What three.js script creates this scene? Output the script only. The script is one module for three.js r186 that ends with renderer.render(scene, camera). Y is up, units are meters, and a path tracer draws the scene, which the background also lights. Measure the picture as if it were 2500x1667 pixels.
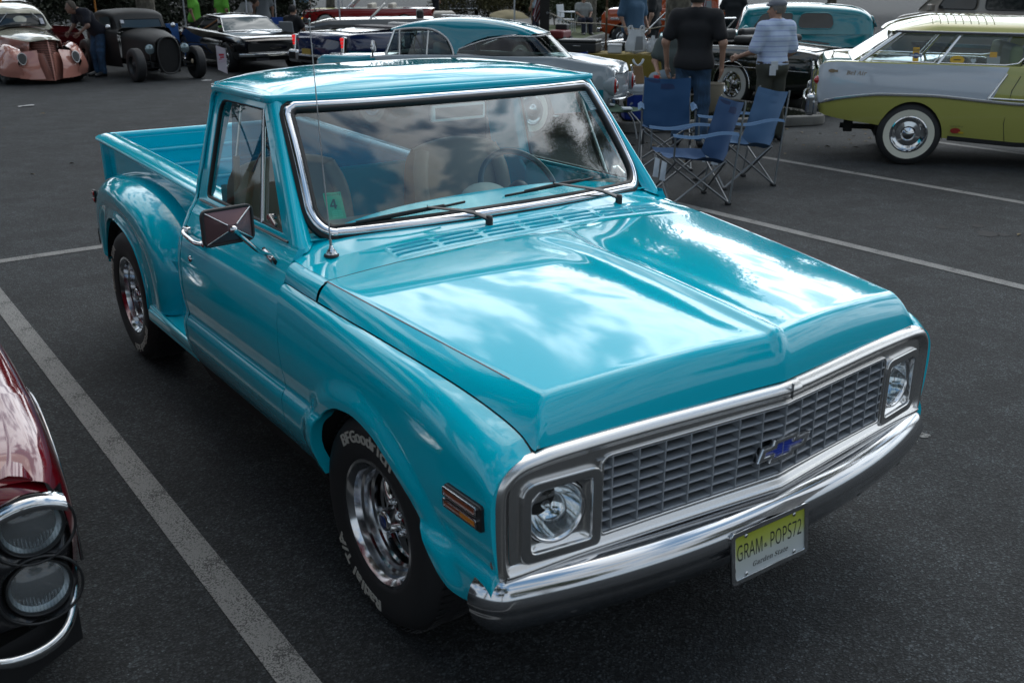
import * as THREE from 'three';
import { mergeGeometries, mergeVertices, toCreasedNormals } from 'three/addons/utils/BufferGeometryUtils.js';
import { RoundedBoxGeometry } from 'three/addons/geometries/RoundedBoxGeometry.js';
import { TextGeometry } from 'three/addons/geometries/TextGeometry.js';
import { FontLoader } from 'three/addons/loaders/FontLoader.js';

// ---------------------------------------------------------------- camera, sky, sun, exposure
const scene = new THREE.Scene();
const camera = new THREE.PerspectiveCamera(38.19, 1024 / 682, 0.05, 600);
{
  const yaw = 36.03 * Math.PI / 180, pitch = 20.19 * Math.PI / 180;
  camera.position.set(-2.154, 1.975, 2.5);
  const f = new THREE.Vector3(Math.sin(yaw) * Math.cos(pitch), -Math.sin(pitch), -Math.cos(yaw) * Math.cos(pitch));
  camera.up.set(0, 1, 0);
  camera.lookAt(camera.position.clone().add(f));
  camera.focus = 4.6; camera.userData.fStop = 5.6;
}
const renderer = new THREE.WebGLRenderer({ antialias: true });
renderer.toneMapping = THREE.LinearToneMapping;
renderer.toneMappingExposure = 1.2;
renderer.shadowMap.enabled = true;
const SUN = new THREE.Vector3(0.25, 0.88, -0.40).normalize();

const R = Math.PI / 180;
function rng(seed) { let a = seed >>> 0; return () => { a |= 0; a = a + 0x6D2B79F5 | 0; let t = Math.imul(a ^ a >>> 15, 1 | a); t = t + Math.imul(t ^ t >>> 7, 61 | t) ^ t; return ((t ^ t >>> 14) >>> 0) / 4294967296; }; }
const lerp = (a, b, t) => a + (b - a) * t, clamp = (x, a = 0, b = 1) => Math.min(b, Math.max(a, x));
const sstep = (a, b, x) => { const t = clamp((x - a) / (b - a)); return t * t * (3 - 2 * t); };
const hash3 = (x, y, z) => { let h = Math.imul(x, 374761393) + Math.imul(y, 668265263) + Math.imul(z, 2147483647) | 0; h = Math.imul(h ^ h >>> 13, 1274126177); return ((h ^ h >>> 16) >>> 0) / 4294967296; };
function noise3(x, y, z, per = 0) {
  const xi = Math.floor(x), yi = Math.floor(y), zi = Math.floor(z), xf = x - xi, yf = y - yi, zf = z - zi;
  const u = xf * xf * (3 - 2 * xf), v = yf * yf * (3 - 2 * yf), w = zf * zf * (3 - 2 * zf);
  const m = per ? (k => ((k % per) + per) % per) : (k => k);
  const h = (i, j, k) => hash3(m(xi + i), m(yi + j), zi + k);
  return lerp(lerp(lerp(h(0, 0, 0), h(1, 0, 0), u), lerp(h(0, 1, 0), h(1, 1, 0), u), v), lerp(lerp(h(0, 0, 1), h(1, 0, 1), u), lerp(h(0, 1, 1), h(1, 1, 1), u), v), w);
}
function fbm(x, y, z, o = 4) { let s = 0, a = 0.5, f = 1; for (let i = 0; i < o; i++) { s += a * noise3(x * f, y * f, z * f); a *= 0.5; f *= 2.03; } return s; }

// computed sky: pale blue with broken bright cloud, brightest towards the low sun behind the cars
{
  const W = 2048, H = 1024, d = new Float32Array(W * H * 4);
  for (let j = 0; j < H; j++) for (let i = 0; i < W; i++) {
    const el = (j + 0.5) / H * Math.PI - Math.PI / 2, az = (i + 0.5) / W * 2 * Math.PI - Math.PI;
    const x = Math.cos(el) * Math.cos(az), y = Math.sin(el), z = Math.cos(el) * Math.sin(az);
    const s = Math.max(0, x * 0.70 + y * 0.42 + z * -0.58), up = Math.max(0.0, y);
    const g = Math.pow(1 - up, 3);
    let r = 0.155 + 0.27 * g, gg = 0.30 + 0.22 * g, b = 0.50 + 0.10 * g;
    const glow = 0.75 * Math.pow(s, 3);
    r += glow * 0.97; gg += glow; b += glow * 0.95;
    // cloud deck on a plane
    const k = 2.3 / (up + 0.13), px = x * k, pz = z * k;
    const wx = fbm(px * 0.7 + 9, pz * 0.7, 3, 3) * 1.6, wz = fbm(px * 0.7, pz * 0.7 + 7, 8, 3) * 1.6;
    const n = fbm(px * 1.25 + wx, pz * 1.25 + wz, 1.5, 6) * 0.60 + fbm(px * 5.2 + wx * 2, pz * 5.2 + wz * 2, 4.5, 4) * 0.40;
    let c = sstep(0.405, 0.53, n);
    c *= sstep(-0.02, 0.10, y);
    const t = sstep(0.46, 0.66, n);
    const cl = (1.45 - 0.75 * t) * (0.55 + 2.3 * Math.pow(s, 2.2));
    r = lerp(r, cl * 0.93, c); gg = lerp(gg, cl * 0.985, c); b = lerp(b, cl * 1.03, c);
    if (y < 0) { const q = sstep(0, -0.1, y); r = lerp(r, 0.10, q); gg = lerp(gg, 0.10, q); b = lerp(b, 0.10, q); }
    const o = (j * W + i) * 4; d[o] = r; d[o + 1] = gg; d[o + 2] = b; d[o + 3] = 1;
  }
  const t = new THREE.DataTexture(d, W, H, THREE.RGBAFormat, THREE.FloatType);
  t.mapping = THREE.EquirectangularReflectionMapping; t.magFilter = THREE.LinearFilter; t.minFilter = THREE.LinearFilter; t.needsUpdate = true;
  scene.background = t; scene.environment = t;
  scene.backgroundIntensity = 1.0; scene.environmentIntensity = 1.0;
}
{
  const sun = new THREE.DirectionalLight(0xffe9cf, 0.5);
  sun.position.copy(SUN).multiplyScalar(60); sun.target.position.set(4, 0, -6);
  sun.castShadow = true; sun.shadow.radius = 90; sun.shadow.mapSize.set(4096, 4096);
  Object.assign(sun.shadow.camera, { left: -45, right: 45, top: 45, bottom: -45, near: 1, far: 160 });
  scene.add(sun, sun.target);
}

// ---------------------------------------------------------------- helpers
const used = {};
function numbered(n) { used[n] = (used[n] ?? -1) + 1; return used[n] ? `${n}_${String(used[n]).padStart(3, '0')}` : n; }
function thing(name, label, category, p = [0, 0, 0], yaw = 0, group) {
  const o = new THREE.Group(); o.name = numbered(name); o.position.set(...p); o.rotation.y = yaw;
  o.userData = { label, category }; if (group) o.userData.group = group; scene.add(o); return o;
}
function mesh(name, g, m) { const o = new THREE.Mesh(Array.isArray(g) ? merge(g) : g, m); o.name = name; o.castShadow = o.receiveShadow = true; return o; }
function part(parent, name, g, m, label) { const o = mesh(name, g, m); if (label) o.userData.label = label; parent.add(o); return o; }
function solo(name, label, category, g, m, group) { const o = mesh(numbered(name), g, m); o.userData = { label, category }; if (group) o.userData.group = group; scene.add(o); return o; }
function struct(name, g, m) { const o = mesh(numbered(name), g, m); o.userData.kind = 'structure'; scene.add(o); return o; }
function stuff(name, label, category, g, m) { const o = mesh(numbered(name), g, m); o.userData = { label, category, kind: 'stuff' }; scene.add(o); return o; }
function copy(o, label, p, yaw) { const c = o.clone(); c.name = numbered(o.name.replace(/_\d+$/, '')); c.userData = { ...o.userData, label }; c.position.set(...p); c.rotation.y = yaw; scene.add(c); return c; }
function merge(list) {
  const l = list.filter(Boolean).map(g => { let h = g.index ? g.toNonIndexed() : g.clone(); for (const k of Object.keys(h.attributes)) if (!['position', 'normal', 'uv'].includes(k)) h.deleteAttribute(k);
    if (!h.attributes.normal) h.computeVertexNormals(); if (!h.attributes.uv) h.setAttribute('uv', new THREE.Float32BufferAttribute(new Float32Array(h.attributes.position.count * 2), 2)); h.morphAttributes = {}; return h; });
  return l.length === 1 ? l[0] : mergeGeometries(l);
}
const E_ = new THREE.Euler(), Q_ = new THREE.Quaternion(), M_ = new THREE.Matrix4();
function xf(g, p = [0, 0, 0], r = [0, 0, 0], s = [1, 1, 1]) {
  if (typeof s === 'number') s = [s, s, s];
  const h = g.clone(); M_.compose(new THREE.Vector3(...p), Q_.setFromEuler(E_.set(...r)), new THREE.Vector3(...s)); h.applyMatrix4(M_);
  if (s[0] * s[1] * s[2] < 0) flip(h); return h;
}
function flip(g) { const ix = g.index; if (ix) { const a = ix.array; for (let i = 0; i < a.length; i += 3) { const t = a[i]; a[i] = a[i + 2]; a[i + 2] = t; } } else for (const k of Object.keys(g.attributes)) { const A = g.attributes[k], n = A.itemSize, a = A.array; for (let i = 0; i < A.count; i += 3) for (let c = 0; c < n; c++) { const t = a[i * n + c]; a[i * n + c] = a[(i + 2) * n + c]; a[(i + 2) * n + c] = t; } } return g; }
const mir = g => xf(g, [0, 0, 0], [0, 0, 0], [-1, 1, 1]);
const sided = (g, s) => s > 0 ? g : mir(g);
function surf(nu, nv, f, o = {}) {
  const P = [], U = [], I = [];
  for (let j = 0; j <= nv; j++) for (let i = 0; i <= nu; i++) { const p = f(i / nu, j / nv); P.push(p[0], p[1], p[2]); }
  const id = (i, j) => (j * (nu + 1) + i), mj = nv >> 1, mi = nu >> 1; let cu = [0], cv = [0];
  const D = (a, b) => Math.hypot(P[a * 3] - P[b * 3], P[a * 3 + 1] - P[b * 3 + 1], P[a * 3 + 2] - P[b * 3 + 2]);
  for (let i = 1; i <= nu; i++) cu.push(cu[i - 1] + D(id(i, mj), id(i - 1, mj))); for (let j = 1; j <= nv; j++) cv.push(cv[j - 1] + D(id(mi, j), id(mi, j - 1)));
  for (let j = 0; j <= nv; j++) for (let i = 0; i <= nu; i++) U.push(cu[i], cv[j]);
  for (let j = 0; j < nv; j++) for (let i = 0; i < nu; i++) { const a = id(i, j), b = a + 1, c = id(i, j + 1), d = c + 1; I.push(a, b, d, a, d, c); }
  let g = new THREE.BufferGeometry(); g.setAttribute('position', new THREE.Float32BufferAttribute(P, 3)); g.setAttribute('uv', new THREE.Float32BufferAttribute(U, 2)); g.setIndex(I);
  g.computeVertexNormals();
  if (o.closeU) { const N = g.attributes.normal; for (let j = 0; j <= nv; j++) { const a = id(0, j), b = id(nu, j); const v = new THREE.Vector3(N.getX(a) + N.getX(b), N.getY(a) + N.getY(b), N.getZ(a) + N.getZ(b)).normalize(); N.setXYZ(a, v.x, v.y, v.z); N.setXYZ(b, v.x, v.y, v.z); } }
  return g;
}
function pchip(pts) {
  const n = pts.length, x = pts.map(p => p[0]), y = pts.map(p => p[1]), d = [], h = [], m = new Array(n).fill(0);
  for (let i = 0; i < n - 1; i++) { h[i] = x[i + 1] - x[i]; d[i] = (y[i + 1] - y[i]) / h[i]; }
  m[0] = d[0]; m[n - 1] = d[n - 2];
  for (let i = 1; i < n - 1; i++) m[i] = d[i - 1] * d[i] <= 0 ? 0 : 3 * (h[i - 1] + h[i]) / ((2 * h[i] + h[i - 1]) / d[i - 1] + (h[i] + 2 * h[i - 1]) / d[i]);
  return t => { if (t <= x[0]) return y[0]; if (t >= x[n - 1]) return y[n - 1]; let i = 0; while (t > x[i + 1]) i++; const s = (t - x[i]) / h[i], s2 = s * s, s3 = s2 * s; return (2 * s3 - 3 * s2 + 1) * y[i] + (s3 - 2 * s2 + s) * h[i] * m[i] + (-2 * s3 + 3 * s2) * y[i + 1] + (s3 - s2) * h[i] * m[i + 1]; };
}
const cr1 = (a, b, c, d, t) => 0.5 * (2 * b + (c - a) * t + (2 * a - 5 * b + 4 * c - d) * t * t + (3 * b - a - 3 * c + d) * t * t * t);
function crv(pts, t, closed) {  // Catmull-Rom through points of any dimension, t in 0..1
  const n = pts.length, m = closed ? n : n - 1, q = Math.min(t * m, m - 1e-7), i = Math.floor(q), f = q - i;
  const g = k => closed ? pts[((k % n) + n) % n] : (k < 0 ? pts[0].map((v, c) => 2 * v - pts[1][c]) : k >= n ? pts[n - 1].map((v, c) => 2 * v - pts[n - 2][c]) : pts[k]);
  const A = g(i - 1), B = g(i), C = g(i + 1), D = g(i + 2); return B.map((_, c) => cr1(A[c], B[c], C[c], D[c], f));
}
const patch = (rows, nu, nv, o) => surf(nu, nv, (u, v) => crv(rows.map(r => crv(r, u, o?.closeU)), v), o);
const bilin = (a, b, c, d, nu = 1, nv = 1, bulge = [0, 0, 0]) => surf(nu, nv, (u, v) => [0, 1, 2].map(k => lerp(lerp(a[k], b[k], u), lerp(d[k], c[k], u), v) + bulge[k] * 16 * u * (1 - u) * v * (1 - v)));
const V3 = a => new THREE.Vector3(...a);
function tube(pts, r, o = {}) { const c = new THREE.CatmullRomCurve3(pts.map(V3), !!o.closed, 'centripetal'); return new THREE.TubeGeometry(c, o.n ?? Math.max(4, pts.length * 6), r, o.s ?? 8, !!o.closed); }
function rod(a, b, r, r2 = r, s = 10) { const A = V3(a), B = V3(b), L = A.distanceTo(B), g = new THREE.CylinderGeometry(r2, r, L, s); g.translate(0, L / 2, 0); g.applyQuaternion(new THREE.Quaternion().setFromUnitVectors(new THREE.Vector3(0, 1, 0), B.clone().sub(A).normalize())); g.translate(...a); return g; }
function sweep(path, prof, up = [0, 1, 0], o = {}) { // prof: [a along up-ish normal, b sideways]
  const n = path.length, P = path.map(V3), fr = [];
  for (let i = 0; i < n; i++) {
    const a = o.closed ? P[(i - 1 + n) % n] : P[Math.max(0, i - 1)], b = o.closed ? P[(i + 1) % n] : P[Math.min(n - 1, i + 1)];
    const T = b.clone().sub(a).normalize(), u = V3(typeof up === 'function' ? up(i / (n - 1), i) : up), B = new THREE.Vector3().crossVectors(T, u).normalize(), N = new THREE.Vector3().crossVectors(B, T);
    fr.push([N, B]);
  }
  const nn = o.closed ? n : n - 1, m = o.open ? prof.length - 1 : prof.length;
  const g = surf(m, nn, (u, v) => { const i = Math.round(v * nn) % n, p = prof[Math.round(u * m) % prof.length]; const [N, B] = fr[i]; const s = o.scale ? o.scale(i / (n - 1)) : 1; return [P[i].x + (N.x * p[0] + B.x * p[1]) * s, P[i].y + (N.y * p[0] + B.y * p[1]) * s, P[i].z + (N.z * p[0] + B.z * p[1]) * s]; }, { closeU: !o.open });
  if (o.open || o.closed) return o.crease ? toCreasedNormals(g, o.crease) : g;
  const caps = [0, n - 1].map(i => { const sh = new THREE.Shape(prof.map(p => new THREE.Vector2(p[0], p[1]))), c = new THREE.ShapeGeometry(sh), A = c.attributes.position, [N, B] = fr[i]; for (let k = 0; k < A.count; k++) { const a = A.getX(k), b = A.getY(k); A.setXYZ(k, P[i].x + N.x * a + B.x * b, P[i].y + N.y * a + B.y * b, P[i].z + N.z * a + B.z * b); } c.computeVertexNormals(); return c; });
  return merge([o.crease ? toCreasedNormals(g, o.crease) : g, ...caps]);
}
const circ = (r, n = 8, ry = r) => Array.from({ length: n }, (_, i) => [r * Math.cos(i / n * 2 * Math.PI), ry * Math.sin(i / n * 2 * Math.PI)]);
const rrect = (w, h, r, n = 4) => { const o = []; for (const [cx, cy, a0] of [[w / 2 - r, h / 2 - r, 0], [-w / 2 + r, h / 2 - r, 90], [-w / 2 + r, -h / 2 + r, 180], [w / 2 - r, -h / 2 + r, 270]]) for (let i = 0; i <= n; i++) { const a = (a0 + 90 * i / n) * R; o.push([cx + r * Math.cos(a), cy + r * Math.sin(a)]); } return o; };
const shp = (pts, holes = []) => { const s = new THREE.Shape(pts.map(p => new THREE.Vector2(p[0], p[1]))); for (const h of holes) s.holes.push(new THREE.Path(h.map(p => new THREE.Vector2(p[0], p[1])))); return s; };
const ext = (s, depth, bev = 0, o = {}) => new THREE.ExtrudeGeometry(s instanceof THREE.Shape ? s : shp(s), { depth, bevelEnabled: bev > 0, bevelSize: bev, bevelThickness: bev, bevelSegments: o.bs ?? 2, steps: o.steps ?? 1, curveSegments: 8 });
const box = (w, h, d, p = [0, 0, 0], r = 0.004, rot) => { const g = r ? new RoundedBoxGeometry(w, h, d, 2, Math.min(r, w / 2.01, h / 2.01, d / 2.01)) : new THREE.BoxGeometry(w, h, d); return rot ? xf(g, p, rot) : g.translate(...p); };
const lathe = (pts, n = 48) => new THREE.LatheGeometry(pts.map(p => new THREE.Vector2(p[0], p[1])), n);
function warp(g, f) { const A = g.attributes.position; for (let i = 0; i < A.count; i++) A.setXYZ(i, ...f(A.getX(i), A.getY(i), A.getZ(i))); g.computeVertexNormals(); return g; }
function roundPoly(pts, rs, n = 5) { // rounded polygon (2-D)
  const o = [], N = pts.length; for (let i = 0; i < N; i++) { const p = pts[i], a = pts[(i + N - 1) % N], b = pts[(i + 1) % N], r = Array.isArray(rs) ? rs[i] : rs; const da = Math.hypot(a[0] - p[0], a[1] - p[1]), db = Math.hypot(b[0] - p[0], b[1] - p[1]); const A = [lerp(p[0], a[0], Math.min(.5, r / da)), lerp(p[1], a[1], Math.min(.5, r / da))], B = [lerp(p[0], b[0], Math.min(.5, r / db)), lerp(p[1], b[1], Math.min(.5, r / db))]; for (let k = 0; k <= n; k++) { const t = k / n; o.push([0, 1].map(c => (1 - t) * (1 - t) * A[c] + 2 * t * (1 - t) * p[c] + t * t * B[c])); } } return o;
}

// ---------------------------------------------------------------- textures and materials
function dtex(W, H, f, srgb) { const d = new Uint8Array(W * H * 4); for (let j = 0; j < H; j++) for (let i = 0; i < W; i++) { const c = f(i, j), o = (j * W + i) * 4; d[o] = clamp(c[0]) * 255; d[o + 1] = clamp(c[1]) * 255; d[o + 2] = clamp(c[2]) * 255; d[o + 3] = 255; } const t = new THREE.DataTexture(d, W, H); t.wrapS = t.wrapT = THREE.RepeatWrapping; t.magFilter = THREE.LinearFilter; t.minFilter = THREE.LinearMipmapLinearFilter; t.generateMipmaps = true; if (srgb) t.colorSpace = THREE.SRGBColorSpace; t.needsUpdate = true; return t; }
function canvasTex(w, h, draw) { const c = document.createElement('canvas'); c.width = w; c.height = h; const x = c.getContext('2d'); draw(x, w, h); const t = new THREE.CanvasTexture(c); t.colorSpace = THREE.SRGBColorSpace; t.needsUpdate = true; return t; }
const lin = (r, g, b) => new THREE.Color().setRGB(r, g, b);
const mat = (c, rough = 0.5, metal = 0, o = {}) => new THREE.MeshPhysicalMaterial({ color: Array.isArray(c) ? lin(...c) : c, roughness: rough, metalness: metal, side: THREE.DoubleSide, ...o });
const paint = (c, o = {}) => mat(c, 0.10, 0, { clearcoat: 1, clearcoatRoughness: 0.02, ior: 1.5, specularIntensity: 0.45, ...o });
const chrome = mat([0.62, 0.63, 0.64], 0.06, 1), alu = mat([0.50, 0.50, 0.50], 0.22, 1), darkChrome = mat([0.30, 0.30, 0.31], 0.12, 1);
const rubber = mat([0.012, 0.012, 0.013], 0.55), black = mat([0.010, 0.010, 0.011], 0.5), blackSatin = mat([0.015, 0.015, 0.016], 0.35), matte = mat([0.008, 0.008, 0.008], 0.9);
const tyreM = mat([0.013, 0.013, 0.014], 0.62), whiteLetter = mat([0.40, 0.385, 0.34], 0.8);
const glass = mat([0.86, 0.93, 0.92], 0.0, 0, { transmission: 1, thickness: 0, ior: 1.52 });
const glassTint = mat([0.42, 0.50, 0.50], 0.0, 0, { transmission: 1, thickness: 0, ior: 1.52 });
const lens = mat([0.92, 0.95, 0.96], 0.03, 0, { transmission: 1, thickness: 0, ior: 1.5 });
const darkGlass = mat([0.012, 0.016, 0.018], 0.03, 0, { ior: 1.52 });
const redLens = mat([0.35, 0.008, 0.008], 0.12, 0, { clearcoat: 1, clearcoatRoughness: 0.05 });
const steelGrey = mat([0.32, 0.33, 0.34], 0.35, 0.9), whitePlastic = mat([0.62, 0.64, 0.66], 0.4);
const font = await new FontLoader().loadAsync('fonts/droid/droid_sans_bold.typeface.json');
// ---------------------------------------------------------------- ground
const aspT = (() => { const N = 1024, r = rng(5), a = new Float32Array(N * N);
  for (let i = 0; i < N * N; i++) a[i] = 0;
  for (let k = 0; k < 90000; k++) { const cx = r() * N, cy = r() * N, s = 1.0 + r() * r() * 4.2, v = r(), t = 0.6 + 0.4 * r(); const R0 = Math.ceil(s); for (let y = -R0; y <= R0; y++) for (let x = -R0; x <= R0; x++) { const q = Math.hypot(x * t, y) / s; if (q < 1) { const o = (((cy + y) | 0) + N) % N * N + (((cx + x) | 0) + N) % N; a[o] = v * Math.sqrt(1 - q * q) + 0.08; } } }
  const h = dtex(N, N, (i, j) => { const v = a[j * N + i]; return [v, v, v]; });
  const big = (i, j, f, z) => noise3(i / N * f, j / N * f, z, f);
  const c = dtex(N, N, (i, j) => { const v = a[j * N + i], m = 0.75 + 0.25 * big(i, j, 8, 2) + 0.2 * (big(i, j, 32, 5) - .5); const st = hash3(i >> 1, j >> 1, 9) > 0.990 && v > .25 ? .10 + .22 * hash3(i >> 1, j >> 1, 3) : 0; const k = (0.135 + 0.23 * Math.pow(v, 1.4) + st) * m; return [k * 0.90, k * 0.96, k * 1.0]; }, true);
  return { h, c }; })();
const asphalt = mat([1, 1, 1], 0.86, 0, { map: aspT.c, bumpMap: aspT.h, bumpScale: 0.004, roughnessMap: null, ior: 1.4 });
aspT.c.repeat.set(1 / 1.6, 1 / 1.6); aspT.h.repeat.set(1 / 1.6, 1 / 1.6);
struct('ground', (() => { const g = new THREE.PlaneGeometry(420, 420, 1, 1); g.rotateX(-Math.PI / 2); const U = g.attributes.uv, P = g.attributes.position; for (let i = 0; i < U.count; i++) U.setXY(i, P.getX(i), P.getZ(i)); g.translate(60, 0, -60); for (let i = 0; i < U.count; i++) U.setXY(i, P.getX(i), P.getZ(i)); return g; })(), asphalt);
const paintT = (() => { const N = 512, r = rng(11); return dtex(N, N, (i, j) => { const a = hash3(i, j, 4), b = noise3(i / 3.1, j / 3.1, 2), c = noise3(i / 60, j / 60, 6); const w = b * 0.7 + a * 0.3 + 0.35 * (c - 0.5); const k = w > 0.56 ? 0.20 + 0.1 * a : 0.46 + 0.07 * a + 0.06 * (c - .5); return [k, k, k * 0.985]; }, true); })();
paintT.repeat.set(1.6, 1.6);
const lineM = mat([1, 1, 1], 0.8, 0, { map: paintT, bumpMap: aspT.h, bumpScale: 0.002 });
function stripe(a, b, w = 0.11, label) { const dx = b[0] - a[0], dz = b[1] - a[1], L = Math.hypot(dx, dz), nx = -dz / L * w / 2, nz = dx / L * w / 2; const n = Math.max(2, Math.ceil(L / .5)); const g = surf(n, 1, (u, v) => [a[0] + dx * u + nx * (2 * v - 1), 0.004, a[1] + dz * u + nz * (2 * v - 1)]); const o = struct('parking_line', g, lineM); return o; }
stripe([-1.25, 4.2], [-1.25, -5.42]); stripe([4.45, 5.5], [4.45, -5.9]); stripe([7.1, 4], [7.1, -5.2]); stripe([9.8, 3], [9.8, -5.5]);
stripe([-5, -5.48], [1.9, -5.48]);

// dark oil drips and a few worn flecks of paint and litter on the surface
{ const r = rng(404); const blot = (x, z, R0, m, y) => { const g = surf(26, 3, (u, v) => { const a = u * 2 * Math.PI, k = R0 * v * (.7 + .6 * noise3(Math.cos(a) * 1.7 + x, Math.sin(a) * 1.7 + z, 3)); return [x + k * Math.cos(a), y, z + k * Math.sin(a) * .8]; }); return g; };
  const oil = []; for (const [x, z, n, s] of [[3.1, -1.4, 9, .7], [5.8, -1.5, 8, .6], [3.0, 1.6, 6, .5], [-2.0, -8.5, 8, 1.2], [1.6, -12, 7, 1.5], [6.1, .6, 6, .5]]) for (let k = 0; k < n; k++) oil.push(blot(x + (r() - .5) * s, z + (r() - .5) * s * 1.6, .02 + r() * r() * .11, 0, .003)); const o = mesh(numbered('oil_stain'), oil, mat([.011, .011, .012], .85)); o.userData = { label: 'dark oil drips scattered over the empty parking bays', category: 'oil stain', kind: 'stuff' }; scene.add(o);
  const fl = []; for (let k = 0; k < 7; k++) fl.push(blot(1.78 + (r() - .5) * .16, .25 + (r() - .5) * .10, .012 + r() * .02, 0, .003)); const f = mesh(numbered('paint_fleck'), fl, lineM); f.userData = { label: 'worn fleck of white paint beside the front bumper', category: 'paint mark', kind: 'stuff' }; scene.add(f);
  solo('paper_scrap', 'small white scrap of paper on the open asphalt at left', 'litter', surf(8, 6, (u, v) => [lerp(-.12, .12, u) + 1.12, .008 + .02 * noise3(u * 4, v * 4, 2), lerp(-.06, .06, v) - 15.6]), mat([.42, .42, .42], .9));
  solo('paper_scrap', 'small pale scrap beside the wheel of the black hot rod', 'litter', surf(8, 6, (u, v) => [lerp(-.10, .10, u) + 5.05, .008 + .02 * noise3(u * 4, v * 4, 7), lerp(-.05, .05, v) - 18.1]), mat([.36, .36, .36], .9)); }
// ---------------------------------------------------------------- the turquoise pickup (front axle at z = 0, nose towards +z, passenger side at -x)
const turq = paint([0.0, 0.46, 0.60]);
const turqIn = mat([0.0, 0.46, 0.60], 0.30);
const tanM = mat([0.30, 0.25, 0.19], 0.55), tanDark = mat([0.16, 0.135, 0.10], 0.6), carpet = mat([0.02, 0.03, 0.035], 0.95);
const TR = thing('pickup_truck', 'turquoise stepside pickup truck in the foreground with chrome grille and bumper', 'pickup truck');
const sideX = pchip([[.30, .845], [.36, .872], [.42, .905], [.48, .932], [.55, .948], [.60, .950], [.628, .942], [.645, .930], [.665, .932], [.72, .941], [.80, .946], [.88, .943], [.95, .932], [1.0, .914], [1.03, .899], [1.06, .884], [1.083, .872], [1.09, .866], [1.127, .844], [1.2, .826], [1.4, .777], [1.575, .734], [1.62, .722]]);
const archPts = [[-.290, .40], [-.288, .46], [-.275, .545], [-.235, .63], [-.155, .695], [-.06, .735], [.04, .748], [.14, .733], [.25, .68], [.35, .612], [.425, .545], [.49, .475], [.54, .43], [.60, .408], [.745, .415]];
const archY = pchip(archPts);
const archSm = Array.from({ length: 90 }, (_, i) => { const z = lerp(-.29, .53, i / 89); return [z, archY(z)]; });
const gapX = pchip([[-.515, .902], [-.27, .895], [.1, .876], [.4, .853], [.6, .828], [.70, .815], [.742, .81]]), gapY = pchip([[-.515, 1.015], [-.27, 1.003], [.1, .985], [.4, .962], [.6, .926], [.70, .893], [.742, .862]]);
const creX = z => z < -.53 ? .868 : .868 - .127 * Math.pow((z + .53) / 1.227, 1.15), creY = z => z < -.53 ? 1.085 : 1.085 - .095 * Math.pow((z + .53) / 1.227, 1.1);
function fenderX(y, z) {
  const sh = .085 * sstep(-.05, .5, z);
  let x = sideX(y < .80 ? y + sh * sstep(.80, .70, y) : y) - .004 * sstep(.5, .76, z) - .004 * sstep(.62, .40, y) * sstep(.35, .6, z);
  const yg = gapY(z), xg = gapX(z), Rr = .11; if (y > yg - Rr) { const t = clamp((yg - y) / Rr), xb = sideX(yg - Rr) - .004 * sstep(.5, .76, z); x = xg + (xb - xg) * Math.sqrt(1 - (1 - t) * (1 - t)); }
  let d = 9; for (const a of archSm) { const q = Math.hypot(a[0] - z, a[1] - y); if (q < d) d = q; }
  return x + .016 * sstep(.095, .02, d);
}
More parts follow.
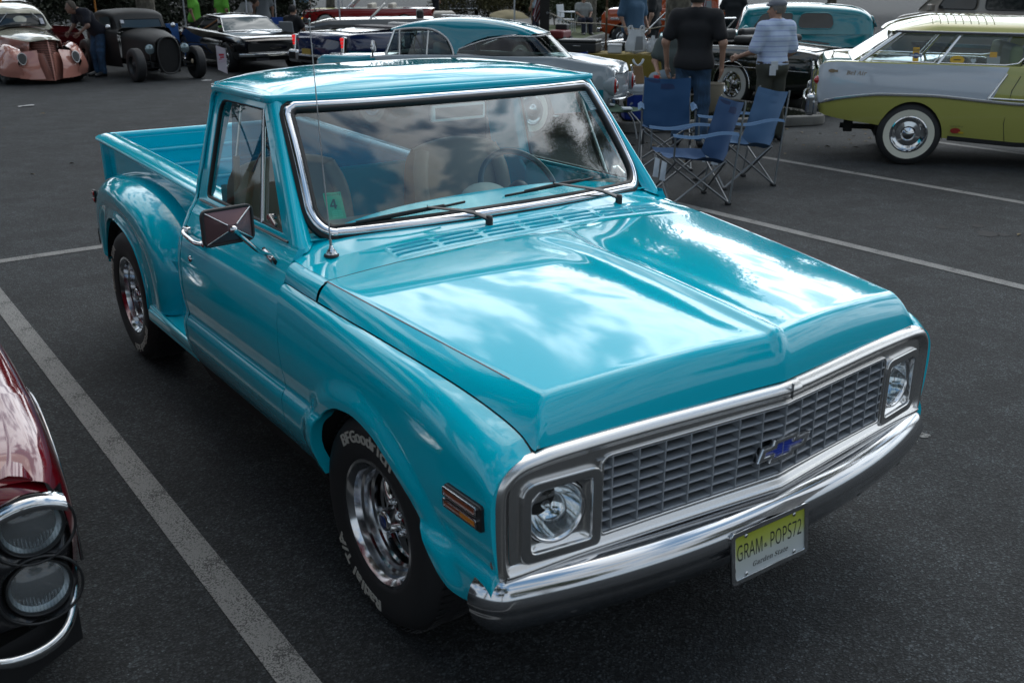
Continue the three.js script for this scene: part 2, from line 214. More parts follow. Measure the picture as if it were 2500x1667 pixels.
// wheels: tyre, rim, cap and letters
function makeWheel(s, z, x, Rt, w, txtA, txtB) { // x = outer rim plane, s = side
  const wh = new THREE.Group(); wh.name = 'wheel'; wh.position.set(s * x, Rt, z); TR.add(wh);
  const rr = .208, ry = g => sided(xf(g, [0, 0, 0], [0, 0, -Math.PI / 2]), s); // lathe axis y -> +x outward
  const T = []; for (const [r, a] of [[rr - .012, -.012], [rr + .004, .010], [rr + .02, .016], [lerp(rr, Rt, .35), .022], [lerp(rr, Rt, .6), .022], [lerp(rr, Rt, .8), .012], [Rt - .012, -.012], [Rt - .003, -.03], [Rt, -.06], [Rt, -w + .06], [Rt - .005, -w + .03], [Rt - .02, -w + .01], [rr, -w]]) T.push([r, a]);
  const tyG = [ry(lathe(T, 96))]; for (let i = 0; i < 4; i++) { const a = -.05 - i * (w - .1) / 3; }
  part(wh, 'tyre', tyG, tyreM);
  const grooves = []; for (let i = 0; i < 72; i++) { const a = i / 72 * 2 * Math.PI; grooves.push(xf(new THREE.BoxGeometry(.05, .004, .012), [s * -.035, Math.cos(a) * Rt, Math.sin(a) * Rt], [a, 0, 0])); grooves.push(xf(new THREE.BoxGeometry(.06, .004, .012), [s * -.12, Math.cos(a + .03) * Rt, Math.sin(a + .03) * Rt], [a + .03, 0, 0])); }
  const gt = part(wh, 'tread', grooves, tyreM); gt.userData.kind = 'stuff';
  const rim = []; for (const p of [[rr - .004, -.008], [rr + .006, .004], [rr + .004, .011], [rr - .006, .012], [rr - .014, .004], [rr - .022, -.006], [rr - .026, -.030], [rr - .036, -.036], [rr - .040, -.060], [rr - .050, -.066], [rr - .054, -.088], [rr - .064, -.094], [rr - .066, -.16]]) rim.push(p);
  part(wh, 'rim', ry(toCreasedNormals(lathe(rim, 96), .45)), mat([.62, .63, .65], .13, 1));
  const back = ry(lathe([[.0, -.155], [.145, -.155]], 48)); part(wh, 'brake_drum', back, matte);
  for (let k = 0; k < 5; k++) {
    const a = k / 5 * 2 * Math.PI + .35, c = Math.cos(a), n = Math.sin(a);
    const q = (r, t, d) => [d * s, c * r - n * t, n * r + c * t];
    const sp = patch([[-1, -.5, 0, .5, 1].map(u => q(.045, u * .030, -.062 + .012 * (1 - u * u))), [-1, -.5, 0, .5, 1].map(u => q(.085, u * .020, -.070 + .012 * (1 - u * u))), [-1, -.5, 0, .5, 1].map(u => q(.125, u * .021, -.082 + .012 * (1 - u * u))), [-1, -.5, 0, .5, 1].map(u => q(.152, u * .036, -.096 + .010 * (1 - u * u)))], 8, 14);
    const sl = [-1, 1].map(e => surf(1, 12, (u, v) => { const r = lerp(.045, .152, v), t = e * crv([[.030], [.020], [.021], [.036]], v)[0]; return q(r, t, crv([[-.062], [-.070], [-.082], [-.096]], v)[0] - u * .03); }));
    part(wh, 'spoke', [sp, ...sl], chrome);
    const a2 = a + Math.PI / 5; part(wh, 'lug_nut', xf(lathe([[0, .014], [.006, .013], [.010, .008], [.011, -.02]], 12), [s * -.055, Math.cos(a2) * .056, Math.sin(a2) * .056], [0, 0, -s * Math.PI / 2]), chrome);
  }
  part(wh, 'hub', ry(lathe([[0, -.012], [.026, -.012], [.033, -.015], [.036, -.022], [.040, -.05], [.052, -.060], [.075, -.068], [.078, -.10]], 40)), chrome);
  part(wh, 'hub_badge', ry(lathe([[0, -.0085], [.016, -.0095], [.021, -.0115]], 32)), mat([0.01, 0.03, 0.14], 0.15, 0, { clearcoat: 1 }));
  part(wh, 'valve_stem', xf(rod([0, 0, 0], [.03, 0, 0], .0035), [s * -.07 - (s < 0 ? 0.0 : .03), .15, s * 0 - .09]), chrome);
  const L = []; const put = (txt, a0, size) => { let a = a0; for (const ch of txt) { const adv = ch === ' ' ? .55 : (0.42 + font.data.glyphs[ch].ha / font.data.resolution * 0.62); const rad = lerp(rr, Rt, .53); if (ch !== ' ') { const g = new TextGeometry(ch, { font, size, depth: .0022, curveSegments: 4, bevelEnabled: false }); g.scale(1.42, 1, 1); g.computeBoundingBox(); const b = g.boundingBox; g.translate(-(b.min.x + b.max.x) / 2, -size / 2, 0);
      // viewed from outside, clockwise, tops outward
      const t = -(a + adv * size / rad / 2); // angle from top (maths, ccw)
      const h = xf(g, [0, rad, .0225], [0, 0, 0]); h.rotateZ(t); h.rotateY(s > 0 ? Math.PI / 2 : -Math.PI / 2); L.push(h); } a += adv * size / rad; } };
  put(txtB[0], txtB[1] * R, .038); put(txtA[0], txtA[1] * R, .038);
  part(wh, 'tyre_lettering', L, whiteLetter);
  return wh;
}
for (const s of [-1, 1]) { makeWheel(s, .048, .888, .360, .250, ['Radial T/A', 176], ['BFGoodrich', -40]); makeWheel(s, -2.86, .808, .358, .255, ['Radial T/A', 262], ['BFGoodrich', 112]); }

// front fenders
for (const s of [-1, 1]) {
  const zs = []; for (let i = 0; i <= 150; i++) zs.push(lerp(-.517, .744, i / 150)); for (let i = 0; i < 40; i++) { zs.push(lerp(-.293, -.22, i / 40)); zs.push(lerp(.40, .56, i / 40)); } zs.sort((a, b) => a - b);
  const yb = z => z < -.29 ? .40 : archY(z);
  const N = zs.length - 1, g = surf(N, 70, (u, v) => { const z = zs[Math.round(u * N)], y0 = yb(z), y1 = gapY(z), e = v < .6 ? v : v, y = lerp(y1, y0, 1 - Math.pow(1 - e, 1.0)); const vv = 1 - Math.cos(v * Math.PI / 2) * .0; return [fenderX(lerp(y1, y0, v * v * .35 + v * .65), z), lerp(y1, y0, v * v * .35 + v * .65), z]; });
  const lip = surf(160, 6, (u, v) => { const z = lerp(-.29, .60, u), y = archY(z), dz = .004, t = Math.atan2(archY(z + dz) - archY(z - dz), 2 * dz), nx = -Math.sin(t), ny = Math.cos(t), a = v * Math.PI * .5; return [fenderX(y, z) - .012 * (1 - Math.cos(a)) - (v > .8 ? .03 : 0), y - .010 * Math.sin(a) * ny * .5, z - .010 * Math.sin(a) * nx * .5]; });
  const fr = surf(1, 30, (u, v) => { const y = lerp(gapY(.744), .44, v); return [fenderX(y, .744) - u * .06, y, .744 - u * .012]; });
  part(TR, 'front_fender', [g, lip, fr].map(q => sided(q, s)), turq);
  // wheel housing
  const hs = surf(30, 1, (u, v) => { const a = lerp(-.15, 1.15, u) * Math.PI; return [lerp(.50, .91, v), Math.max(.43, .335 + .46 * Math.sin(a)), .10 - .46 * Math.cos(a)]; });
  part(TR, 'wheel_housing', [sided(hs, s), sided(bilin([.5, .2, -.5], [.5, .2, .55], [.5, .85, .55], [.5, .85, -.5]), s)], matte);
}
// hood
{
  const zr = x => -.262 - .03 * Math.pow(x / .86, 2), zf = x => .816 - .119 * Math.pow(x / .741, 1.08);
  const top = (x, z) => { const t = clamp((z + .27) / 1.09), yc = lerp(1.113, 1.034, t) + .016 * Math.sin(Math.PI * t), ze = clamp(z, -.4, .72), xe = creX(ze), ye = creY(ze); const q = clamp(x / xe, 0, 1.1); let y = yc + (ye - yc) * Math.pow(q, lerp(2.3, 1.7, t)); const wd = .024 + .05 * sstep(.30, 0, t); const k = Math.exp(-Math.pow(x / wd, 6)); y += .010 * k * sstep(0, .08, t) - .004 * Math.exp(-Math.pow((x - wd - .045) / .05, 2)) * sstep(.02, .2, t) * sstep(1.0, .85, t); return y; };
  const colAt = (q) => { // q 0..1 top, 1..2 side ; returns polyline rear->front->face bottom
    const out = [], n = 64; const isTop = q <= 1;
    for (let j = 0; j <= n; j++) { const w = j / n; let P;
      if (isTop) { const z0 = zr(.86 * q), z1 = zf(.741 * q); const z = lerp(z0, z1, w), xe = creX(clamp(z, -.5, .70)); P = [xe * q, top(xe * q, z), z]; }
      else { const e = q - 1, z0 = -.29, z1 = lerp(.697, .735, e), z = lerp(z0, z1, w), zc = clamp(z, -.5, .697), a = [creX(zc), creY(zc)], b = [gapX(z) - .003, gapY(z) + .004]; if (w > .985 && e > .9) {} P = [lerp(a[0], b[0], e) + .006 * Math.sin(Math.PI * e), lerp(a[1], b[1], e) + .004 * Math.sin(Math.PI * e), z]; }
      out.push(P); }
    // front face
    const xf0 = isTop ? .741 * q : lerp(.741, .806, q - 1), xb = isTop ? .775 * q : lerp(.775, .807, q - 1);
    const Bt = [xb, .902 - .030 * Math.pow(xb / .8, 1.2) , .872 - .147 * xb - .012]; const E = out[n];
    const m = 22; for (let k = 1; k <= m; k++) { const w = k / m; out.push([lerp(E[0], Bt[0], w), lerp(E[1], Bt[1], w) , lerp(E[2], Bt[2], w) + .010 * Math.sin(Math.PI * w)]); }
    // fillet between top and face
    const c = n, rr = 1, r2 = 3, A = out[c - rr], C = out[c + r2], Bc = out[c]; const seg = []; for (let k = 0; k <= rr + r2; k++) { const t = k / (rr + r2); seg.push([0, 1, 2].map(d => (1 - t) * (1 - t) * A[d] + 2 * t * (1 - t) * Bc[d] + t * t * C[d])); } for (let k = 0; k <= rr + r2; k++) out[c - rr + k] = seg[k];
    return out; };
  const qs = []; for (let i = 0; i <= 40; i++) qs.push(Math.pow(i / 40, 1.25) * .93); for (let i = 1; i <= 12; i++) qs.push(.93 + .07 * i / 12); for (let i = 1; i <= 8; i++) qs.push(1 + .5 * i / 8); for (let i = 1; i <= 5; i++) qs.push(1.5 + .1 * i);
  const cols = qs.map(colAt), iA = qs.findIndex(q => q > .982), iC = qs.findIndex(q => q > 1.06), iB = qs.findIndex(q => Math.abs(q - 1) < 1e-6);
  for (let j = 0; j < cols[0].length; j++) { const A = cols[iA][j].slice(), B = cols[iB][j].slice(), C = cols[iC][j].slice(); for (let i = iA; i <= iC; i++) { const t = (i - iA) / (iC - iA); cols[i][j] = [0, 1, 2].map(d => (1 - t) * (1 - t) * A[d] + 2 * t * (1 - t) * B[d] + t * t * C[d]); } }
  const full = [...cols.slice(1).reverse().map(c => c.map(p => [-p[0], p[1], p[2]])), ...cols], nu = full.length - 1, nv = full[0].length - 1;
  part(TR, 'hood', surf(nu, nv, (u, v) => full[Math.round(u * nu)][Math.round(v * nv)]), turq);
  // red pinstripe on the crease, hood and cab side
  for (const s of [-1, 1]) { const pts = []; for (let i = 0; i <= 40; i++) { const c = cols[iB + 1], p = c[Math.round(lerp(0, 56, i / 40))]; pts.push([s * (p[0] + .0008), p[1] + .001, p[2]]); } part(TR, 'pinstripe', sweep(pts, rrect(.0012, .0024, .0005, 1), [s * .6, .8, 0]), mat([.30, .05, .03], .4)); }
  // seals: dark gap under the hood edge
  for (const s of [-1, 1]) { const p = []; for (let i = 0; i <= 40; i++) { const z = lerp(-.52, .74, i / 40); p.push([s * (gapX(z) - .001), gapY(z) - .006, z]); } part(TR, 'hood_gap', sweep(p, circ(.006, 6)), black); }
}
// cowl with louvres, side pieces
{
  const cy = (x, z) => { const q = Math.min(1, Math.abs(x) / .868), zr0 = -.267 - .03 * q * q, yr = lerp(1.112, 1.066, Math.pow(q, 2.3)); const t = (zr0 - z); const rise = .16 * t + (t > .15 ? .25 * (t - .15) : 0); return yr + rise * lerp(1, .35, Math.pow(q, 4)); };
  const g = surf(120, 70, (u, v) => { const q = (u * 2 - 1), z0 = -.268 - .03 * q * q, z = lerp(z0, -.60, v), x = q * (creX(Math.max(-.53, z)) - .006); const dip = sstep(-.575, -.545, x) * sstep(.675, .645, x) * sstep(.028, .040, z0 - z) * sstep(.118, .106, z0 - z); return [x, cy(x, z) - .022 * dip, z]; });
  const sd = [-1, 1].map(s => sided(surf(14, 20, (u, v) => { const z = lerp(-.517, -.297, v), a = [creX(z) - .006, cy(creX(z), z)], b = [gapX(z), gapY(z) + .004]; const t = u; return [lerp(a[0], b[0], t) + .010 * Math.sin(Math.PI * Math.min(1, t * 1.0)) , lerp(a[1], b[1], t) + .010 * Math.sin(Math.PI * t), z]; }), s));
  part(TR, 'cowl', [g, ...sd], turq);
  const xs = [-.56, .66], rows = 3, groups = 7;
  for (let k = 0; k < groups; k++) { const xa = lerp(xs[0] - .03, xs[1] + .03, k / groups), xb = lerp(xs[0] - .03, xs[1] + .03, (k + 1) / groups);
    part(TR, 'louvre_panel', surf(64, 60, (u, v) => { const x = lerp(xa, xb, u), off = lerp(.024, .122, v), z = -.268 - .03 * (x / .868) ** 2 - off; let d = 0; for (let r = 0; r < rows; r++) { const c = .042 + r * .030, e = Math.abs(off - c - .010 * Math.abs(x)); d = Math.max(d, sstep(.0085, .0060, e)); } d *= sstep(.012, .020, x - xa) * sstep(.012, .020, xb - x); const rim = .0025 * sstep(0, .08, v) * sstep(1, .92, v) * sstep(0, .03, (x - xs[0] + .03)) * sstep(0, .03, xs[1] + .03 - x); return [x, cy(x, z) + .0008 + rim - .016 * d, z]; }), turq); }
  part(TR, 'cowl_gap', sweep(Array.from({ length: 61 }, (_, i) => { const q = i / 30 - 1, x = q * .862, z = -.2645 - .03 * q * q; return [x, cy(x, z) - .004, z]; }), circ(.0045, 6)), black);
  TR.userData.cy = undefined; globalThis.cowlY = cy;
}
// windshield
const WS = (a, b) => { // a -1..1 across, b 0 bottom .. 1 top
  const bx = .758, tx = .702, x = a * lerp(bx, tx, b), z0 = -.462 - .118 * Math.pow(Math.abs(a), 2.4), z1 = -.812 - .068 * Math.pow(Math.abs(a), 2.4), y0 = 1.158 - .012 * a * a, y1 = 1.548;
  const bl = .022 * Math.sin(Math.PI * b) * (1 - .5 * a * a); return [x, lerp(y0, y1, b) + bl * .6, lerp(z0, z1, b) + bl]; };
{
  const ra = .10, rb = .22, rt = .05, rtb = .10;
  const am = b => b < rb ? 1 - ra * (1 - Math.sqrt(1 - ((rb - b) / rb) ** 2)) : b > 1 - rtb ? 1 - rt * (1 - Math.sqrt(Math.max(0, 1 - ((b - 1 + rtb) / rtb) ** 2))) : 1;
  const out = []; const nB = 40; for (let i = 0; i <= nB; i++) { const b = i < 20 ? rb * (1 - Math.cos(i / 20 * Math.PI / 2)) : i / nB; const bb = i <= 20 ? rb * (1 - Math.cos(i / 20 * Math.PI / 2)) : lerp(rb, 1, (i - 20) / 20); out.push([am(bb), bb]); }
  const topN = 24, botN = 24, loop = []; for (let i = 0; i <= botN; i++) loop.push([lerp(-am(0), am(0), i / botN), 0]); for (const p of out.slice(1)) loop.push(p); const at = am(1); for (let i = 1; i <= topN; i++) loop.push([lerp(at, -at, i / topN), 1]); for (const p of out.slice(1, -1).reverse()) loop.push([-p[0], p[1]]);
  const nrm = (a, b) => { const e = .01, p = V3(WS(a, b)), u = V3(WS(a + e, b)).sub(p), v = V3(WS(a, b + e)).sub(p); return u.cross(v).normalize(); };
  const path = loop.map(([a, b]) => WS(a, b)), N = loop.map(([a, b]) => nrm(a, b).toArray());
  const up = (_, i) => N[i];
  part(TR, 'windshield', surf(48, 32, (u, v) => { const b = v < .3 ? rb * (1 - Math.cos(v / .3 * Math.PI / 2)) : lerp(rb, 1, (v - .3) / .7); return WS((u * 2 - 1) * am(b), b); }), mat([.80, .94, .93], 0.045, 0, { transmission: 1, thickness: 0, ior: 1.85 }));
  part(TR, 'windshield_seal', sweep(path, [[-.012, -.030], [.010, -.028], [.013, -.018], [.010, .026], [-.012, .030]], up, { closed: true }), rubber);
  part(TR, 'windshield_trim', sweep(path, [[.006, -.016], [.015, -.012], [.018, .0], [.015, .012], [.006, .016]], up, { closed: true }), mat([.72, .73, .76], .10, 1));
  // stickers on the glass
  const st = canvasTex(128, 192, (x, w, h) => { x.fillStyle = '#12946f'; x.fillRect(0, 0, w, h); x.fillStyle = '#0a2a22'; x.font = 'bold 22px sans-serif'; x.textAlign = 'left'; x.fillText('10', 6, 24); x.textAlign = 'right'; x.fillText('72', w - 6, 24); x.font = '13px sans-serif'; x.textAlign = 'center'; x.fillText('NEW JERSEY', w / 2, 22); x.font = 'bold 96px sans-serif'; x.fillText('4', w / 2 - 6, 118); x.fillStyle = '#4fd0a8'; x.font = '11px sans-serif'; for (let k = 0; k < 4; k++) x.fillText('GARDEN STATE', w / 2 + 8, 138 + k * 13); });
  const stick = (a0, a1, b0, b1, m, name, label) => part(TR, name, (() => { const g = surf(6, 6, (u, v) => { const p = WS(lerp(a0, a1, u), lerp(b0, b1, v)), n = nrm(lerp(a0, a1, u), lerp(b0, b1, v)); return [p[0] + n.x * -.0015, p[1] - n.y * .0015, p[2] - n.z * .0015]; }); const U = g.attributes.uv; for (let j = 0; j <= 6; j++) for (let i = 0; i <= 6; i++) U.setXY(j * 7 + i, i / 6, j / 6); return g; })(), m, label);
  stick(-.925, -.845, .10, .30, mat([1, 1, 1], .5, 0, { map: st }), 'windshield_sticker', 'green sticker with a black 4');
  const st2 = canvasTex(96, 160, (x, w, h) => { x.fillStyle = '#8e98a6'; x.fillRect(0, 0, w, h); x.fillStyle = '#3c4654'; for (let k = 0; k < 9; k++) x.fillRect(10, 14 + k * 15, 60 + (k * 37 % 20), 5); });
  stick(.90, .965, .74, .93, mat([1, 1, 1], .6, 0, { map: st2 }), 'windshield_sticker', 'pale paper sticker in the upper corner');
}
// cab: pillars, corners, back wall, door frames, roof
for (const s of [-1, 1]) {
  const pl = patch([[[.850, 1.112, -.60], [.850, 1.108, -.565], [.842, 1.100, -.535], [.81, 1.108, -.525], [.772, 1.125, -.56]], [[.842, 1.14, -.605], [.840, 1.145, -.575], [.828, 1.145, -.555], [.80, 1.15, -.56], [.770, 1.155, -.59]], [[.795, 1.34, -.755], [.795, 1.34, -.73], [.785, 1.34, -.712], [.765, 1.34, -.712], [.742, 1.335, -.730]], [[.742, 1.58, -.945], [.740, 1.58, -.92], [.732, 1.58, -.905], [.720, 1.575, -.895], [.705, 1.57, -.893]]], 20, 30);
  part(TR, 'windshield_pillar', sided(pl, s), turq);
  const plan = y => { const x = sideX(y); return [[x, -1.504], [x + .001, -1.52], [x - .002, -1.54], [x - .016, -1.57], [x - .045, -1.598], [x - .09, -1.609], [x - .2, -1.61], [.0, -1.61]]; };
  const cn = surf(40, 60, (u, v) => { const y = lerp(.42, 1.585, v), p = crv(plan(y), u); return [p[0], y, p[1] + (y > 1.15 ? .05 * sstep(1.15, 1.6, y) : 0)]; });
  part(TR, 'cab_corner', [sided(surf(26, 60, (u, v) => { const y = lerp(.42, 1.585, v), p = crv(plan(y), u * .80); return [p[0], y, p[1] + .05 * sstep(1.15, 1.6, y)]; }), s), sided(bilin([.66, .42, -1.59], [0, .42, -1.59], [0, 1.17, -1.585], [.66, 1.17, -1.585]), s), sided(bilin([.66, 1.50, -1.55], [0, 1.50, -1.55], [0, 1.59, -1.54], [.66, 1.59, -1.54]), s)], turq);
  // rocker under the door
  part(TR, 'rocker_panel', sided(bilin([.84, .30, -1.6], [.84, .30, -.40], [.90, .43, -.40], [.90, .43, -1.6]), s), matte);
}
part(TR, 'rear_window', bilin([-.66, 1.17, -1.587], [.66, 1.17, -1.587], [.64, 1.50, -1.552], [-.64, 1.50, -1.552]), mat([.16, .22, .26], 0, 0, { transmission: 1, thickness: 0, ior: 1.5 }));
{ const cx = -.43, cy = 1.33, zz = y => -1.578 + (y - 1.17) * .106, q = (a, r) => [cx + r * Math.cos(a), cy + r * Math.sin(a), zz(cy + r * Math.sin(a))]; part(TR, 'peace_sign', [sweep(Array.from({ length: 40 }, (_, i) => q(i / 40 * 2 * Math.PI, .075)), circ(.006, 6), [0, 0, 1], { closed: true }), ...[90, -90, -40, -140].map(a => rod(q(0, 0), q(a * R, .075), .006))], black, 'round peace sign on the back window'); }
for (const s of [-1, 1]) {
  const zd0 = -1.498, zd1 = -.521;
  const lo = surf(60, 90, (u, v) => { const z = lerp(zd0, zd1, u), y = lerp(.415, 1.128, v); return [sideX(y), y, z]; });
  const ed = [surf(1, 40, (u, v) => { const y = lerp(.415, 1.12, v); return [sideX(y) - u * .03, y, zd1 - u * .004]; }), surf(1, 40, (u, v) => { const y = lerp(.415, 1.12, v); return [sideX(y) - u * .03, y, zd0 + u * .004]; }), surf(20, 3, (u, v) => [lerp(.844, .80, v), 1.128 + .004 * Math.sin(v * Math.PI), lerp(zd0, -.6, u)])];
  const outer = [[-1.498, 1.126], [-.585, 1.126], [-.938, 1.572], [-1.480, 1.572]], hole = roundPoly([[-1.432, 1.142], [-.662, 1.142], [-.972, 1.535], [-1.418, 1.535]], [.03, .012, .012, .07]);
  const outR = roundPoly(outer, [.005, .005, .03, .10]);
  const fm = (g, off) => { const h = warp(g, (a, b, c) => [sideX(b) - off + c, b, a]); return h; };
  const frame = fm(ext(shp(outR, [hole.slice().reverse()]), .022, .004, { steps: 1 }), .030);
  const door = part(TR, 'door', [lo, ...ed, frame].map(g => sided(g, s)), turq);
  const ring = (o, pr) => sweep(hole.map(p => [sideX(p[1]) - o, p[1], p[0]]), pr, [1, .2, 0], { closed: true });
  part(door, 'window_seal', sided(ring(.016, rrect(.016, .022, .003, 1)), s), rubber);
  part(door, 'window_glass', sided(warp(new THREE.ShapeGeometry(shp(hole)), (a, b) => [sideX(b) - .020, b, a]), s), glass);
  part(door, 'vent_bar', sided(sweep([[sideX(1.145) - .012, 1.145, -.865], [sideX(1.535) - .012, 1.535, -.985]], rrect(.012, .016, .003, 1), [1, 0, 0]), s), chrome);
  part(door, 'vent_bar', sided(sweep([[sideX(1.145) - .016, 1.145, -.882], [sideX(1.535) - .016, 1.535, -.999]], rrect(.012, .016, .003, 1), [1, 0, 0]), s), black);
  part(door, 'vent_trim', sided(sweep([[sideX(1.535) - .012, 1.53, -.975], [sideX(1.30) - .012, 1.30, -.792], [sideX(1.15) - .012, 1.153, -.674], [sideX(1.145) - .012, 1.148, -.86]], circ(.004, 6), [1, 0, 0]), s), chrome);
  part(door, 'vent_latch', [sided(rod([.80, 1.178, -.80], [.83, 1.178, -.80], .011), s), sided(box(.012, .016, .06, [.825, 1.172, -.77], .004, [.5, 0, 0]), s)], chrome);
  part(door, 'sill_trim', sided(sweep([[.846, 1.131, -1.46], [.846, 1.131, -.60]], rrect(.006, .012, .002, 1), [0, 1, 0]), s), blackSatin);
  // handle: two posts and a kinked grip
  const hz = -1.425; part(door, 'door_handle', [sided(tube([[.915, 1.020, hz], [.944, 1.022, hz + .012], [.952, 1.018, hz + .04], [.954, 1.012, hz + .11], [.950, 1.006, hz + .17], [.918, 1.0, hz + .195]], .009, { n: 30 }), s), sided(box(.03, .034, .05, [.928, 1.022, hz + .012], .010), s), sided(box(.026, .022, .04, [.925, 1.002, hz + .185], .008), s)], chrome);
  part(door, 'door_lock', sided(xf(lathe([[0, .008], [.008, .008], [.012, .005], [.013, 0]], 20), [sideX(.915) + .001, .915, -1.375], [0, 0, -Math.PI / 2]), s), chrome);
  part(door, 'door_panel', [sided(bilin([.80, .48, -1.44], [.80, .48, -.55], [.80, 1.12, -.55], [.80, 1.12, -1.44]), s), sided(box(.05, .05, .34, [.77, .86, -1.12], .02), s)], turqIn);
  part(door, 'window_crank', [sided(rod([.80, .92, -.98], [.74, .92, -.98], .012), s), sided(rod([.745, .92, -.98], [.74, .99, -.93], .007), s)], chrome);
}
{ // roof
  const H = .066; const roof = surf(70, 60, (u, v) => { const a = u * 2 - 1, w = v; const zfr = -.832 - .078 * Math.pow(Math.abs(a), 2.6), zb = -1.612 + .10 * Math.pow(Math.abs(a), 5); const aa = Math.sign(a) * Math.pow(Math.abs(a), .8), z = lerp(zfr, zb, w < .5 ? .5 * Math.pow(w * 2, 1.35) : 1 - .5 * Math.pow((1 - w) * 2, 1.25)); const x = aa * lerp(.744, .735, w);
    const ex = Math.pow(Math.max(0, 1 - Math.pow(Math.abs(aa), 3.2)), .62), t = (z - zfr) / (zb - zfr), ez = Math.pow(Math.max(0, 1 - Math.pow(Math.abs(2 * t - 1), 3.0)), .55); const h = Math.min(1, ex * ez * 1.02); return [x, 1.578 + H * h + .004 * (1 - a * a), z]; });
  const edge = []; for (let i = 0; i <= 60; i++) { const a = i / 30 - 1; const zfr = -.832 - .078 * Math.pow(Math.abs(a), 2.6); edge.push([.744 * Math.sign(a) * Math.pow(Math.abs(a), .8), 1.580 + .004 * (1 - a * a), zfr]); }
  const left = [[-.738, 1.57, -1.46], [-.744, 1.579, -1.38], [-.747, 1.58, -1.1], [-.746, 1.58, -.97]], right = left.map(p => [-p[0], p[1], p[2]]).reverse();
  const lipPath = [...left, ...edge.slice(0), ...right];
  const smooth = Array.from({ length: 161 }, (_, i) => crv(lipPath, i / 160));
  part(TR, 'roof', [roof, sweep(smooth, [[.004, -.008], [.008, .004], [.006, .014], [-.004, .016], [-.018, .012], [-.024, .002], [-.022, -.012], [-.006, -.014]], [0, 1, 0])], turq);
  part(TR, 'drip_rail', sweep([[-.818, 1.25, -1.487], [-.79, 1.36, -1.486], [-.762, 1.47, -1.480], [-.752, 1.53, -1.468], [-.751, 1.562, -1.43], [-.754, 1.570, -1.35], [-.756, 1.569, -.95]].flatMap((p, i, A) => i < A.length - 1 ? [0, .25, .5, .75].map(t => crv(A, (i + t) / (A.length - 1))) : [p]), rrect(.011, .014, .003, 1), [-1, .1, 0]), turq);
  part(TR, 'headliner', surf(10, 10, (u, v) => [lerp(-.70, .70, u), 1.558, lerp(-.86, -1.55, v)]), tanDark);
  part(TR, 'header_panel', surf(30, 2, (u, v) => { const a = u * 2 - 1, p = WS(a * .99, 1); return [p[0] * 1.02, lerp(p[1] + .0, 1.574, v), lerp(p[2] - .012, p[2] - .004, v)]; }), turq);
}
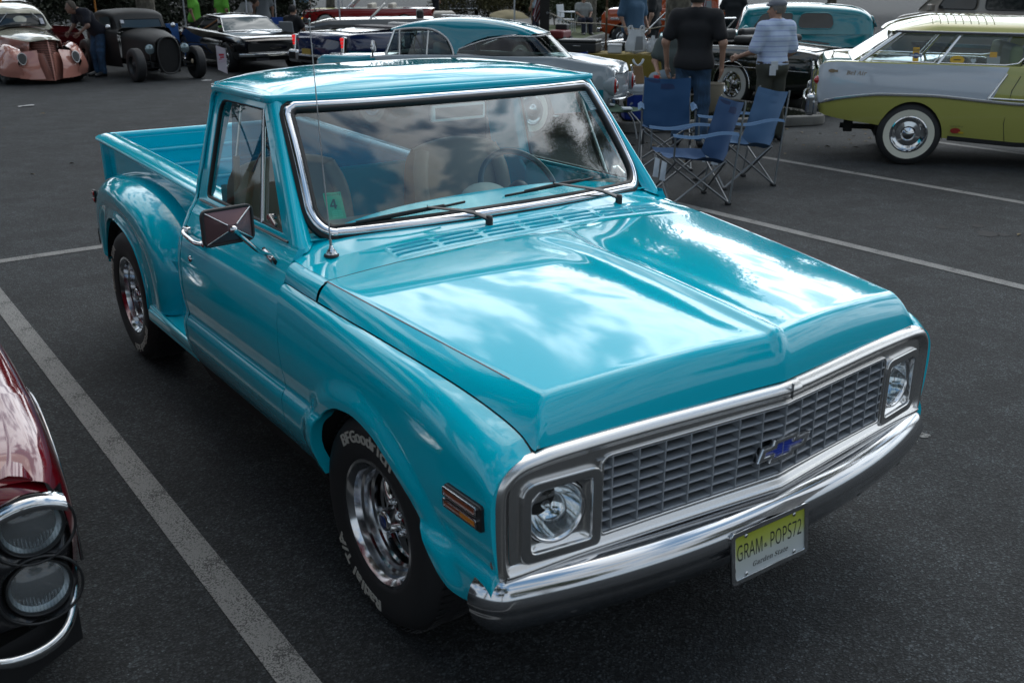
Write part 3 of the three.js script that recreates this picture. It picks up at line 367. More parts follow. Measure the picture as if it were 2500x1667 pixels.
// interior
{
  part(TR, 'dashboard', [surf(30, 14, (u, v) => { const x = lerp(-.78, .78, u); return crv([[x, 1.135, -.50 - .09 * Math.abs(x) ** 2], [x, 1.13, -.66], [x, 1.10, -.76], [x, 1.03, -.80], [x, .88, -.78], [x, .80, -.72]], v); })], turqIn);
  part(TR, 'dash_pad', surf(30, 8, (u, v) => { const x = lerp(-.76, .76, u), a = v * Math.PI; return [x, 1.128 + .022 * Math.sin(a), -.735 - .05 * Math.cos(a)]; }), mat([.13, .14, .12], .5));
  part(TR, 'cab_floor', [box(1.7, .02, 1.15, [0, .46, -1.03], 0), bilin([-.85, .46, -.46], [.85, .46, -.46], [.85, 1.05, -.52], [-.85, 1.05, -.52])], carpet);
  part(TR, 'back_panel', bilin([-.72, .46, -1.56], [.72, .46, -1.56], [.72, 1.16, -1.56], [-.72, 1.16, -1.56]), turqIn);
  const seat = (x, w) => { const g = new THREE.Group(); g.name = 'seat'; TR.add(g); part(g, 'seat_cushion', box(w, .18, .52, [x, .66, -1.14], .07), tanM); part(g, 'seat_back', patch([-1, -.6, 0, .6, 1].map(k => [[x + w / 2 * k, .62, -1.36 + .03 * (1 - k * k)], [x + w / 2 * k, .85, -1.40 + .05 * (1 - k * k)], [x + w / 2 * k, 1.10, -1.45 + .05 * (1 - k * k)], [x + w / 2 * k * .92, 1.25 - .03 * k * k, -1.47 + .03 * (1 - k * k)], [x + w / 2 * k * .9, 1.26 - .04 * k * k, -1.51], [x + w / 2 * k, 1.1, -1.53], [x + w / 2 * k, .62, -1.53]]), 24, 16), tanM);
    for (const e of [-1, 1]) part(g, 'seat_bolster', tube([[x + e * w * .45, .66, -1.33], [x + e * w * .46, .9, -1.375], [x + e * w * .45, 1.12, -1.42], [x + e * w * .38, 1.22, -1.46]], .035), mat([.36, .31, .25], .45)); };
  seat(-.46, .50); seat(.40, .50);
  part(TR, 'console', [box(.24, .26, .62, [-.03, .63, -1.02], .03), box(.20, .05, .22, [-.03, .78, -1.15], .02)], tanDark);
  const sw = new THREE.Group(); sw.name = 'steering_wheel'; sw.position.set(.40, 1.10, -.95); sw.rotation.x = -.62; TR.add(sw);
  part(sw, 'wheel_rim', new THREE.TorusGeometry(.195, .013, 12, 56), mat([.05, .09, .10], .3)); part(sw, 'wheel_hub', xf(lathe([[0, .03], [.03, .028], [.05, .01], [.05, -.05]], 24), [0, 0, 0], [Math.PI / 2, 0, 0]), blackSatin);
  for (const a of [-.5, Math.PI + .5, -Math.PI / 2]) part(sw, 'spoke', rod([0, 0, 0], [.19 * Math.cos(a), .19 * Math.sin(a), 0], .008), chrome);
  part(TR, 'steering_column', rod([.40, 1.10, -.95], [.40, .85, -.6], .028), turqIn);
  part(TR, 'turn_stalk', [rod([.38, 1.07, -.90], [.22, 1.13, -.90], .005), xf(new THREE.SphereGeometry(.009, 10, 8), [.22, 1.13, -.90])], chrome);
  part(TR, 'sun_cap_on_dash', [xf(new THREE.SphereGeometry(.10, 24, 12, 0, 6.3, 0, Math.PI / 2), [.03, 1.145, -.68], [.15, 0, 0], [1.1, .75, 1]), surf(16, 4, (u, v) => { const a = lerp(-.9, .9, u); return [.03 + Math.sin(a) * (.10 + .0 * v), 1.15 + .006 * Math.cos(a * 2), -.68 + Math.cos(a) * .09 + .07 * v]; })], mat([.33, .35, .33], .8), 'pale grey cap lying on the dashboard');
  const rm = new THREE.Group(); rm.name = 'rearview_mirror'; TR.add(rm); part(rm, 'mirror_body', box(.25, .066, .022, [-.012, 1.488, -.805], .01), mat([.55, .57, .56], .35)); part(rm, 'mirror_back', box(.22, .042, .004, [-.012, 1.488, -.793], .001), darkChrome); part(rm, 'mirror_stem', rod([-.012, 1.51, -.815], [-.012, 1.56, -.84], .007), chrome);
}
// wipers
{
  const P = (a, b, o = .02) => { const p = WS(a, b); return [p[0], p[1] + o * .55, p[2] + o * .85]; };
  const wip = (piv, a0, b0, a1, b1, am_, bm) => { const w = new THREE.Group(); w.name = 'wiper'; TR.add(w); const pv = [piv[0], cowlY(piv[0], piv[1]) + .022, piv[1]], mid = P(am_, bm, .034);
    part(w, 'wiper_arm', [sweep([pv, [lerp(pv[0], mid[0], .25), lerp(pv[1], mid[1], .25) + .012, lerp(pv[2], mid[2], .25)], [lerp(pv[0], mid[0], .5), lerp(pv[1], mid[1], .5) + .010, lerp(pv[2], mid[2], .5)], mid], rrect(.008, .020, .003, 2), [0, .8, .6], { scale: t => lerp(1.1, .45, t) }), xf(lathe([[0, .012], [.011, .010], [.014, 0], [.014, -.03]], 20), [pv[0] + .006, pv[1], pv[2]])], blackSatin);
    const bl = Array.from({ length: 13 }, (_, i) => P(lerp(a0, a1, i / 12), lerp(b0, b1, i / 12), .010)), b2 = Array.from({ length: 9 }, (_, i) => P(lerp(a0, a1, .18 + .64 * i / 8), lerp(b0, b1, .18 + .64 * i / 8), .024 + .010 * Math.sin(i / 8 * Math.PI)));
    part(w, 'wiper_blade', [sweep(bl, rrect(.012, .007, .002, 1), [0, .6, .8]), sweep(b2, rrect(.006, .009, .002, 1), [0, .6, .8])], rubber); };
  wip([-.15, -.405], -.945, .035, -.26, .105, -.48, .088); wip([.512, -.437], -.02, .105, .60, .135, .28, .13);
}
// antenna
{ const a = new THREE.Group(); a.name = 'antenna'; TR.add(a); const y = cowlY(-.755, -.462); part(a, 'antenna_base', [xf(lathe([[.0, .030], [.006, .030], [.008, .022], [.014, .016], [.021, .004], [.022, -.006]], 24), [-.752, y + .004, -.463])], chrome); part(a, 'antenna_base_seal', xf(lathe([[.018, .006], [.025, .003], [.026, -.004]], 24), [-.752, y + .002, -.463]), rubber);
  part(a, 'antenna_mast', [rod([-.752, y + .03, -.463], [-.748, 1.40, -.495], .0026), rod([-.748, 1.40, -.495], [-.742, 1.85, -.535], .0017), xf(new THREE.SphereGeometry(.005, 8, 6), [-.742, 1.853, -.535]), rod([-.752, y + .03, -.463], [-.752, y + .055, -.465], .005)], steelGrey); }
// door mirrors
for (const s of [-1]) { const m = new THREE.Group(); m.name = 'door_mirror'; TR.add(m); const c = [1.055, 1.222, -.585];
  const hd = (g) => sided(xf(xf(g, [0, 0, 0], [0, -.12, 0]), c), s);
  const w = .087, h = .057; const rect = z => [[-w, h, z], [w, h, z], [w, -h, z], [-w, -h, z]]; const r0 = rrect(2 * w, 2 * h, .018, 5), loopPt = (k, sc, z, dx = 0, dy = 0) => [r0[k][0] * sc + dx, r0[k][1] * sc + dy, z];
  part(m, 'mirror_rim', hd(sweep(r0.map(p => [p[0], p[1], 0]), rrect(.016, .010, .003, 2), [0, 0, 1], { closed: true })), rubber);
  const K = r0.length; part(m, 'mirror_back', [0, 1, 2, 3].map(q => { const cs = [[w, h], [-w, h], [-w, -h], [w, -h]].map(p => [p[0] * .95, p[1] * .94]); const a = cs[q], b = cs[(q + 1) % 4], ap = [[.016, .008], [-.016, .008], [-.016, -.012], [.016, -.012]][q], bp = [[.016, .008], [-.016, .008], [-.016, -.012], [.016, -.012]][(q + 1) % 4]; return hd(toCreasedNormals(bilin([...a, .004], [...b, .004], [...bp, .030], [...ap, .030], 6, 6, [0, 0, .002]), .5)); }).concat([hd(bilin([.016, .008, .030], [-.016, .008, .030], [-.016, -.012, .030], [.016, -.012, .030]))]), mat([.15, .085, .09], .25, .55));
  part(m, 'mirror_ridge', [[w, h, .016, .008], [-w, h, -.016, .008], [-w, -h, -.016, -.012], [w, -h, .016, -.012]].map(q => hd(rod([q[0] * .95, q[1] * .94, .005], [q[2], q[3], .031], .0025, .0025, 6))), chrome);
  part(m, 'mirror_glass', hd(xf(new THREE.ShapeGeometry(shp(rrect(2 * w * .97, 2 * h * .95, .015))), [0, 0, -.004])), darkGlass);
  part(m, 'mirror_arm', [sided(tube([[c[0] - .006, c[1] - .008, c[2] + .032], [1.02, 1.185, -.575], [.95, 1.115, -.60], [.895, 1.083, -.650]], .008, { n: 20 }), s), sided(box(.022, .030, .075, [.890, 1.074, -.668], .010, [.25, 0, -.5]), s), sided(xf(new THREE.SphereGeometry(.014, 14, 10), [c[0] - .006, c[1] - .008, c[2] + .032]), s)], chrome);
  part(m, 'mirror_base_gasket', sided(box(.012, .042, .10, [.884, 1.068, -.668], .005, [.25, 0, -.5]), s), rubber); }
// ---------------------------------------------------------------- pickup: grille, lamps, bumper, bed
const zg = x => .868 - .147 * Math.abs(x);
{
  const frm = mat([0.66, 0.65, 0.64], 0.27, 1);
  const W_ = .925; const topY = x => .868 + .018 * (1 - (Math.abs(x) / W_) ** 2) + .016 * Math.max(0, 1 - Math.abs(x) / .5);
  // outline, passenger lower corner around the top to the driver lower corner and back along the bottom
  const half = [[0, .890], [.25, .884], [.5, .877], [.72, .866], [.80, .858], [.86, .845], [.90, .815], [.918, .775], [.921, .70], [.920, .62], [.917, .565], [.905, .533], [.880, .524], [.70, .537], [.5, .545], [.25, .553], [0, .560]];
  const H2 = []; for (let i = 0; i <= 80; i++) H2.push(crv(half, i / 80)); const loop = [...H2.map(p => [-p[0], p[1]]), ...H2.slice(1, -1).reverse()].reverse();
  const P3 = loop.map(p => [p[0], p[1], zg(p[0]) - .012]);
  // profile: N toward outside (2-D normal), B = forward
  const cen = [0, .70]; const upv = (_, i) => { const n = loop.length, a = loop[(i + n - 1) % n], b = loop[(i + 1) % n]; let nx = b[1] - a[1], ny = -(b[0] - a[0]); const l = Math.hypot(nx, ny); nx /= l; ny /= l; if (nx * loop[i][0] + ny * (loop[i][1] - .70) < 0) { nx = -nx; ny = -ny; } return [nx, ny, 0]; };
  const g = sweep(P3, [[-.004, .060], [.004, .030], [.008, .010], [.010, -.004], [.006, -.018], [-.004, -.030], [-.014, -.034], [-.020, -.030], [-.023, -.022], [-.034, -.020], [-.040, -.010], [-.044, .004]], upv, { closed: true, open: true });
  const g2 = sweep(P3, [[-.004, -.060], [.004, -.030], [.008, -.010], [.010, .004], [.006, .018], [-.004, .030], [-.014, .034], [-.020, .030], [-.023, .022], [-.034, .020], [-.040, .010], [-.044, -.004]], upv, { closed: true, open: true });
  // pick the sweep whose profile points forward
  const zmax = q => { q.computeBoundingBox(); return q.boundingBox.max.z; };
  const surround = part(TR, 'grille_surround', zmax(g) < zmax(g2) ? g : g2, frm);
  // face plate between outline and the insert / lamp pods
  const inner = H2.map(p => { const n = Math.hypot(p[0], p[1] - .7); return p; });
  const out2 = loop.map((p, i) => { const n = upv(0, i); return [p[0] - n[0] * .036, p[1] - n[1] * .036]; });
  const insH = roundPoly([[-.614, .580], [0, .610], [.614, .580], [.614, .812], [0, .836], [-.614, .812]], [.015, .03, .015, .03, .03, .03]);
  const pod = s => roundPoly([[s * .622, .562], [s * .850, .562], [s * .850, .785], [s * .622, .790]], [.02, .03, .045, .035]);
  const podIn = (s, e = .018) => roundPoly([[s * (.622 + e), .562 + e], [s * (.850 - e), .562 + e], [s * (.850 - e), .785 - e], [s * (.622 + e), .790 - e]], [.02, .025, .035, .025]);
  const hole1 = roundPoly([[-.622, .575], [0, .606], [.622, .575], [.622, .815], [0, .838], [-.622, .815]], .02);
  let plate = new THREE.ShapeGeometry(shp(out2, [insH, podIn(-1, .004), podIn(1, .004)]), 8);
  // subdivide in x so that the plate follows the V
  plate = (() => { const left = [], P = plate.index ? plate.toNonIndexed().attributes.position : plate.attributes.position, tri = []; for (let i = 0; i < P.count; i += 3) tri.push([0, 1, 2].map(k => [P.getX(i + k), P.getY(i + k)]));
    const clip = (poly, sg) => { const o = []; for (let i = 0; i < poly.length; i++) { const a = poly[i], b = poly[(i + 1) % poly.length], ia = a[0] * sg >= 0, ib = b[0] * sg >= 0; if (ia) o.push(a); if (ia !== ib) { const t = a[0] / (a[0] - b[0]); o.push([0, lerp(a[1], b[1], t)]); } } return o; };
    for (const t of tri) for (const sg of [-1, 1]) { const q = clip(t, sg); for (let k = 1; k + 1 < q.length; k++) left.push(q[0], q[k], q[k + 1]); }
    const g = new THREE.BufferGeometry(); g.setAttribute('position', new THREE.Float32BufferAttribute(left.flatMap(p => [p[0], p[1], zg(p[0]) + .002]), 3)); g.computeVertexNormals(); return g; })();
  part(surround, 'face_plate', plate, frm);
  part(surround, 'centre_seam', box(.003, .046, .008, [0, .880, .889], .001), darkChrome);
  // raised rims round insert and lamps
  const rim = (pts, r, m, off = .004) => sweep(pts.map(p => [p[0], p[1], zg(p[0]) + off]), circ(r, 8), [0, 0, 1], { closed: true });
  part(surround, 'insert_rim', rim(insH, .0055, frm), frm);
  // insert: horizontal bars and uprights
  const ins = new THREE.Group(); ins.name = 'grille_insert'; TR.add(ins);
  const silver = mat([0.29, 0.31, 0.335], 0.42, 0.2);
  const yb = (x, k) => lerp(.590 + .028 * (1 - Math.abs(x) / .63), .806 + .022 * (1 - Math.abs(x) / .63), k);
  for (let k = 0; k <= 7; k++) for (const s of [-1, 1]) { const p = [.002, .2, .4, .628].map(x => [s * x, yb(x, k / 7), zg(x) - .010]); part(ins, 'grille_bar', sweep(p, [[.013, -.036], [.0035, .012], [.0025, .017], [-.0015, .017], [-.003, .012], [.008, -.036]].map(q => [q[0], s > 0 ? q[1] : -q[1]]), [0, 1, 0]), silver); }
  for (let k = -7; k <= 7; k++) { const x = k * .0835; part(ins, 'grille_upright', bilin([x, yb(x, 0), zg(x) - .034], [x, yb(x, 0), zg(x) + .006], [x, yb(x, 1), zg(x) + .006], [x, yb(x, 1), zg(x) - .034]) && box(.0045, yb(x, 1) - yb(x, 0), .048, [x, (yb(x, 0) + yb(x, 1)) / 2, zg(x) - .014], .001), silver); }
  part(ins, 'grille_back', [-1, 1].map(s => surf(12, 8, (u, v) => { const x = s * .632 * u; return [x, yb(x, v * 1.06 - .03), zg(x) - .050]; })), mat([.085, .095, .105], .6, .2));
  part(ins, 'grille_ledge', [-1, 1].map(s => surf(12, 2, (u, v) => { const x = s * .632 * u; return [x, yb(x, 1) + .004, zg(x) - .055 + .06 * v]; })).concat([-1, 1].map(s => surf(12, 2, (u, v) => { const x = s * .632 * u; return [x, yb(x, 0) - .008, zg(x) - .055 + .06 * v]; }))), mat([.14, .15, .16], .5, .3));
  // badge: four-cornered winged cross
  const bt = k => { const e = (1 - k) * .03; return [[-.044 + e, .032 - e], [.054 - e, .032 - e], [.049 - e, .018 - e], [.108 - e * 2, .018 - e], [.091 - e, -.018 + e], [.042 - e, -.018 + e], [.037 - e, -.032 + e], [-.059 + e, -.032 + e], [-.054 + e, -.018 + e], [-.110 + e * 2, -.018 + e], [-.093 + e, .018 - e], [-.048 + e, .018 - e]]; };
  const bd = new THREE.Group(); bd.name = 'grille_badge'; TR.add(bd); const bm = g => warp(g, (x, y, z) => [x, y + .702, .866 + z]);
  const dens = k => { const b = bt(k), o = []; for (let i = 0; i < b.length; i++) { const a = b[i], c = b[(i + 1) % b.length]; for (let j = 0; j < 4; j++) o.push([lerp(a[0], c[0], j / 4), lerp(a[1], c[1], j / 4)]); } return o; };
  part(bd, 'badge_frame', toCreasedNormals(bm(ext(shp(dens(1), [dens(.70).reverse()]), .016, .003)), .6), mat([.72, .73, .75], .2, 1));
  part(bd, 'badge_back', toCreasedNormals(bm(ext(shp(dens(.97)), .008)), .6), darkChrome);
  part(bd, 'badge_field', bm(ext(shp(dens(.70)), .011)), mat([.006, .03, .27], .3, 0, { clearcoat: .6 }));
  part(bd, 'badge_line', Array.from({ length: 7 }, (_, i) => { const y = -.024 + i * .008, w = Math.abs(y) < .012 ? .062 : .026; return bm(box(w * 2, .0016, .002, [0, y, .012], 0)); }), mat([.02, .06, .42], .3));
  // headlamps
  for (const s of [-1, 1]) {
    const h = new THREE.Group(); h.name = 'headlight'; TR.add(h); const cx = s * .742, cy_ = .682, cz = zg(.742), tilt = s * .146;
    const fz = g => warp(g, (x, y, z) => [x, y, zg(x) + z]);
    part(h, 'lamp_bezel', [fz(ext(shp(pod(s), [podIn(s).reverse()]), .010, .006, { bs: 3 })), (() => { const o = podIn(s), q = []; const n = o.length; return surf(n, 5, (u, v) => { const p = o[Math.round(u * n) % n], a = Math.atan2(p[1] - cy_, p[0] - cx), c = [cx + .094 * Math.cos(a), cy_ + .094 * Math.sin(a)]; const t = v; return [lerp(p[0], c[0], t), lerp(p[1], c[1], t), zg(lerp(p[0], c[0], t)) + .010 - .018 * Math.sin(t * Math.PI / 2)]; }); })()], mat([.66, .66, .66], .2, 1));
    const T = g => xf(g, [cx, cy_, cz - .012], [Math.PI / 2, 0, tilt * 0]), tl = g => { const k = xf(g, [0, 0, 0], [Math.PI / 2, 0, 0]); return xf(k, [cx, cy_, cz - .010], [0, tilt * s * s, 0]); };
    part(h, 'lamp_ring', tl(lathe([[.095, -.03], [.094, -.004], [.089, .009], [.081, .009], [.077, -.002]], 48)), mat([.74, .74, .75], .16, 1));
    part(h, 'lamp_cup', tl(lathe([[.0955, -.008], [.097, -.03], [.098, -.05]], 40)), black);
    part(h, 'reflector', tl(lathe([[0, -.085], [.02, -.083], [.045, -.070], [.065, -.048], [.078, -.022], [.083, -.004]], 40)), mat([.75, .76, .77], .08, 1));
    const fl = []; for (let k = -7; k <= 7; k++) { const x = k * .0105, yy = Math.sqrt(Math.max(0, .078 ** 2 - x * x)); const y1 = k % 2 ? -.01 : -.02; fl.push(rod([x, Math.min(y1, 0) - .0, -.012], [x, -yy, -.012], .0028, .0028, 5)); } part(h, 'lens_flutes', fl.map(g => xf(g, [cx, cy_, cz - .010], [0, tilt, 0])), lens);
    part(h, 'bulb', xf(lathe([[0, .02], [.011, .016], [.013, 0], [.012, -.06]], 20), [cx, cy_, cz - .055], [Math.PI / 2, 0, 0]), chrome);
    part(h, 'lamp_lens', tl(lathe([[0, .020], [.03, .018], [.055, .013], [.072, .006], [.079, .001]], 48)), lens);
    for (const [dx, dy] of [[.085, .095], [-.085, .092], [.09, -.10]]) part(h, 'bezel_screw', xf(new THREE.SphereGeometry(.004, 8, 6), [cx + dx * 1.0, cy_ + dy, zg(cx + dx) + .006]), black);
    // side markers on the fender
    const mk = new THREE.Group(); mk.name = 'side_marker'; TR.add(mk); const z0 = .553, z1 = .713, y0 = .672, y1 = .742; const mx = (z, y) => fenderX(y, z);
    const on = (g, o) => sided(warp(g, (a, b, c) => [mx(a, b) + o + c, b, a]), s); const quad = (a, b, c, d, r) => roundPoly([[a, c], [b, c], [b, d], [a, d]], r);
    part(mk, 'marker_housing', on(ext(shp(quad(z0, z1, y0, y1, .008)), .008, .003), 0), blackSatin);
    for (const [c, d] of [[y0 + .006, y0 + .032], [y0 + .040, y0 + .066]]) { part(mk, 'marker_trim', on(ext(shp(quad(z0 - .002, z1 - .012, c, d, .007), [quad(z0 + .002, z1 - .016, c + .004, d - .004, .005).reverse()]), .006, .001), .010), chrome); part(mk, 'marker_lens', on(ext(shp(quad(z0 + .002, z1 - .016, c + .004, d - .004, .005)), .004), .010), mat([.22, .045, .012], .2, 0, { clearcoat: 1 })); }
    part(mk, 'marker_reflector', on(ext(shp(quad(z0 + .075, z1 - .018, y0 + .011, y0 + .027, .003)), .0055), .010), mat([.62, .20, .01], .2, 0, { clearcoat: 1 }), 'orange end of the lower side marker lens');
  }
  // valance below the grille and the filler strip behind the bumper
  part(TR, 'front_valance', surf(60, 10, (u, v) => { const x = lerp(-.93, .93, u), q = Math.abs(x); return [x, lerp(.535 - .0 * q, .40, v), zg(q) - .028 - .02 * v - .05 * sstep(.84, .93, q)]; }), turq);
  part(TR, 'bumper_filler', surf(50, 4, (u, v) => { const x = lerp(-.80, .80, u); return [x, lerp(.528, .512, v) + .012 * (1 - (x / .8) ** 2), zg(x) - .012 + v * (.05 + .03 * (1 - (x / .8) ** 2))]; }), alu);
}
{ // bumper
  const bx = a => { const q = Math.abs(a), s = Math.sign(a); const z = x => .893 - .150 * Math.pow(x / .93, 2.3); if (q < .88) { const x = q / .88 * .90; const dz = -.150 * 2.3 / .93 * Math.pow(x / .93, 1.3); const l = Math.hypot(1, dz); return [s * x, z(x), s * -dz / l, 1 / l]; }
    const t = (q - .88) / .12 * Math.PI / 2, x0 = .90, z0 = z(.90); const an = .34 + t * .62; return [s * (x0 + .060 * (Math.sin(an) - Math.sin(.34)) / .8), z0 - .115 * (Math.cos(.34) - Math.cos(an)) - .0, s * Math.sin(an), Math.cos(an)]; };
  const prof = [[.014, -.070], [.024, -.048], [.024, -.026], [.016, -.004], [.002, .012], [-.020, .024], [-.044, .029], [-.056, .027], [-.070, .022], [-.086, .019], [-.110, .008], [-.140, -.012], [-.158, -.030], [-.164, -.050], [-.162, -.075]];
  const bp = new THREE.Group(); bp.name = 'front_bumper'; TR.add(bp);
  part(bp, 'bumper_bar', surf(160, 70, (u, v) => { const a = u * 2 - 1, P = bx(a), q = crv(prof, v), e = sstep(.93, 1, Math.abs(a)), yt = .508 + .016 * (1 - a * a); return [P[0] + P[2] * q[1], yt + (q[0] - -.07) * (1 - .03 * e) - .07, P[1] + P[3] * q[1]]; }), mat([.56, .57, .59], .11, 1));
  for (const s of [-1, 1]) { const P = bx(s), sh = prof.map(q => [P[0] + P[2] * q[1], .508 + (q[0] + .07) * .97 - .07, P[1] + P[3] * q[1]]); part(bp, 'bumper_end', surf(prof.length - 1, 6, (u, v) => { const p = sh[Math.round(u * (prof.length - 1))]; const c = [P[0] - P[2] * .06, .44, P[1] - P[3] * .06]; return [0, 1, 2].map(k => lerp(p[k], c[k], v)); }), mat([.60, .61, .63], .05, 1)); }
  for (const x of [-.72, -.42, .42, .72]) part(bp, 'bumper_bolt', xf(new THREE.SphereGeometry(.016, 16, 8), [x, .400 + .016 * (1 - x * x), .893 - .150 * Math.pow(Math.abs(x) / .93, 2.3) + .004], [0, 0, 0], [1, .8, .35]), mat([.45, .46, .47], .15, 1));
  // number plate hung under the bar
  const pt = canvasTex(512, 256, (x, w, h) => { const g = x.createLinearGradient(0, 0, 0, h); g.addColorStop(0, '#9aa12a'); g.addColorStop(.36, '#a6ae5c'); g.addColorStop(.60, '#b2b8b2'); g.addColorStop(1, '#b4babd'); x.fillStyle = g; x.fillRect(0, 0, w, h); x.fillStyle = '#15181a'; x.textAlign = 'center'; x.font = '112px sans-serif'; x.save(); x.translate(w / 2, 152); x.scale(.62, 1.12); x.fillText('GRAM', -236, 0); x.fillText('POPS72', 190, 0); x.restore(); x.font = 'bold 34px sans-serif'; x.fillText('&', 223, 134); x.font = 'italic bold 40px serif'; x.fillText('Garden State', w / 2, 218); });
  const plate = new THREE.Group(); plate.name = 'license_plate'; plate.position.set(-.082, .442, .925); plate.rotation.set(-.10, -.04, .02); TR.add(plate);
  const pl = new THREE.PlaneGeometry(.290, .138); pl.translate(0, -.008, .0035);
  part(plate, 'plate_backing', ext(shp(rrect(.300, .150, .010)), .003, .001).translate(0, -.008, -.002), steelGrey);
  part(plate, 'plate_face', pl, mat([1, 1, 1], .45, 0, { map: pt }));
  part(plate, 'plate_frame', ext(shp(rrect(.316, .162, .012), [rrect(.292, .136, .008).reverse()]), .005, .002).translate(0, -.008, .001), chrome);
  for (const [x, y] of [[-.10, .052], [.10, .052], [-.10, -.068], [.10, -.068]]) part(plate, 'plate_screw', xf(new THREE.SphereGeometry(.007, 10, 8), [x, y, .005], [0, 0, 0], [1, 1, .5]), chrome);
  part(plate, 'plate_bracket', box(.20, .05, .012, [0, .03, -.02], .002), black);
}
// underside so that light does not pass below the body
part(TR, 'chassis', [box(.10, .12, 4.3, [-.38, .40, -1.5], .01), box(.10, .12, 4.3, [.38, .40, -1.5], .01), box(1.0, .06, .5, [0, .55, .25], .01), box(.9, .05, 1.2, [0, .44, -.9], .01), rod([-.75, .335, 0], [.75, .335, 0], .04), rod([-.7, .35, -2.895], [.7, .35, -2.895], .05), box(.30, .12, .4, [0, .34, .1], .05)], matte);
part(TR, 'engine_bay', [box(1.0, .35, .9, [0, .72, .25], .02), bilin([-.95, .42, .66], [.95, .42, .66], [.8, .88, .70], [-.8, .88, .70])], matte);
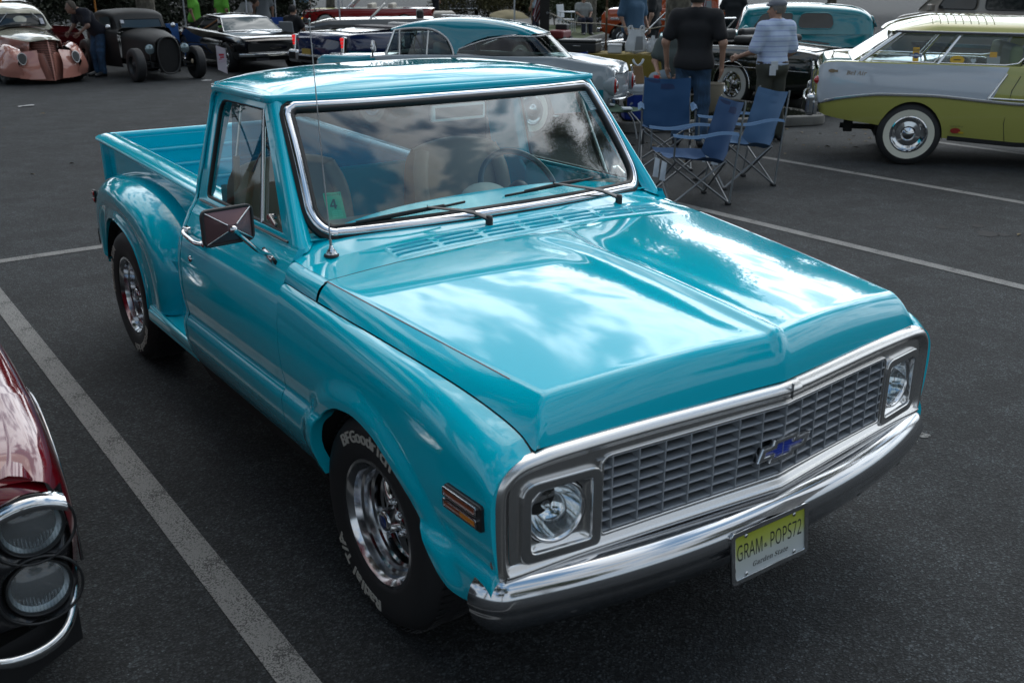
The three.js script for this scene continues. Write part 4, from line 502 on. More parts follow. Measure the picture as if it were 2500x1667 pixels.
// bed
{
  const ry = z => lerp(1.048, 1.105, (z + 1.66) / (-3.66 + 1.66)); // rail height, nose-down rake
  const z0 = -1.665, z1 = -3.66, fy = .70;
  for (const s of [-1, 1]) {
    const n = 24, wall = surf(n, 24, (u, v) => { const z = lerp(z0, z1, u), y = lerp(fy, ry(z) - .01, v), k = v * 24; const bead = .010 * (Math.exp(-Math.pow((v - .80) / .035, 2)) + Math.exp(-Math.pow((v - .55) / .035, 2)) + Math.exp(-Math.pow((v - .30) / .035, 2))); return [.575 - bead, y, z]; });
    const wallO = surf(n, 10, (u, v) => { const z = lerp(z0, z1, u), y = lerp(.50, ry(z) - .01, v); return [.640, y, z]; });
    part(TR, 'bed_side', [sided(wall, s), sided(wallO, s), sided(bilin([.575, fy, z1], [.64, .5, z1], [.64, ry(z1), z1], [.575, ry(z1), z1]), s)], turq);
    const path = Array.from({ length: 21 }, (_, i) => { const z = lerp(z0 + .01, z1 - .02, i / 20); return [s * .625, ry(z), z]; });
    part(TR, 'bed_rail', sweep(path, [[-.020, -.050], [-.006, -.060], [.010, -.055], [.016, -.035], [.014, .0], [.008, .045], [-.002, .066], [-.016, .070], [-.028, .060], [-.028, .040], [-.018, -.03]].map(p => [p[0], p[1] * (s > 0 ? 1 : -1) * 1]), [0, 1, 0]), turq);
    part(TR, 'bed_post', sided(box(.09, .62, .05, [.63, .80, z1 + .0], .012), s), turq);
  }
  part(TR, 'bed_front', surf(20, 16, (u, v) => [lerp(-.64, .64, u), lerp(.5, 1.035, v), z0 - .0 + .010 * Math.exp(-Math.pow((v - .8) / .05, 2))]), turq);
  part(TR, 'tailgate', [box(1.22, .40, .035, [0, .895, z1], .012), sweep([[-.61, ry(z1) - .004, z1], [.61, ry(z1) - .004, z1]], circ(.022, 10), [0, 1, 0]), ...[.80, .90, 1.0].map(y => sweep([[-.60, y, z1 + .02], [.60, y, z1 + .02]], circ(.012, 8), [0, 1, 0]))], turq);
  for (let k = 0; k < 7; k++) part(TR, 'bed_plank', box(.155, .025, 1.97, [-.49 + k * .163, fy - .01, (z0 + z1) / 2], .003), turqIn);
  for (const s of [-1, 1]) {
    // rear fender: swept from front foot over the wheel to the tail; rows go around the arch, columns from bed side to the lip
    const C = [.352, -2.905];
    const sil = [[-2.10, .44], [-2.10, .56], [-2.12, .68], [-2.20, .80], [-2.36, .905], [-2.60, .965], [-2.90, .985], [-3.20, .965], [-3.42, .905], [-3.56, .80], [-3.60, .66], [-3.58, .54], [-3.55, .48]];
    const lipP = [[-2.44, .40], [-2.435, .48], [-2.46, .56], [-2.51, .64], [-2.59, .705], [-2.72, .755], [-2.88, .775], [-3.04, .755], [-3.17, .705], [-3.26, .63], [-3.31, .55], [-3.33, .48], [-3.335, .44]];
    const xo = z => .848 - .075 * sstep(-2.75, -3.62, z) + .0 * z; // plan taper to the tail
    const g = surf(120, 40, (u, v) => { const a = crv(sil, u), b = crv(lipP, u); // a: on the bed side, b: arch lip
      const inner = [.630, a[1], a[0]], xl = xo(b[0]);
      // quarter-ellipse from bed side outward, then down to the lip
      if (v < .62) { const t = v / .62 * Math.PI / 2, sh = .45; const mid = [lerp(a[0], b[0], sh), lerp(a[1], b[1], sh)]; return [lerp(.630, xl, Math.sin(t)), lerp(a[1], mid[1], 1 - Math.cos(t)), lerp(a[0], mid[0], 1 - Math.cos(t))]; }
      const t = (v - .62) / .38, m = [lerp(a[0], b[0], .45), lerp(a[1], b[1], .45)]; const flare = .006 * sstep(.55, .85, t) - .012 * sstep(.2, .6, t) * sstep(1, .6, t); return [xl + flare - .006 * t * t, lerp(m[1], b[1], t), lerp(m[0], b[0], t)]; });
    const lip = surf(100, 2, (u, v) => { const b = crv(lipP, u); return [xo(b[0]) + .006 - v * .04, b[1] - .006 * v, b[0]]; });
    const ft = surf(20, 8, (u, v) => { const b = [lerp(.63, .85, u)]; return [lerp(.630, xo(-2.2), u), lerp(.62, .42, v), lerp(-2.10, -2.40, Math.pow(u, 2.2))]; });
    // forward face down to the running board
    const face = surf(26, 22, (u, v) => { const y = lerp(.70, .425, v); const x = .630 + .212 * Math.sin(u * Math.PI / 2), z = -2.03 - .40 * (1 - Math.cos(u * Math.PI / 2)) ; return [x, y, z - .03 * (1 - v)]; });
    part(TR, 'rear_fender', [g, lip, face].map(q => sided(q, s)), turq);
    part(TR, 'rear_wheel_housing', sided(surf(30, 1, (u, v) => { const a = lerp(-.12, 1.12, u) * Math.PI; return [lerp(.50, .80, v), Math.max(.46, .35 + .44 * Math.sin(a)), -2.895 - .45 * Math.cos(a)]; }), s), matte);
    part(TR, 'running_board', [sided(surf(12, 24, (u, v) => { const z = lerp(-1.60, -2.36, v), x = lerp(.63, .868 - .02 * v, u); return [x, .432 - .012 * Math.pow(u, 4) + (Math.sin(u * 30) > .3 && u < .7 ? .003 : 0), z]; }), s), sided(sweep([[.862, .412, -1.60], [.860, .412, -2.0], [.845, .412, -2.38]], rrect(.05, .026, .012, 4), [0, 1, 0]), s), sided(sweep([[.862, .395, -1.66], [.862, .395, -2.36]], rrect(.06, .02, .009, 3), [0, 1, 0]), s)], turq);
    const mk = new THREE.Group(); mk.name = 'rear_side_marker'; TR.add(mk); part(mk, 'marker_housing', sided(box(.016, .075, .05, [.793, .80, -3.46], .005), s), blackSatin); for (const y of [.782, .818]) part(mk, 'marker_lens', sided(box(.012, .024, .04, [.800, y, -3.46], .005), s), redLens);
  }
  part(TR, 'rear_bumper', sweep(Array.from({ length: 31 }, (_, i) => { const a = i / 15 - 1; return [a * .73, .50, -3.84 + .10 * Math.pow(Math.abs(a), 6)]; }), rrect(.10, .03, .012, 3), [0, 1, 0]), darkChrome);
}
// ---------------------------------------------------------------- two sticks leaning inside the cab
for (const [a, m, b, l] of [[[-.70, 1.10, -1.44], [-.70, 1.30, -1.40], [-.66, 1.50, -1.40], 'wooden stick leaning upright inside the pickup, nearer the back of the cab'], [[-.70, 1.08, -1.34], [-.70, 1.26, -1.24], [-.66, 1.47, -1.06], 'wooden stick leaning forwards inside the pickup side window']]) { const t = thing('wooden_stick', l, 'stick'); part(t, 'stick_grip', rod(a, m, .013), mat([.26, .19, .12], .6)); part(t, 'stick_shaft', rod(m, b, .006), alu); part(t, 'stick_tip', rod(b, [b[0], b[1] + .02, b[2]], .008), black); }
// ---------------------------------------------------------------- other cars
// st rows: [z, half width at the shoulder, greatest half width, sill height, shoulder height, centre height]; arches: [[z, radius, axle height]...]
function carShell(st, arches, o = {}) {
  const S = [1, 2, 3, 4, 5].map(k => pchip(st.map(r => [r[0], r[k]]))), [wS, wM, yB, yS, yT] = S, z0 = st[0][0], z1 = st[st.length - 1][0];
  const bot = z => { let y = yB(z); for (const [az, r, h] of arches) { const d = Math.abs(z - az); if (d < r) y = Math.max(y, h + Math.sqrt(r * r - d * d) * (o.archK ?? 1)); } return y; };
  const mid = o.mid ?? .55;
  const X = (z, y) => { const a = yB(z), b = yS(z), m = lerp(a, b, mid), w = wM(z), s = wS(z); return y > m ? w - (w - s) * Math.pow((y - m) / (b - m), o.pu ?? 2.2) : w - (o.tuck ?? .07) * Math.pow((m - y) / (m - a), 2); };
  const zs = []; for (let i = 0; i <= 70; i++) zs.push(lerp(z0, z1, i / 70)); for (const [az, r] of arches) for (let i = 0; i <= 16; i++) { zs.push(az - r * Math.cos(i / 16 * .5)); zs.push(az + r * Math.cos(i / 16 * .5)); } zs.sort((a, b) => a - b);
  const n = zs.length - 1, rr = o.round ?? .06, G = [];
  for (const s of [-1, 1]) {
    G.push(sided(surf(n, 18, (u, v) => { const z = clamp(zs[Math.round(u * n)], z0, z1), y = lerp(bot(z), yS(z), v); return [X(z, y), y, z]; }), s));
    G.push(sided(surf(n, 16, (u, v) => { const z = clamp(zs[Math.round(u * n)], z0, z1), w = wS(z), c = yT(z) - yS(z), t = v; let x, y; if (t < .35) { const a = t / .35 * Math.PI / 2; x = w - rr * (1 - Math.cos(a)); y = yS(z) + Math.min(rr, Math.abs(c) + .015) * Math.sin(a) * .5; } else { const q = (t - .35) / .65; x = (w - rr) * (1 - q); y = yS(z) + Math.min(rr, Math.abs(c) + .015) * .5 + (c - Math.min(rr, Math.abs(c) + .015) * .5) * (1 - Math.pow(1 - q, 2)); } return [x, y, z]; }), s));
  }
  for (const z of o.noFront ? [z0] : [z0, z1]) G.push(surf(24, 10, (u, v) => { const a = u * 2 - 1, y = lerp(yB(z), v === 1 ? yS(z) + (yT(z) - yS(z)) * (1 - a * a) : lerp(yB(z), yS(z), 1), v); const yy = lerp(yB(z), yS(z) + (yT(z) - yS(z)) * (1 - a * a), v); return [a * X(z, clamp(yy, yB(z), yS(z))), yy, z + (z === z0 ? -1 : 1) * (o.bow ?? .06) * (1 - a * a) * Math.sin(Math.PI * (.15 + .7 * v))]; }));
  return { g: merge(G), X, bot, yS, yT, wS, z0, z1 };
}
function carWheel(parent, x, y, z, r, w, o = {}) {
  const s = Math.sign(x), g = new THREE.Group(); g.name = 'wheel'; g.position.set(x, y, z); parent.add(g);
  const ry = q => sided(xf(q, [0, 0, 0], [0, 0, -Math.PI / 2]), s), rr = r * (o.rim ?? .60);
  part(g, 'tyre', ry(lathe([[rr, .0], [rr + .01, .012], [lerp(rr, r, .5), .018], [r - .015, .0], [r, -.03], [r, -w + .03], [r - .02, -w], [rr, -w]], 40)), tyreM);
  if (o.white) part(g, 'whitewall', ry(lathe([[rr + .002, .0135], [lerp(rr, r, .5) - .003, .0205], [lerp(rr, r, o.white), .0165]], 48)), mat(o.wc ?? [.62, .60, .50], .6));
  const dish = o.dish ?? .05; part(g, 'rim', ry(toCreasedNormals(lathe([[rr, .008], [rr - .012, .010], [rr - .02, -.01], [rr * .86, -.02], [rr * .83, -dish], [rr * .70, -dish - .005], [rr * .66, -dish + .012], [rr * .40, -dish + .016]], 40), .5)), o.rimM ?? chrome);
  part(g, 'hub_cap', ry(lathe([[0, -dish + .05], [rr * .12, -dish + .048], [rr * .2, -dish + .035], [rr * .30, -dish + .03], [rr * .42, -dish + .014], [rr * .44, -dish - .03]], 32)), o.capM ?? chrome);
  if (o.spokes) for (let k = 0; k < o.spokes; k++) part(g, 'spoke', xf(box(.03, rr * .42, rr * .20, [s * -(dish - .01), rr * .62, 0], .01), [0, 0, 0], [k / o.spokes * 2 * Math.PI, 0, 0]), o.rimM ?? chrome);
  if (o.back) part(g, 'wheel_back', ry(lathe([[0, -dish - .03], [rr * .84, -dish - .03]], 24)), matte);
  return g;
}
const wells = (arches, w) => [-1, 1].flatMap(s => arches.map(([z, r, h]) => sided(surf(16, 1, (u, v) => { const a = lerp(0, Math.PI, u); return [lerp(w - .03, w - .36, v), h + (r + .01) * Math.sin(a), z + (r + .01) * Math.cos(a)]; }), s)));
function pane(parent, name, pts, m, trim, tr = .008, tm = chrome) { // polygon pane (3-D points) with a trim tube
  const c = [0, 1, 2].map(k => pts.reduce((a, p) => a + p[k], 0) / pts.length), n = pts.length, P = [], I = []; for (const p of pts) P.push(...p); P.push(...c); for (let i = 0; i < n; i++) I.push(i, (i + 1) % n, n);
  const g = new THREE.BufferGeometry(); g.setAttribute('position', new THREE.Float32BufferAttribute(P, 3)); g.setIndex(I); g.computeVertexNormals();
  const o = part(parent, name, g, m); if (trim) part(o, 'window_trim', sweep(pts, circ(tr, 6), [0, 1, .02], { closed: true }), tm); return o;
}
const rim3 = (pts, r, n = 4) => { const o = [], N = pts.length; for (let i = 0; i < N; i++) { const p = V3(pts[i]), a = V3(pts[(i + N - 1) % N]), b = V3(pts[(i + 1) % N]); const A = p.clone().lerp(a, Math.min(.45, r / p.distanceTo(a))), B = p.clone().lerp(b, Math.min(.45, r / p.distanceTo(b))); for (let k = 0; k <= n; k++) { const t = k / n; o.push(A.clone().multiplyScalar((1 - t) ** 2).add(p.clone().multiplyScalar(2 * t * (1 - t))).add(B.clone().multiplyScalar(t * t)).toArray()); } } return o; };
const seatBack = (parent, x, z, w, y, h, m) => part(parent, 'seat', [box(w, h, .16, [x, y + h / 2, z], .06, [.12, 0, 0]), box(w, .16, .5, [x, y + .02, z + .28], .06)], m);

{ // ---- yellow and white two-door wagon, right
  const yel = paint([.34, .335, .085]), whi = paint([.44, .48, .53]);
  const c = thing('station_wagon', 'yellow and white two-door station wagon parked at the right edge', 'station wagon', [8.68, 0, -4.39], 38 * R); c.scale.z = .86;
  const ar = [[-.05, .405, .30], [2.87, .40, .30]];
  const S = carShell([[-1.26, .62, .66, .68, .98, 1.00], [-1.235, .78, .81, .58, 1.08, 1.09], [-1.0, .84, .865, .50, 1.115, 1.11], [-.5, .85, .885, .44, 1.105, 1.10], [.35, .85, .89, .32, 1.10, 1.10], [1.2, .84, .89, .27, 1.085, 1.09], [2.2, .83, .89, .27, 1.06, 1.08], [3.0, .81, .88, .22, .97, 1.02], [3.55, .76, .82, .32, .92, .96], [3.72, .6, .68, .40, .86, .88]], ar, { tuck: .05 });
  part(c, 'body', S.g, yel); part(c, 'wheel_well', [...wells(ar, .86), box(1.5, .1, 3.2, [0, .40, 1.3], 0)], matte);
  const md = pchip([[-1.26, .64], [-1.1, .69], [-.8, .74], [-.4, .775], [.1, .775], [.7, .74], [1.2, .71], [2.4, .70], [3.6, .70]]), zsl = y => lerp(.86, 1.02, (y - .76) / .28);
  for (const s of [-1, 1]) {
    part(c, 'side_panel', sided(surf(60, 14, (u, v) => { const y1 = t => S.yS(t) - .001, z = lerp(-1.245, .86 + .16 * v, u), y = lerp(md(z), S.yS(z) - .004, v); return [S.X(z, y) + .004, y, z]; }), s), whi, 'white upper rear quarter');
    part(c, 'side_moulding', sided(sweep(Array.from({ length: 40 }, (_, i) => { const z = lerp(-1.24, 3.5, i / 39), y = md(z); return [S.X(z, y) + .006, y, z]; }), rrect(.034, .014, .005, 2), [0, 1, 0]), s), alu);
    part(c, 'side_moulding', sided(sweep([[S.X(.86, .755) + .008, .755, .82], [S.X(1.0, 1.0) + .010, 1.02, 1.0]], rrect(.014, .030, .005, 2), [1, 0, 0]), s), chrome);
    part(c, 'side_moulding', sided(sweep([[S.X(.86, .76) + .008, .765, .82], [S.X(1.5, .74) + .008, .74, 1.6]], rrect(.020, .014, .005, 2), [0, 1, 0]), s), chrome);
    part(c, 'door_gap', sided(sweep([[S.X(1.12, .98) + .001, 1.0, 1.16], [S.X(1.10, .8) + .001, .85, 1.08], [S.X(1.08, .5) + .001, .5, 1.05], [S.X(1.1, .3) + .001, .29, 1.10]], circ(.004, 5), [0, .3, 1]), s), black);
    part(c, 'door_handle', sided(box(.03, .026, .16, [S.X(1.35, .93) + .02, .93, 1.38], .01), s), chrome);
    part(c, 'sill_strip', sided(sweep([[S.X(.45, .33) + .004, .32, .42], [S.X(1.2, .27) + .004, .275, 1.2], [S.X(2.4, .27) + .004, .275, 2.4]], rrect(.05, .014, .004, 1), [0, 1, 0]), s), matte);
    const Z = [[-.80, 1.125], [-.28, 1.425], [.39, 1.395], [.16, 1.085]], xs = y => lerp(.835, .685, (y - 1.05) / .38);
    const p1 = [[xs(1.13), 1.13, -.62], [xs(1.42), 1.42, -.22], [xs(1.41), 1.41, .38], [xs(1.115), 1.115, .14]], p2 = [[xs(1.115), 1.115, .20], [xs(1.41), 1.41, .45], [xs(1.40), 1.40, 1.30], [xs(1.25), 1.25, 1.26], [xs(1.12), 1.125, 1.12], [xs(1.1), 1.105, .98]];
    const gm = mat([.62, .70, .72], 0, 0, { transmission: 1, thickness: 0, ior: 1.52 });
    const w1 = pane(c, 'side_window', p1.map(q => [s * q[0], q[1], q[2]]), gm, true, .010), w2 = pane(c, 'side_window', p2.map(q => [s * q[0], q[1], q[2]]), gm, true, .010);
    part(c, 'rear_pillar', sided(sweep([[.80, 1.115, -.75], [.70, 1.43, -.27]], rrect(.06, .05, .015, 2), [1, 0, 0]), s), chrome);
    part(c, 'window_sash', sided(sweep([[xs(1.085), 1.08, .17], [xs(1.39), 1.395, .42]], rrect(.022, .03, .006, 2), [1, 0, 0]), s), chrome);
    part(c, 'door_pillar', sided(patch([[[.845, 1.03, 1.05], [.845, 1.03, 1.2], [.84, 1.03, 1.33]], [[.78, 1.18, 1.26], [.78, 1.18, 1.34], [.77, 1.18, 1.44]], [[.70, 1.36, 1.32], [.70, 1.36, 1.43], [.70, 1.355, 1.56]]], 6, 8), s), yel);
    part(c, 'front_pillar', sided(sweep([[.78, 1.03, 2.5], [.66, 1.36, 2.15]], circ(.03, 8), [1, 0, 0]), s), chrome);
    if (s < 0) {
      const dec = (z0, z1, y0, y1, m, nm, lb) => { const g = bilin([s * (xs(y0) + .004), y0, z0], [s * (xs(y0) + .004), y0, z1], [s * (xs(y1) + .004), y1, z1], [s * (xs(y1) + .004), y1, z0]); const U = g.attributes.uv; U.setXY(0, 0, 0); U.setXY(1, 1, 0); U.setXY(2, 0, 1); U.setXY(3, 1, 1); part(c, nm, g, mat([1, 1, 1], .5, 0, { map: m, alphaTest: .5 }), lb); };
      const tx = (w, h, f) => canvasTex(w, h, f);
      dec(-.16, -.00, 1.11, 1.27, tx(128, 128, (x, w, h) => { x.clearRect(0, 0, w, h); x.fillStyle = '#c79a1c'; x.fillRect(32, 0, 60, 128); x.fillStyle = '#16365e'; x.fillRect(4, 52, 120, 26); x.fillRect(44, 42, 40, 46); x.fillStyle = '#d9dde0'; x.font = 'bold 19px sans-serif'; x.textAlign = 'center'; x.fillText('CHEVROLET', 64, 72); x.fillStyle = '#333'; x.font = 'bold 34px sans-serif'; x.fillText('GM', 62, 34); }), 'window_decal', 'yellow and blue brand decal');
      dec(.32, .50, 1.10, 1.20, tx(128, 80, (x, w, h) => { x.fillStyle = '#b8920f'; x.beginPath(); x.ellipse(64, 40, 60, 36, 0, 0, 7); x.fill(); x.fillStyle = '#3a3410'; x.fillRect(34, 34, 60, 10); }), 'window_decal', 'yellow oval decal');
      dec(.56, .64, 1.10, 1.18, tx(64, 64, (x) => { x.fillStyle = '#9aa4a6'; x.beginPath(); x.moveTo(32, 60); x.lineTo(6, 26); x.lineTo(16, 8); x.lineTo(32, 16); x.lineTo(48, 8); x.lineTo(58, 26); x.fill(); }), 'window_decal', 'small grey decal');
      dec(.74, .92, 1.09, 1.24, tx(128, 100, (x, w, h) => { x.fillStyle = '#7f8683'; x.fillRect(10, 30, 108, 70); x.fillStyle = '#b58a2a'; x.fillRect(30, 2, 60, 36); x.fillStyle = '#992a22'; x.fillRect(10, 88, 108, 10); }), 'window_decal', 'square decal with a red foot');
      const sg = bilin([s * (S.X(.48, .42) + .003), .36, .40], [s * (S.X(.6, .42) + .003), .36, .66], [s * (S.X(.6, .5) + .003), .48, .66], [s * (S.X(.48, .5) + .003), .48, .40]); { const U = sg.attributes.uv; U.setXY(0, 0, 0); U.setXY(1, 1, 0); U.setXY(2, 0, 1); U.setXY(3, 1, 1); }
      part(c, 'quarter_decal', sg, mat([1, 1, 1], .5, 0, { alphaTest: .5, map: tx(128, 64, (x) => { x.fillStyle = '#8c1f16'; x.beginPath(); x.ellipse(50, 40, 30, 16, 0, 0, 7); x.fill(); x.fillStyle = '#b89a1a'; x.fillRect(70, 46, 30, 10); x.fillStyle = '#4a4a30'; x.font = 'italic 14px serif'; x.fillText('Speed Shop', 14, 18); }) }), 'small red and yellow decal');
      const sc = bilin([s * (S.X(-.9, .98) + .006), .955, -1.14], [s * (S.X(-.5, .98) + .006), .945, -.60], [s * (S.X(-.5, 1.02) + .006), 1.03, -.60], [s * (S.X(-.9, 1.02) + .006), 1.04, -1.14]); { const U = sc.attributes.uv; U.setXY(0, 0, 0); U.setXY(1, 1, 0); U.setXY(2, 0, 1); U.setXY(3, 1, 1); }
      part(c, 'script_badge', sc, mat([1, 1, 1], .3, .2, { alphaTest: .5, map: tx(256, 48, (x) => { x.fillStyle = '#7d6a52'; x.font = 'italic bold 34px serif'; x.fillText('Bel Air', 110, 34); x.fillRect(6, 8, 56, 14); x.fillRect(16, 4, 24, 22); }) }));
    }
  }
  part(c, 'roof', surf(40, 50, (u, v) => { const a = u * 2 - 1, z = lerp(-.40, 2.18, v), e = Math.pow(Math.max(0, 1 - Math.pow(Math.abs(a), 2.6)), .6), q = Math.pow(clamp(v / .22), .55) * Math.pow(clamp((1 - v) / .15), .5); const yd = lerp(1.44, 1.41, v); return [a * .715, yd + .17 * Math.min(1, e * q), z + .12 * (1 - a * a) * (v < .5 ? -(1 - v * 2) * .6 : 0)]; }), yel);
  for (let k = 0; k < 9; k++) { const v = .14 + k * .035; part(c, 'roof_groove', sweep(Array.from({ length: 13 }, (_, i) => { const a = (i / 6 - 1) * .86, z = lerp(-.40, 2.18, v + .05), e = Math.pow(Math.max(0, 1 - Math.pow(Math.abs(a), 2.6)), .6), q = Math.pow(clamp((v + .05) / .22), .55); return [a * .715, lerp(1.44, 1.41, v + .05) + .17 * Math.min(1, e * q) + .001, z]; }), circ(.006, 6), [0, 1, 0]), mat([.20, .20, .06], .5)); }
  for (const s of [-1, 1]) part(c, 'drip_rail', sweep([[s * .725, 1.435, -.36], [s * .728, 1.43, 0], [s * .728, 1.42, 1.0], [s * .722, 1.405, 2.1]], rrect(.03, .018, .005, 2), [0, 1, 0]), darkChrome);
  part(c, 'rear_window', bilin([-.74, 1.12, -.84], [.74, 1.12, -.84], [.66, 1.42, -.34], [-.66, 1.42, -.34], 6, 4), glassTint);
  part(c, 'windshield', bilin([-.76, 1.03, 2.55], [.76, 1.03, 2.55], [.64, 1.37, 2.12], [-.64, 1.37, 2.12], 8, 4, [0, 0, .06]), glassTint);
  part(c, 'cargo_floor', surf(4, 8, (u, v) => [lerp(-.78, .78, u), lerp(1.08, 1.06, v) + .02 - 0, lerp(-.75, 2.4, v)]), mat([.10, .10, .09], .9));
  part(c, 'headliner', surf(4, 8, (u, v) => [lerp(-.66, .66, u), lerp(1.43, 1.36, v), lerp(-.3, 2.1, v)]), mat([.28, .29, .28], .8));
  for (const x of [-.36, .36]) part(c, 'seat', box(.62, .26, .16, [x, 1.17, 1.12], .06), mat([.34, .34, .12], .6));
  part(c, 'tailgate_trim', [-.5, -.25, 0, .25, .5].map(x => box(.03, .34, .03, [x, .84, -1.315], .01)), chrome);
  for (const s of [-1, 1]) part(c, 'tail_lamp', xf(lathe([[0, .05], [.035, .03], [.05, 0], [.05, -.05]], 20), [s * .74, .90, -1.25], [-Math.PI / 2, 0, 0]), redLens);
  part(c, 'rear_bumper', [sweep(Array.from({ length: 25 }, (_, i) => { const a = i / 12 - 1; return [a * .84, .60, -1.40 + .16 * Math.pow(Math.abs(a), 4)]; }), rrect(.15, .05, .02, 3), [0, 1, 0])], chrome);
  for (const s of [-1, 1]) part(c, 'bumper_guard', box(.11, .25, .12, [s * .78, .63, -1.31], .045), chrome);
  part(c, 'exhaust', rod([-.55, .38, -.9], [-.55, .36, .3], .03), matte); part(c, 'shackle', box(.06, .16, .12, [-.62, .40, -.80], .02), matte);
  for (const s of [-1, 1]) for (const z of [-.05, 2.87]) carWheel(c, s * .845, .345, z, .345, .19, { rim: .58, white: .27, dish: .07, rimM: chrome }).scale.z = 1 / .86;
}
{ // ---- white and teal hardtop behind the pickup
  const whi = paint([.30, .34, .37]), teal = paint([.004, .22, .29]);
  const c = thing('hardtop_car', 'teal and white fifties hardtop behind the turquoise pickup roof', 'car', [6.30, 0, -8.37], 212 * R); c.scale.set(.56, 1.03, .81);
  const ar = [[0, .38, .30], [3.0, .39, .30]];
  const S = carShell([[-1.34, .58, .66, .45, .80, .79], [-1.31, .74, .79, .40, .855, .83], [-.9, .78, .84, .34, .915, .88], [-.2, .80, .87, .28, .975, .945], [1.2, .80, .88, .20, .975, .98], [2.6, .80, .88, .20, .94, .97], [3.4, .80, .86, .24, .885, .94], [3.95, .78, .82, .30, .885, .92], [4.12, .70, .72, .38, .84, .86]], ar);
  part(c, 'body', S.g, whi); part(c, 'wheel_well', [...wells(ar, .85), box(1.5, .1, 5, [0, .33, 1.3], 0)], matte);
  for (const s of [-1, 1]) { part(c, 'fender_panel', sided(surf(24, 14, (u, v) => { const z = lerp(2.9, 4.08, u), y0 = Math.max(S.bot(z), .3) + .004, y = lerp(y0, S.yS(z), v); return [S.X(z, y) + .004, y, z]; }), s), teal, 'teal front fender');
    part(c, 'fender_cap', sided(surf(24, 6, (u, v) => { const z = lerp(3.0, 4.1, u), a = v * Math.PI * .5; return [S.wS(z) + .004 - .10 * (1 - Math.cos(a)), S.yS(z) + .05 * Math.sin(a), z]; }), s), teal);
    part(c, 'lower_panel', sided(surf(50, 6, (u, v) => { const z = lerp(-1.2, 2.9, u), y0 = S.bot(z) + .004, y1 = Math.max(y0 + .01, .62 - .05 * u), y = lerp(y0, y1, v); return [S.X(z, y) + .004, y, z]; }), s), teal, 'teal lower side');
    const tl = new THREE.Group(); tl.name = 'tail_lamp'; c.add(tl); const at = g => xf(g, [s * .735, .665, -1.33], [-Math.PI / 2, 0, 0]);
    part(tl, 'lamp_housing', at(lathe([[.085, -.14], [.115, .0], [.118, .035], [.108, .048]], 32)), whi); part(tl, 'lamp_lens', at(lathe([[0, .085], [.02, .084], [.06, .074], [.10, .048], [.108, .035]], 32)), redLens); part(tl, 'lamp_ring', at(new THREE.TorusGeometry(.055, .012, 8, 28).rotateX(Math.PI / 2).translate(0, .078, 0)), chrome); part(tl, 'lamp_ring', at(lathe([[0, .098], [.02, .094], [.026, .08]], 20)), redLens);
    part(c, 'fin_trim', sided(sweep([[.74, .86, -1.34], [.755, .80, -1.36], [.75, .74, -1.37]], circ(.016, 6), [1, 0, 0]), s), chrome); }
  const L = [[2.58, .585, 1.275], [2.2, .60, 1.315], [1.85, .61, 1.305], [1.5, .625, 1.22], [1.36, .64, 1.10]];
  part(c, 'roof', [patch([[2.66, 1.30, .56, 1.27], [2.3, 1.38, .585, 1.315], [1.85, 1.43, .60, 1.30], [1.4, 1.44, .615, 1.20], [.9, 1.425, .62, 1.215], [.4, 1.37, .61, 1.25], [.1, 1.27, .58, 1.235]].map(([z, y, w, ye], i) => [-1, -.93, -.6, 0, .6, .93, 1].map(a => [a * w, Math.abs(a) > .95 ? ye : Math.abs(a) > .9 ? lerp(ye, y, .65) : y - .02 * a * a, z + (i === 0 ? .10 * (1 - a * a) : i === 6 ? -.16 * (1 - a * a) : 0)])), 30, 30)], teal);
  for (const s of [-1, 1]) {
    part(c, 'roof_pillar', sided(patch([[[.605, 1.30, 1.85], [.62, 1.22, 1.4], [.622, 1.215, .85]], [[.625, 1.20, 1.62], [.628, 1.17, 1.4], [.630, 1.15, 1.12]], [[.645, 1.09, 1.52], [.648, 1.08, 1.45], [.645, 1.06, 1.34]], [[.668, .98, 1.46], [.668, .98, 1.43], [.668, .98, 1.40]]], 8, 10), s), teal);
    part(c, 'window_trim', sided(sweep([[.59, 1.265, 2.60], [.607, 1.30, 2.2], [.612, 1.285, 1.85], [.632, 1.19, 1.60], [.655, 1.07, 1.49], [.675, .975, 1.45]].flatMap((p, i, A) => i < 5 ? [0, .33, .66].map(t => crv(A, (i + t) / 5)) : [p]), rrect(.03, .035, .01, 2), [1, 0, 0]), s), alu);
    pane(c, 'side_window', [[s * .70, .965, 2.50], [s * .60, 1.265, 2.52], [s * .605, 1.285, 2.2], [s * .612, 1.27, 1.9], [s * .635, 1.17, 1.62], [s * .66, 1.05, 1.52], [s * .69, .975, 1.49]], glassTint, false);
    part(c, 'window_bar', sided(sweep([[.69, .97, 1.95], [.612, 1.285, 1.93]], rrect(.02, .03, .006, 2), [1, 0, 0]), s), alu);
    part(c, 'windshield_pillar', sided(sweep([[.72, .955, 2.72], [.65, 1.1, 2.66], [.59, 1.275, 2.58]], rrect(.05, .04, .012, 2), [1, 0, 0]), s), chrome); part(c, 'vent_bar', sided(sweep([[.71, .96, 2.46], [.603, 1.275, 2.48]], rrect(.02, .03, .006, 2), [1, 0, 0]), s), alu);
    part(c, 'door_mirror', sided([lathe([[0, -.05], [.05, -.04], [.075, 0], [.072, .01], [0, .012]], 20)].map(g => xf(g, [.80, 1.07, 2.92], [-1.35, 0, -.3]))[0], s), chrome); part(c, 'mirror_stem', sided(rod([.80, .93, 2.95], [.80, 1.05, 2.94], .018), s), chrome); }
